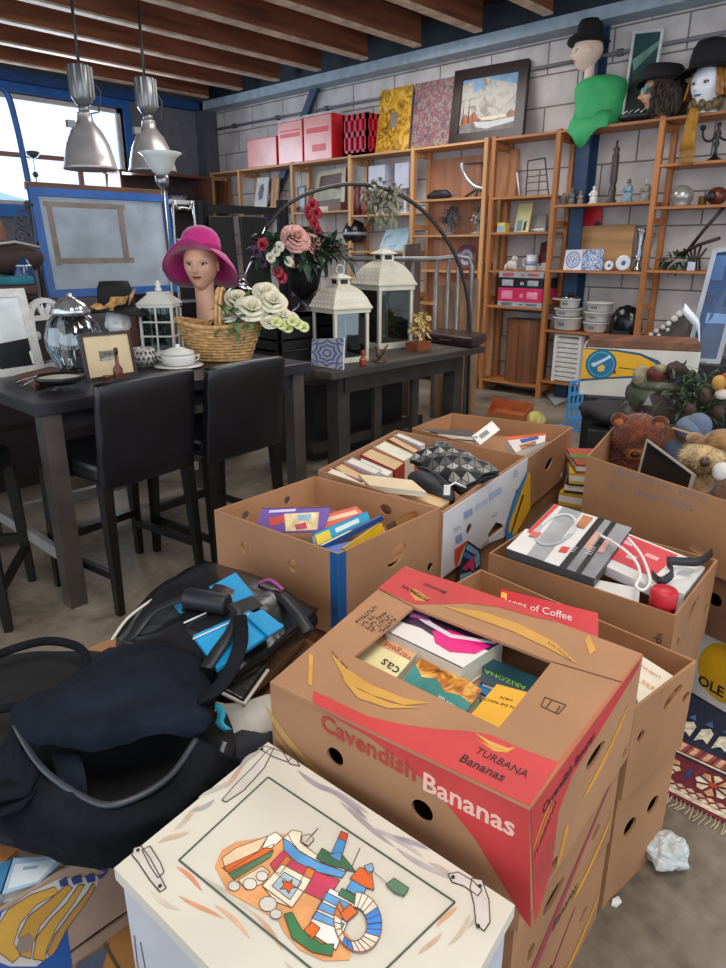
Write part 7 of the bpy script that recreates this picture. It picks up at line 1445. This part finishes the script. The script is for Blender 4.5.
m=MB(LB_); q=[aZ(212,686,.515),aZ(240,673,.52),aZ(268,668,.505),aZ(243,703,.485)]; m.prism(q,(0,0,.01)); m.build('front_flap',t,bevel=.003); m=MB(mat('d9d5c9',.5)); m.tube([aZ(212,687,.523),aZ(230,697,.51),aZ(244,704,.495),aZ(268,670,.51)],.004,6); m.build('white_edge',t); m=MB(mat('d9d5c9',.5)); m.tube(smooth([aZ(112,640,.515),aZ(128,618,.53),aZ(152,600,.54)],4),.004,6); m.build('white_edge',t)
m=MB(mat('a04a8a',.5)); m.tube(smooth([aZ(258,584,.575),aZ(270,580,.59),aZ(283,590,.575)],4),.005,6); m.build('pink_cord',t)
# backpack
t=thing('backpack','big black backpack with its front pocket gaping open, lower left','backpack',aZ(110,750,.41)); BPK=mat('16181d',.95,var=.3,bump=.5,bsc=45,spec=.15); BPD=mat('0d0d10',.8,var=.2); BPN=mat('1a1e2a',.95,var=.3,bump=.5,bsc=40,spec=.15)
def grid(rows,k=5,amp=.008,seed=0):
    g=[[aZ(*p) for p in r] for r in rows]; D=[smooth(r,k) for r in g]; D=list(zip(*[smooth(list(c),k) for c in zip(*D)])); return [[p+V((0,0,amp*noise.noise(p*12+V((seed,1,0)))+amp*.9*(abs(noise.noise(V((p.x*16+seed,p.y*30,3))))-.25))) for p in r] for r in D]
m=MB(BPD); m.sheet(grid([[(-30,665,.48),(40,655,.49),(120,655,.5),(205,672,.5)],[(-30,730,.46),(40,720,.47),(120,720,.48),(232,730,.47)],[(-30,790,.44),(40,790,.45),(120,780,.455),(232,760,.45)],[(-25,838,.425),(45,850,.425),(115,852,.425),(200,800,.425)]]),.02); m.build('back_panel',t)
m=MB(BPN); m.sheet(grid([[(82,668,.52),(122,648,.56),(165,644,.57),(202,660,.56),(214,694,.52)],[(58,684,.58),(105,674,.61),(150,670,.62),(190,682,.61),(214,706,.55)],[(30,702,.59),(75,706,.62),(125,704,.63),(175,704,.62),(212,720,.57)],[(14,712,.58),(50,728,.605),(110,730,.615),(160,722,.605),(207,729,.565)],[(14,722,.555),(40,743,.57),(110,746,.58),(160,739,.575),(200,735,.55)]],8,.018),.008); m.build('flap',t)
m=MB(BPK); m.sheet(grid([[(15,726,.55),(42,768,.545),(88,800,.54),(122,803,.54),(168,778,.54),(196,740,.55)],[(2,745,.53),(28,795,.53),(75,828,.525),(130,828,.525),(190,795,.52),(216,750,.53)],[(-18,770,.47),(15,822,.47),(65,848,.465),(140,848,.465),(205,800,.465),(235,758,.47)],[(-28,780,.425),(5,835,.425),(60,860,.425),(140,858,.425),(205,812,.425),(244,768,.425)]],8,.018,3),.01); m.build('pocket_body',t)
m=MB(mat('3a3d44',.4,var=.2)); m.tube(smooth([aZ(*p) for p in ((15,726,.557),(42,768,.552),(88,800,.547),(122,803,.547),(168,778,.547),(196,740,.557))],6),.006,6); m.build('zip',t)
m=MB(BPK); m.tube(smooth([aZ(*p) for p in ((-30,668,.52),(10,650,.54),(50,641,.55),(84,652,.545),(80,690,.54),(40,702,.54),(-20,712,.53))],6),.010,8); m.build('padded_rim',t)
m=MB(BPN); m.sheet(grid([[(50,752,.545),(80,752,.55)],[(58,778,.53),(86,778,.53)],[(62,800,.50),(88,800,.50)]],4,.004),.006); m.build('inner_divider',t)
strap([(-20,792,.50),(10,790,.53),(34,784,.545)],.05,'strap',t,BPK); strap([(-20,820,.47),(10,806,.515),(30,798,.54)],.045,'strap',t,BPK); strap([(198,700,.60),(216,690,.615),(232,668,.63),(241,640,.63),(240,616,.618)],.03,'shoulder_strap',t,BPK); strap([(225,742,.50),(222,760,.475),(236,785,.45)],.008,'cord',t,mat('8a8d90',.5))
# ================================================================ rug and litter at the right
RX0,RX1,RY0,RY1=1.655,3.3,-1.2,.8
RUGR=mat('7d2430',.9,var=.25,sc_=40,bump=.3,bsc=200); t=thing('rug','red and navy patterned oriental rug with fringe on the concrete floor','rug',(2.4,-.3,0))
m=MB(RUGR); m.box((RX0,RY0,0),(RX1,RY1,.006))
z=[.0066]
def rp(col,pts): z[0]+=.000012; m.use(mat(col,.9,var=.25,sc_=60)); m.flat([V((x,y,z[0])) for x,y in pts])
def rect(col,a,b,c,d): rp(col,[(a,b),(c,b),(c,d),(a,d)])
rect('22283f',RX0+.13,RY0,RX1-.13,RY1-.0); rect('d9c9ae',RX0+.012,RY0,RX0+.03,RY1); rect('6d1f2c',RX0+.05,RY0,RX0+.17,RY1)
k=0; y=RY1
while y>RY0+.05:
    rp('d6c6ac',[(RX0+.035,y),(RX0+.046,y-.012),(RX0+.035,y-.024),(RX0+.030,y-.012)]); rp('c9a98c',[(RX0+.052,y-.012),(RX0+.06,y-.024),(RX0+.052,y-.036),(RX0+.044,y-.024)]); y-=.026
y=RY1-.05; k=0
while y>RY0:
    cx=RX0+.11
    for a in range(8):
        an=a*PI/4; rp(('d8c8a0','c9a070','d8d0b8')[a%3],[(cx+.012*math.cos(an),y+.012*math.sin(an)),(cx+.042*math.cos(an-.3),y+.042*math.sin(an-.3)),(cx+.048*math.cos(an),y+.048*math.sin(an)),(cx+.042*math.cos(an+.3),y+.042*math.sin(an+.3))])
    rp('b0402c',[(cx+.012*math.cos(a*PI/3),y+.012*math.sin(a*PI/3)) for a in range(6)]); rp('2c3a64',[(cx-.03,y-.075),(cx+.03,y-.075),(cx+.02,y-.062),(cx-.02,y-.062)]); y-=.135; k+=1
rect('a3483a',RX0+.19,RY0,RX0+.235,RY1); rect('d9c3a0',RX0+.178,RY0,RX0+.186,RY1)
y=RY1
while y>RY0: rp('d9a88c',[(RX0+.192,y),(RX0+.232,y-.006),(RX0+.232,y-.02),(RX0+.192,y-.014)]); rp('2a2f4c',[(RX0+.19,y-.024),(RX0+.235,y-.03),(RX0+.235,y-.034),(RX0+.19,y-.028)]); y-=.036
y=RY1; 
while y>RY0:
    rp('d6ceb8',[(RX0+.26,y),(RX0+.33,y),(RX0+.35,y-.02),(RX0+.33,y-.035),(RX0+.27,y-.035),(RX0+.285,y-.018)]); rp('4c6a9a',[(RX0+.36,y),(RX0+.39,y-.012),(RX0+.36,y-.024)]); y-=.05
for i in range(5):
    cx,cy=RX0+.62,RY1-.2-.32*i
    for r,col in ((.15,'8a2a30'),(.12,'d2b48c'),(.10,'2a3358'),(.07,'b04a34'),(.04,'d9c9a8')): rp(col,[(cx+r*math.cos(a*PI/4)*(1 if a%2 else .75),cy+r*math.sin(a*PI/4)*(1 if a%2 else .75)) for a in range(8)])
m.build('pile',t); m=MB(mat('b9a88c',.9,var=.2)); y=RY1; rg=random.Random(2)
k=0
while y>RY0: m.tube([V((RX0+.004,y,.004)),V((RX0-.02,y-.004+rg.uniform(-.004,.004),.004)),V((RX0-.04-rg.uniform(0,.015),y+rg.uniform(-.008,.008),.003))],.0022,4); y-=.011
tag(m.build('fringe',t),kind='stuff')
def crumple(name,label,c,r,col,seed,cat,rough=.4):
    c=V(c); m=MB(mat(col,rough,var=.08,bump=.1)); rg=random.Random(seed)
    def fn(q): d=q.normalized(); k=1+.35*noise.noise(d*2+V((seed,0,0)))+.14*abs(noise.noise(d*6+V((0,seed,0)))); return V((q.x*k,q.y*k,max(q.z*k,-r[2])))
    m.ell(c+V((0,0,r[2])),r,28,18,None,fn)
    for p in m.mi: pass
    m.sm=[False]*len(m.sm); return tag(m.build(name,loc=c,world='base'),label,cat)
c=aZ(664,862,0); crumple('plastic_bag','crumpled white plastic bag on the concrete floor beside the rug',(c.x,c.y,0),(.052,.048,.034),'c3c8c6',3,'bag',.25)
m=MB(mat('e4e2de',.6)); c=aZ(616,908,0); m.prism([c+V(p) for p in ((0,0,.0005),(.022,-.004,.0005),(.03,.008,.002),(.012,.014,.004),(-.002,.01,.0005))],(0,0,.002)); tag(m.build('paper_scrap',loc=c,world='base'),'small torn white paper scrap on the floor by the box stack','paper')
# ================================================================ bear box contents
def fur(hexc,dark): return mat(hexc,.95,var=.35,sc_=26,bump=.8,bsc=90,sheen=.3)
def fuzz(m,c,r,R,L,n,seed=0):
    rg=random.Random(seed); c=V(c)
    for k in range(n):
        d=V((rg.gauss(0,1),rg.gauss(0,1),rg.gauss(0,1))).normalized(); p=c+R@V((d.x*r[0],d.y*r[1],d.z*r[2])); o=(R@V((d.x/r[0],d.y/r[1],d.z/r[2]))).normalized(); s=o.orthogonal().normalized()*L*.14; e=p+o*L+V((rg.uniform(-1,1),rg.uniform(-1,1),rg.uniform(-1.2,.4)))*L*.6
        m.add([p-s-o*.004,p+s-o*.004,e],[(0,1,2)])
def plushhead(m,c,r,R,main,muz,nose,ear=1.,snout=.5,fl=0):
    c=V(c); fn=lambda q:q*(1+.05*noise.noise(q*60/ (r/.08)))
    m.use(main); m.ell(c,(r,r*1.05,r*.92),26,18,R,fn); fuzz(m,c,(r,r*1.05,r*.92),R,r*.16,1300,1)
    for sd in (-1,1):
        m.use(main); m.ell(c+R@V((-.1*r,sd*.82*r,.72*r)) if not fl else c+R@V((-.1*r,sd*1.0*r,.1*r)),(.2*r,.38*r*ear,.4*r*ear if not fl else .62*r),16,10,R,fn); 
        m.use(muz); m.ell(c+R@V((.02*r,sd*.82*r,.72*r)) if not fl else c+R@V((.0,sd*1.02*r,.05*r)),(.13*r,.22*r*ear,.24*r*ear),12,8,R)
    m.use(muz); m.ell(c+R@V((.80*r,0,-.2*r)),(snout*r,.5*r,.38*r),18,12,R,fn); fuzz(m,c+R@V((.8*r,0,-.2*r)),(snout*r,.5*r,.38*r),R,r*.1,260,2)
    m.use(nose); m.ell(c+R@V(((.80+snout)*r,0,-.05*r)),(.12*r,.2*r,.14*r),12,8,R)
    for sd in (-1,1): m.ell(c+R@V((.82*r,sd*.36*r,.2*r)),(.1*r,.11*r,.11*r),10,8,R)
INS=bT; c=clampin(aZ(638,432,.70),.1); INS=None; s_=mpp(c); r=24*s_; base=.506; yaw=math.atan2(-c.y,-c.x)
t=thing('teddy_bear','reddish-brown plush teddy bear peeking over the dark panel in its box','teddy bear',(c.x,c.y,base)); m=MB(); R=Euler((0,.25,yaw)).to_matrix(); FB=fur('6d3218',0); plushhead(m,c-V((0,0,.012)),r*.95,Euler((0,.55,yaw)).to_matrix(),FB,fur('a9652f',0),mat('2a1a14',.3,var=0),1.0,.36); m.use(FB); m.ell((c.x+.02,c.y+.01,(c.z+base)/2-.01),(r*.85,r*.95,(c.z-base)/2+.0),20,14); fuzz(m,(c.x+.02,c.y+.01,(c.z+base)/2-.01),(r*.85,r*.95,(c.z-base)/2),R,r*.16,700,3); m.build('bear_body',t)
q=[aZ(646,440,.725),aZ(694,474,.70),aZ(690,478,.62),aZ(628,468,.62)]; d=q[1]-q[0]
quadframe('dark_picture','dark glazed picture with a thin pale edge leaning in the teddy bear box','picture',[aZ(646,439,.735),aZ(693,474,.69),aZ(693,474,.69)+V((-.06,.0,-.17)),aZ(646,439,.735)+V((-.06,0,-.19))],.006,.012,mat('a59a8c',.5),mat('15171a',.15,var=.1))
INS=bT; c=clampin(aZ(700,458,.70),.115); s_=mpp(c); t=thing('plush_dog','cream plush dog with a brown nose lying in the teddy bear box','plush dog',(c.x,c.y,base)); m=MB(); R=Euler((0,.1,yaw+.5)).to_matrix(); CD=fur('b99a6c',0)
m.use(CD); R_=R; m.ell(c+V((.02,-.01,0)),(26*s_,20*s_,14*s_),24,16,R); fuzz(m,c+V((.02,-.01,0)),(26*s_,20*s_,14*s_),R,.014,700,4); m.use(mat('4a3026',.4,var=.1)); m.ell(c-HEAD*22*s_-RT*6*s_+V((0,0,.01)),(6*s_,5*s_,5*s_),12,8); m.use(fur('8a6238',0)); m.ell(c+V((.07,-.05,.06)),(16*s_,20*s_,11*s_),20,12,R); m.ell(c+V((.05,.03,.045)),(17*s_,9*s_,8*s_),18,12,R); m.use(CD); m.ell((c.x+.06,c.y-.02,(c.z+base)/2),(.09,.10,(c.z-base)/2+.01),18,12); m.build('dog_body',t)
c=aZ(697,424,.74); t=thing('cushion','soft blue-grey plush cushion beside the cream plush dog','cushion',(c.x+.06,c.y+.06,base)); m=MB(mat('5f6e82',.9,var=.15,bump=.3)); s_=mpp(c); m.ell(c+V((.03,.03,-.03)),(20*s_,15*s_,13*s_),22,14,Euler((0,0,.3)).to_matrix()); m.ell(c+V((.02,.0,-.01)),(11*s_,13*s_,13*s_),18,12); m.use(mat('5a6a80',.9)); m.ell((c.x+.06,c.y+.06,(c.z+base)/2-.04),(.08,.08,(c.z-base)/2-.02),14,10); m.build('cushion_body',t)
c=clampin(aZ(722,472,.72),.085); INS=None; t=thing('plush_toy','white and brown plush toy at the right edge of the teddy bear box','plush toy',(c.x,c.y,base)); m=MB(mat('cfcac4',.9,var=.1,bump=.5)); s_=mpp(c); m.ell(c+V((0,0,0)),(9*s_,9*s_,10*s_),18,12); m.use(fur('6a4a38',0)); m.ell(c+V((.03,-.05,.0)),(11*s_,11*s_,13*s_),18,12); m.ell((c.x+.02,c.y-.03,(c.z+base)/2),(.07,.07,(c.z-base)/2+.01),16,10); m.build('toy_body',t)
m=MB(mat('b99a78',.6)); m.tube([aZ(672,428,.73),aZ(692,434,.72)],.005,6); tag(m.build('wooden_stick',loc=aZ(692,434,.72),world='base'),'thin pale wooden stick leaning on the blue-grey cushion','stick')
# yellow-white box on the rug under the pile
zW=.24; N=aZ(683,700,.012); q=[V((2.12,.72,0)),V((2.09,.05,0)),V((2.8,.0,0)),V((2.8,.72,0))]
# ================================================================ right distance: carton, camouflage bag, wreath
def atd(x,y,d): r=ray(x,y); return EYE+r*(d/math.hypot(r.x,r.y))
D=4.15; a=atd(579,394,D); b=atd(694,396,D+.02); tl=atd(578,347,D); d=(b-a); d.z=0; W=d.length; d.normalize(); bk=V((-d.y,d.x,0)); bk=bk if bk.dot(FW)>0 else -bk; z0=a.z; h=tl.z-a.z
q=[a+bk*.32,a,a+d*W,a+d*W+bk*.32]; bY=Bx(q,z0,z0+h); rY=cbox('fruit_carton','white and yellow fruit carton with a round blue emblem, far right',bY); m=MB(mat('cfcabd',.6,var=.06)); bY.body(m,{1:[(W*.29,h*.52,.03,.03)]})
def yd(col,pts,o=.001): m.use(mat(col,.5,var=.06)); m.flat([bY.at(1,u*W,v*h,o) for u,v in pts])
top_=[(i/16*.72,.94-.55*(max(0,i/16-.55)/.45)**2*.9) for i in range(17)]; 
yd('23506a',[(0,.99),(.3,.98),(.5,.93),(.66,.8),(.74,.62),(.68,.5),(.5,.42),(.25,.36),(0,.28)],.0009); yd('e0a818',[(0,.97),(.3,.94),(.5,.88),(.63,.75),(.69,.62),(.64,.53),(.48,.46),(.25,.40),(0,.33)],.0014)
for r,col,o in ((.31,'1d5a7a',.0018),(.27,'3d9ab0',.0022),(.24,'1d6a94',.0026)): yd(col,[(.17+r*h/W*math.cos(k*PI/12)*1.0,.66+r*math.sin(k*PI/12)) for k in range(24)],o)
yd('d9b23c',[(.15,.5),(.2,.52),(.21,.62),(.18,.66),(.14,.6)],.003); yd('6a3a20',[(.27,.55),(.31,.55),(.31,.48),(.27,.48)],.0019); yd('3a3020',[(.33,.62),(.6,.58),(.6,.565),(.33,.6)],.0019)
yd('b9d0da',[(.085,.62),(.11,.60),(.23,.78),(.255,.82),(.235,.86),(.2,.8),(.12,.7),(.085,.68)],.0034); m.build('box_body',rY)
lw=aX(640,335,5); t=thing('long_board','long reddish-brown board lying across the top of the fruit carton','board',bY.c+V((0,0,z0+h))); m=MB(wood('6f4630',0)); p0=a+V((0,0,h+.001))-d*-.02; p1=p0+d*(W-.02); m.hexa([p0+bk*.02,p1+bk*.02,p1+bk*.34,p0+bk*.34,p0+bk*.02+V((0,0,.04)),p1+bk*.02+V((0,0,.04)),p1+bk*.34+V((0,0,.04)),p0+bk*.34+V((0,0,.04))]); m.build('board',t)
q2=[a+bk*.42,a-bk*.06+d*.04,a+d*(W+.5)-bk*.12,a+d*(W+.5)+bk*.42]; u=Bx(q2,0,z0-.002); t=thing('low_bench','low black bench carrying the fruit carton and the camouflage bag','bench',(u.c.x,u.c.y,0)); m=MB(mat('17161a',.6,var=.2)); m.prism([(p.x,p.y,z0-.04) for p in u.q],(0,0,.038)); m.build('bench_top',t)
for p in u.q: k=u.c+(p-u.c)*.9; m=MB(mat('1d1b1f',.6)); m.box((k.x-.03,k.y-.03,0),(k.x+.03,k.y+.03,z0-.04)); m.build('leg',t)
zb_=z0-.001; D2=D-.22
# dark cloth heap in front of the carton: placed on a black box
p=atd(612,405,3.75); bx=thing('black_crate','black box in the gap behind the teddy bear box','crate',(p.x+.1,p.y-.1,0)); m=MB(mat('1a191c',.6,var=.2)); C=[atd(588,430,3.45),atd(700,430,3.45)]; dd=(C[1]-C[0]); dd.z=0; dd.normalize(); b2_=V((-dd.y,dd.x,0)); b2_=b2_ if b2_.dot(FW)>0 else -b2_
base_=[C[0],C[1],C[1]+b2_*.42,C[0]+b2_*.42]; zt=.56; m.prism([(p.x,p.y,0) for p in base_],(0,0,zt)); m.build('crate_body',bx)
def onc(x,y): return aZ(x,y,zt)
c=atd(612,412,3.62); m=MB(mat('222024',.8,var=.3,bump=.3)); m.ell((c.x,c.y,zt+.06),(.15,.12,.06),34,20,Euler((0,0,math.atan2(dd.y,dd.x))).to_matrix(),lambda q:V((q.x,q.y,max(q.z,-.058)))*(1+.3*noise.noise(q*12)+.15*noise.noise(q*26)) if q.z>-.03 else q); t=thing('dark_garment','dark crumpled garment lying on the black box','clothing',(c.x,c.y,zt)); m.build('garment_body',t)
# camouflage bag
c=atd(658,400,3.62); s_=mpp(c); t=thing('camouflage_bag','dark brown and green camouflage bag with a red stuffed top','bag',(c.x,c.y,zt)); CAM=art([(.35,'2c2a22'),(.45,'4a4030'),(.55,'3c4a34'),(.65,'6a604a')],9,kind='noise'); m=MB(CAM)
R=Euler((0,0,math.atan2(dd.y,dd.x))).to_matrix(); zc=atd(658,392,3.62).z; hh=atd(660,366,3.62).z-zt
wob=lambda q:q*(1+.16*noise.noise(q*13)+.08*noise.noise(q*30))
m.ell((c.x,c.y,zt+hh*.45),(31*s_,.12,hh*.46),28,18,R,wob); m.build('bag_body',t); m=MB(mat('33261f',.7,var=.3)); m.ell(V((c.x,c.y,zt+hh*.36))-b2_*.07,(20*s_,.07,hh*.3),22,14,R,wob); m.build('front_pocket',t)
m=MB(CAM); m.tube([V((c.x,c.y,zt+hh*.72))+dd*(22*s_*math.cos(k*PI/8))+b2_*(.07*math.sin(k*PI/8))-b2_*.02 for k in range(16)],.028,8,True); m.ell(V((c.x,c.y,zt+.05))-dd*27*s_-b2_*.05,(.05,.05,.09),14,10); m.build('collar',t)
wb2=lambda q:q*(1+.35*noise.noise(q*22+V((3,1,0)))+.2*noise.noise(q*50))
m=MB()
for col,dx,dz,r in (('5a241c',-.02,.84,(.06,.05,.05)),('8a7f68',-.09,.80,(.05,.04,.055)),('2c2f36',.07,.82,(.055,.045,.045)),('33241e',.06,.94,(.06,.05,.045)),('8f8468',-.01,.97,(.045,.04,.025)),('3c4632',.13,.8,(.05,.04,.05))): m.use(mat(col,.8,var=.3)); m.ell(V((c.x,c.y,zt+hh*dz))+dd*dx-b2_*.04,r,22,14,None,wb2)
m.build('stuffing',t)
m=MB(mat('b9bcc0',.5)); p=atd(643,405,3.4); m.flat([p,p+dd*.04,p+dd*.02+V((0,0,.045))]); m.prism([p,p+dd*.04,p+dd*.02+V((0,0,.045))],b2_*.006); m.build('white_tag',t)
# wreath
c=atd(703,402,3.5); s_=mpp(c); t=thing('evergreen_wreath','bushy artificial evergreen garland with cones beside the camouflage bag','garland',(c.x,c.y,zt)); m=MB(mat('34482c',.7,var=.35,sc_=20)); rg=random.Random(9)
for k in range(420):
    p=c+dd*rg.gauss(0,15)*s_+b2_*rg.gauss(0,.05)+V((0,0,rg.gauss(0,13)*s_)); p.z=max(p.z,zt+.02); leaf(m,p,V((rg.uniform(-1,1),rg.uniform(-1,1),rg.uniform(-.4,.9))),.07,.014,.1)
m.build('foliage',t); m=MB(mat('4a3426',.7,var=.3)); 
for x,y in ((718,412),(706,395),(690,410)): 
    p=atd(x,y,3.42); m.ell(p,(.028,.028,.035),12,9,None,lambda q:q*(1+.12*math.sin(q.z*300)))
m.build('pine_cone',t); m=MB(mat('8a1c22',.5,var=.2)); p=atd(724,384,3.42); m.ell(p,(.03,.03,.05),12,9); m.use(mat('b9873c',.6)); m.ell(atd(719,383,3.4),(.03,.03,.035),12,9); m.use(mat('d9c9bc',.6)); m.ell(atd(722,394,3.4),(.03,.03,.025),12,9); m.build('santa_ornament',t)
# blue glazed panel leaning by the shelving, reflections painted on as blue bands
D3=4.9; q=[atd(713,249,D3+.1),atd(752,243,D3+.1),atd(719,369,D3-.12),atd(684,357,D3-.12)]; d_=(q[2]-q[3]); d_.z=0; q[2].z=q[3].z=(q[2].z+q[3].z)/2
quadframe('glass_picture','blue reflecting glass panel in a pale metal frame leaning at the right edge','panel',q,.028,.035,mat('8f979f',.4,.0,var=.1),mat('1f4068',.3,var=.35,sc_=3,spec=.3),[(mat('3a6090',.3,var=.25,sc_=3,spec=.3),[(.06,.05),(.97,.1),(.97,.3),(.06,.27)]),(mat('1a3354',.3,var=.2,spec=.3),[(.06,.40),(.97,.42),(.97,.52),(.06,.49)]),(mat('5a80ac',.3,var=.2,spec=.3),[(.3,.56),(.97,.58),(.97,.66),(.3,.65)])])
zl=q[2].z; c=(q[2]+q[3])/2; t=thing('flight_case','black trunk supporting the blue glazed panel','trunk',(c.x,c.y,0)); m=MB(mat('1c1b1f',.5,var=.2)); 
e1=(q[2]-q[3]).normalized(); e2=V((-e1.y,e1.x,0)); e2=e2 if e2.dot(FW)>0 else -e2; m.prism([(p.x,p.y,0) for p in (q[3]-e2*.08,q[2]+e1*.3-e2*.08,q[2]+e1*.3+e2*.3,q[3]+e2*.3)],(0,0,zl-.002)); m.build('trunk_body',t)
P=smooth([atd(x,y,D3-.16) for x,y in ((684,309),(690,316),(698,326),(699,336),(699,352))],4); c=P[-1]; t=thing('curved_strip','curved white strip leaning in front of the blue glass picture','strip',c); m=MB(mat('dfe6ec',.3)); m.sheet([[p-e2*.0-V((0,0,.03)),p+V((0,0,.035))] for p in P],.02); m.build('strip_body',t)
# ================================================================ floor between the boxes and the shelving
c=aZ(507,418,0); t=thing('fruit_tray','orange and green printed cardboard tray on the floor near the shelving','tray',c); q=[aZ(x,y,0) for x,y in ((487,422),(522,428),(533,414),(492,408))]; bq_=Bx([q[0],q[1],q[2],q[3]],0,.1) if True else 0; m=MB(mat('b8643a',.6,var=.15)); bq_.body(m); m.use(mat('5c8a4a',.6,var=.2)); m.flat([bq_.at(0,.02,.01),bq_.at(0,bq_.frame(0)[3]-.02,.01),bq_.at(0,bq_.frame(0)[3]-.02,.06),bq_.at(0,.02,.06)]); m.build('tray_body',t)
c=aZ(535,422,0); t=thing('melon_bowl','round yellow-green ribbed bowl on the floor behind the back box','bowl',c); s_=mpp(c); m=MB(art([(.4,'b9a83c'),(.6,'d9cf8a')],12,stretch=(1,1,.1))); m.lathe([(0,11*s_),(4*s_,10.5*s_),(9*s_,7*s_),(11*s_,2*s_),(11*s_,0)],c,24); m.build('bowl_body',t)
q=[aZ(x,y,.01) for x,y in ((544,392),(566,384),(572,398),(555,406))]; m=MB(mat('9aa0a4',.6,var=.1)); m.prism(q,(0,0,.01)); tag(m.build('grey_folder',loc=sum(q,V())/4,world='base'),'grey folder lying on the floor before the louvred panel','folder')
q=[aZ(x,y,.004) for x,y in ((480,404),(560,398),(575,418),(490,430))]; 
c=aZ(571,424,0); a=atd(565,424,5.62); b=atd(579,410,5.72); dv=(b-a); dv.z=0; hB=.4; t=thing('plastic_basket','bright blue plastic basket standing on edge on the floor','basket',(c.x,c.y,0)); a.z=0; dvl=dv.length; dv.normalize(); nv=V((dv.y,-dv.x,0)); m=MB(mat('4a9ad9',.4,var=.1))
ww=.16; m.panel(ww,.42,lambda u,v,d:V((a.x+dv.x*u+nv.x*d+.0,a.y+dv.y*u+nv.y*d,v+.0)),.012,[[(.02+i*.047,.03+j*.1),(.02+i*.047,.1+j*.1),(.053+i*.047,.1+j*.1),(.053+i*.047,.03+j*.1)] for i in range(3) for j in range(4)]); m.build('basket_side',t); m=MB(mat('4a9ad9',.4,var=.1)); m.bar(V((a.x,a.y,.006))-nv*.1,V((a.x,a.y,.006))-nv*.1+dv*ww,.2,.012); m.build('basket_base',t)
# magazines between the back box and the bear box
c=aZ(583,498,.3); t=None; zz=0; cols=('2c2c30','c9a02c','8a8f94','d9b23a','b05a30','5a7a4c')
P0=atd(586,520,3.12); z_=.0; bxm=thing('wooden_crate','slatted pale crate holding magazines between the back box and the bear box','crate',(P0.x,P0.y,0)); m=MB(mat('8a6a48',.7,var=.2)); m.bx(V((P0.x,P0.y,.16)),(.24,.3,.32),math.atan2(dd.y,dd.x)); m.build('crate_body',bxm); z_=.321
for i,(lab,hh,col) in enumerate((('yellow and black magazine stack bottom in the gap between boxes',.06,'c9a02c'),('dark magazine in the stack between boxes',.05,'2c2c30'),('yellow magazine near the top of the stack between boxes',.05,'d9b23a'),('red and green striped booklet topping the stack between boxes',.04,'a8503a'))):
    m=MB(mat(col,.5,var=.2)); m.bx(V((P0.x+.01*(i%2),P0.y,z_+hh/2)),(.2,.26,hh),math.atan2(dd.y,dd.x)+.15*(i-1)); 
    m.use(mat('e0dcd0',.6)); m.bx(V((P0.x+.01*(i%2),P0.y,z_+hh/2)),(.202,.262,hh*.5),math.atan2(dd.y,dd.x)+.15*(i-1))
    if i==3: m.use(mat('5c8a4a',.5)); m.bx(V((P0.x,P0.y,z_+hh+.001)),(.2,.05,.003),math.atan2(dd.y,dd.x)+.3)
    tag(m.build('magazine',loc=(P0.x,P0.y,z_),world='base'),lab,'magazine','magazines between the boxes'); z_+=hh+.001
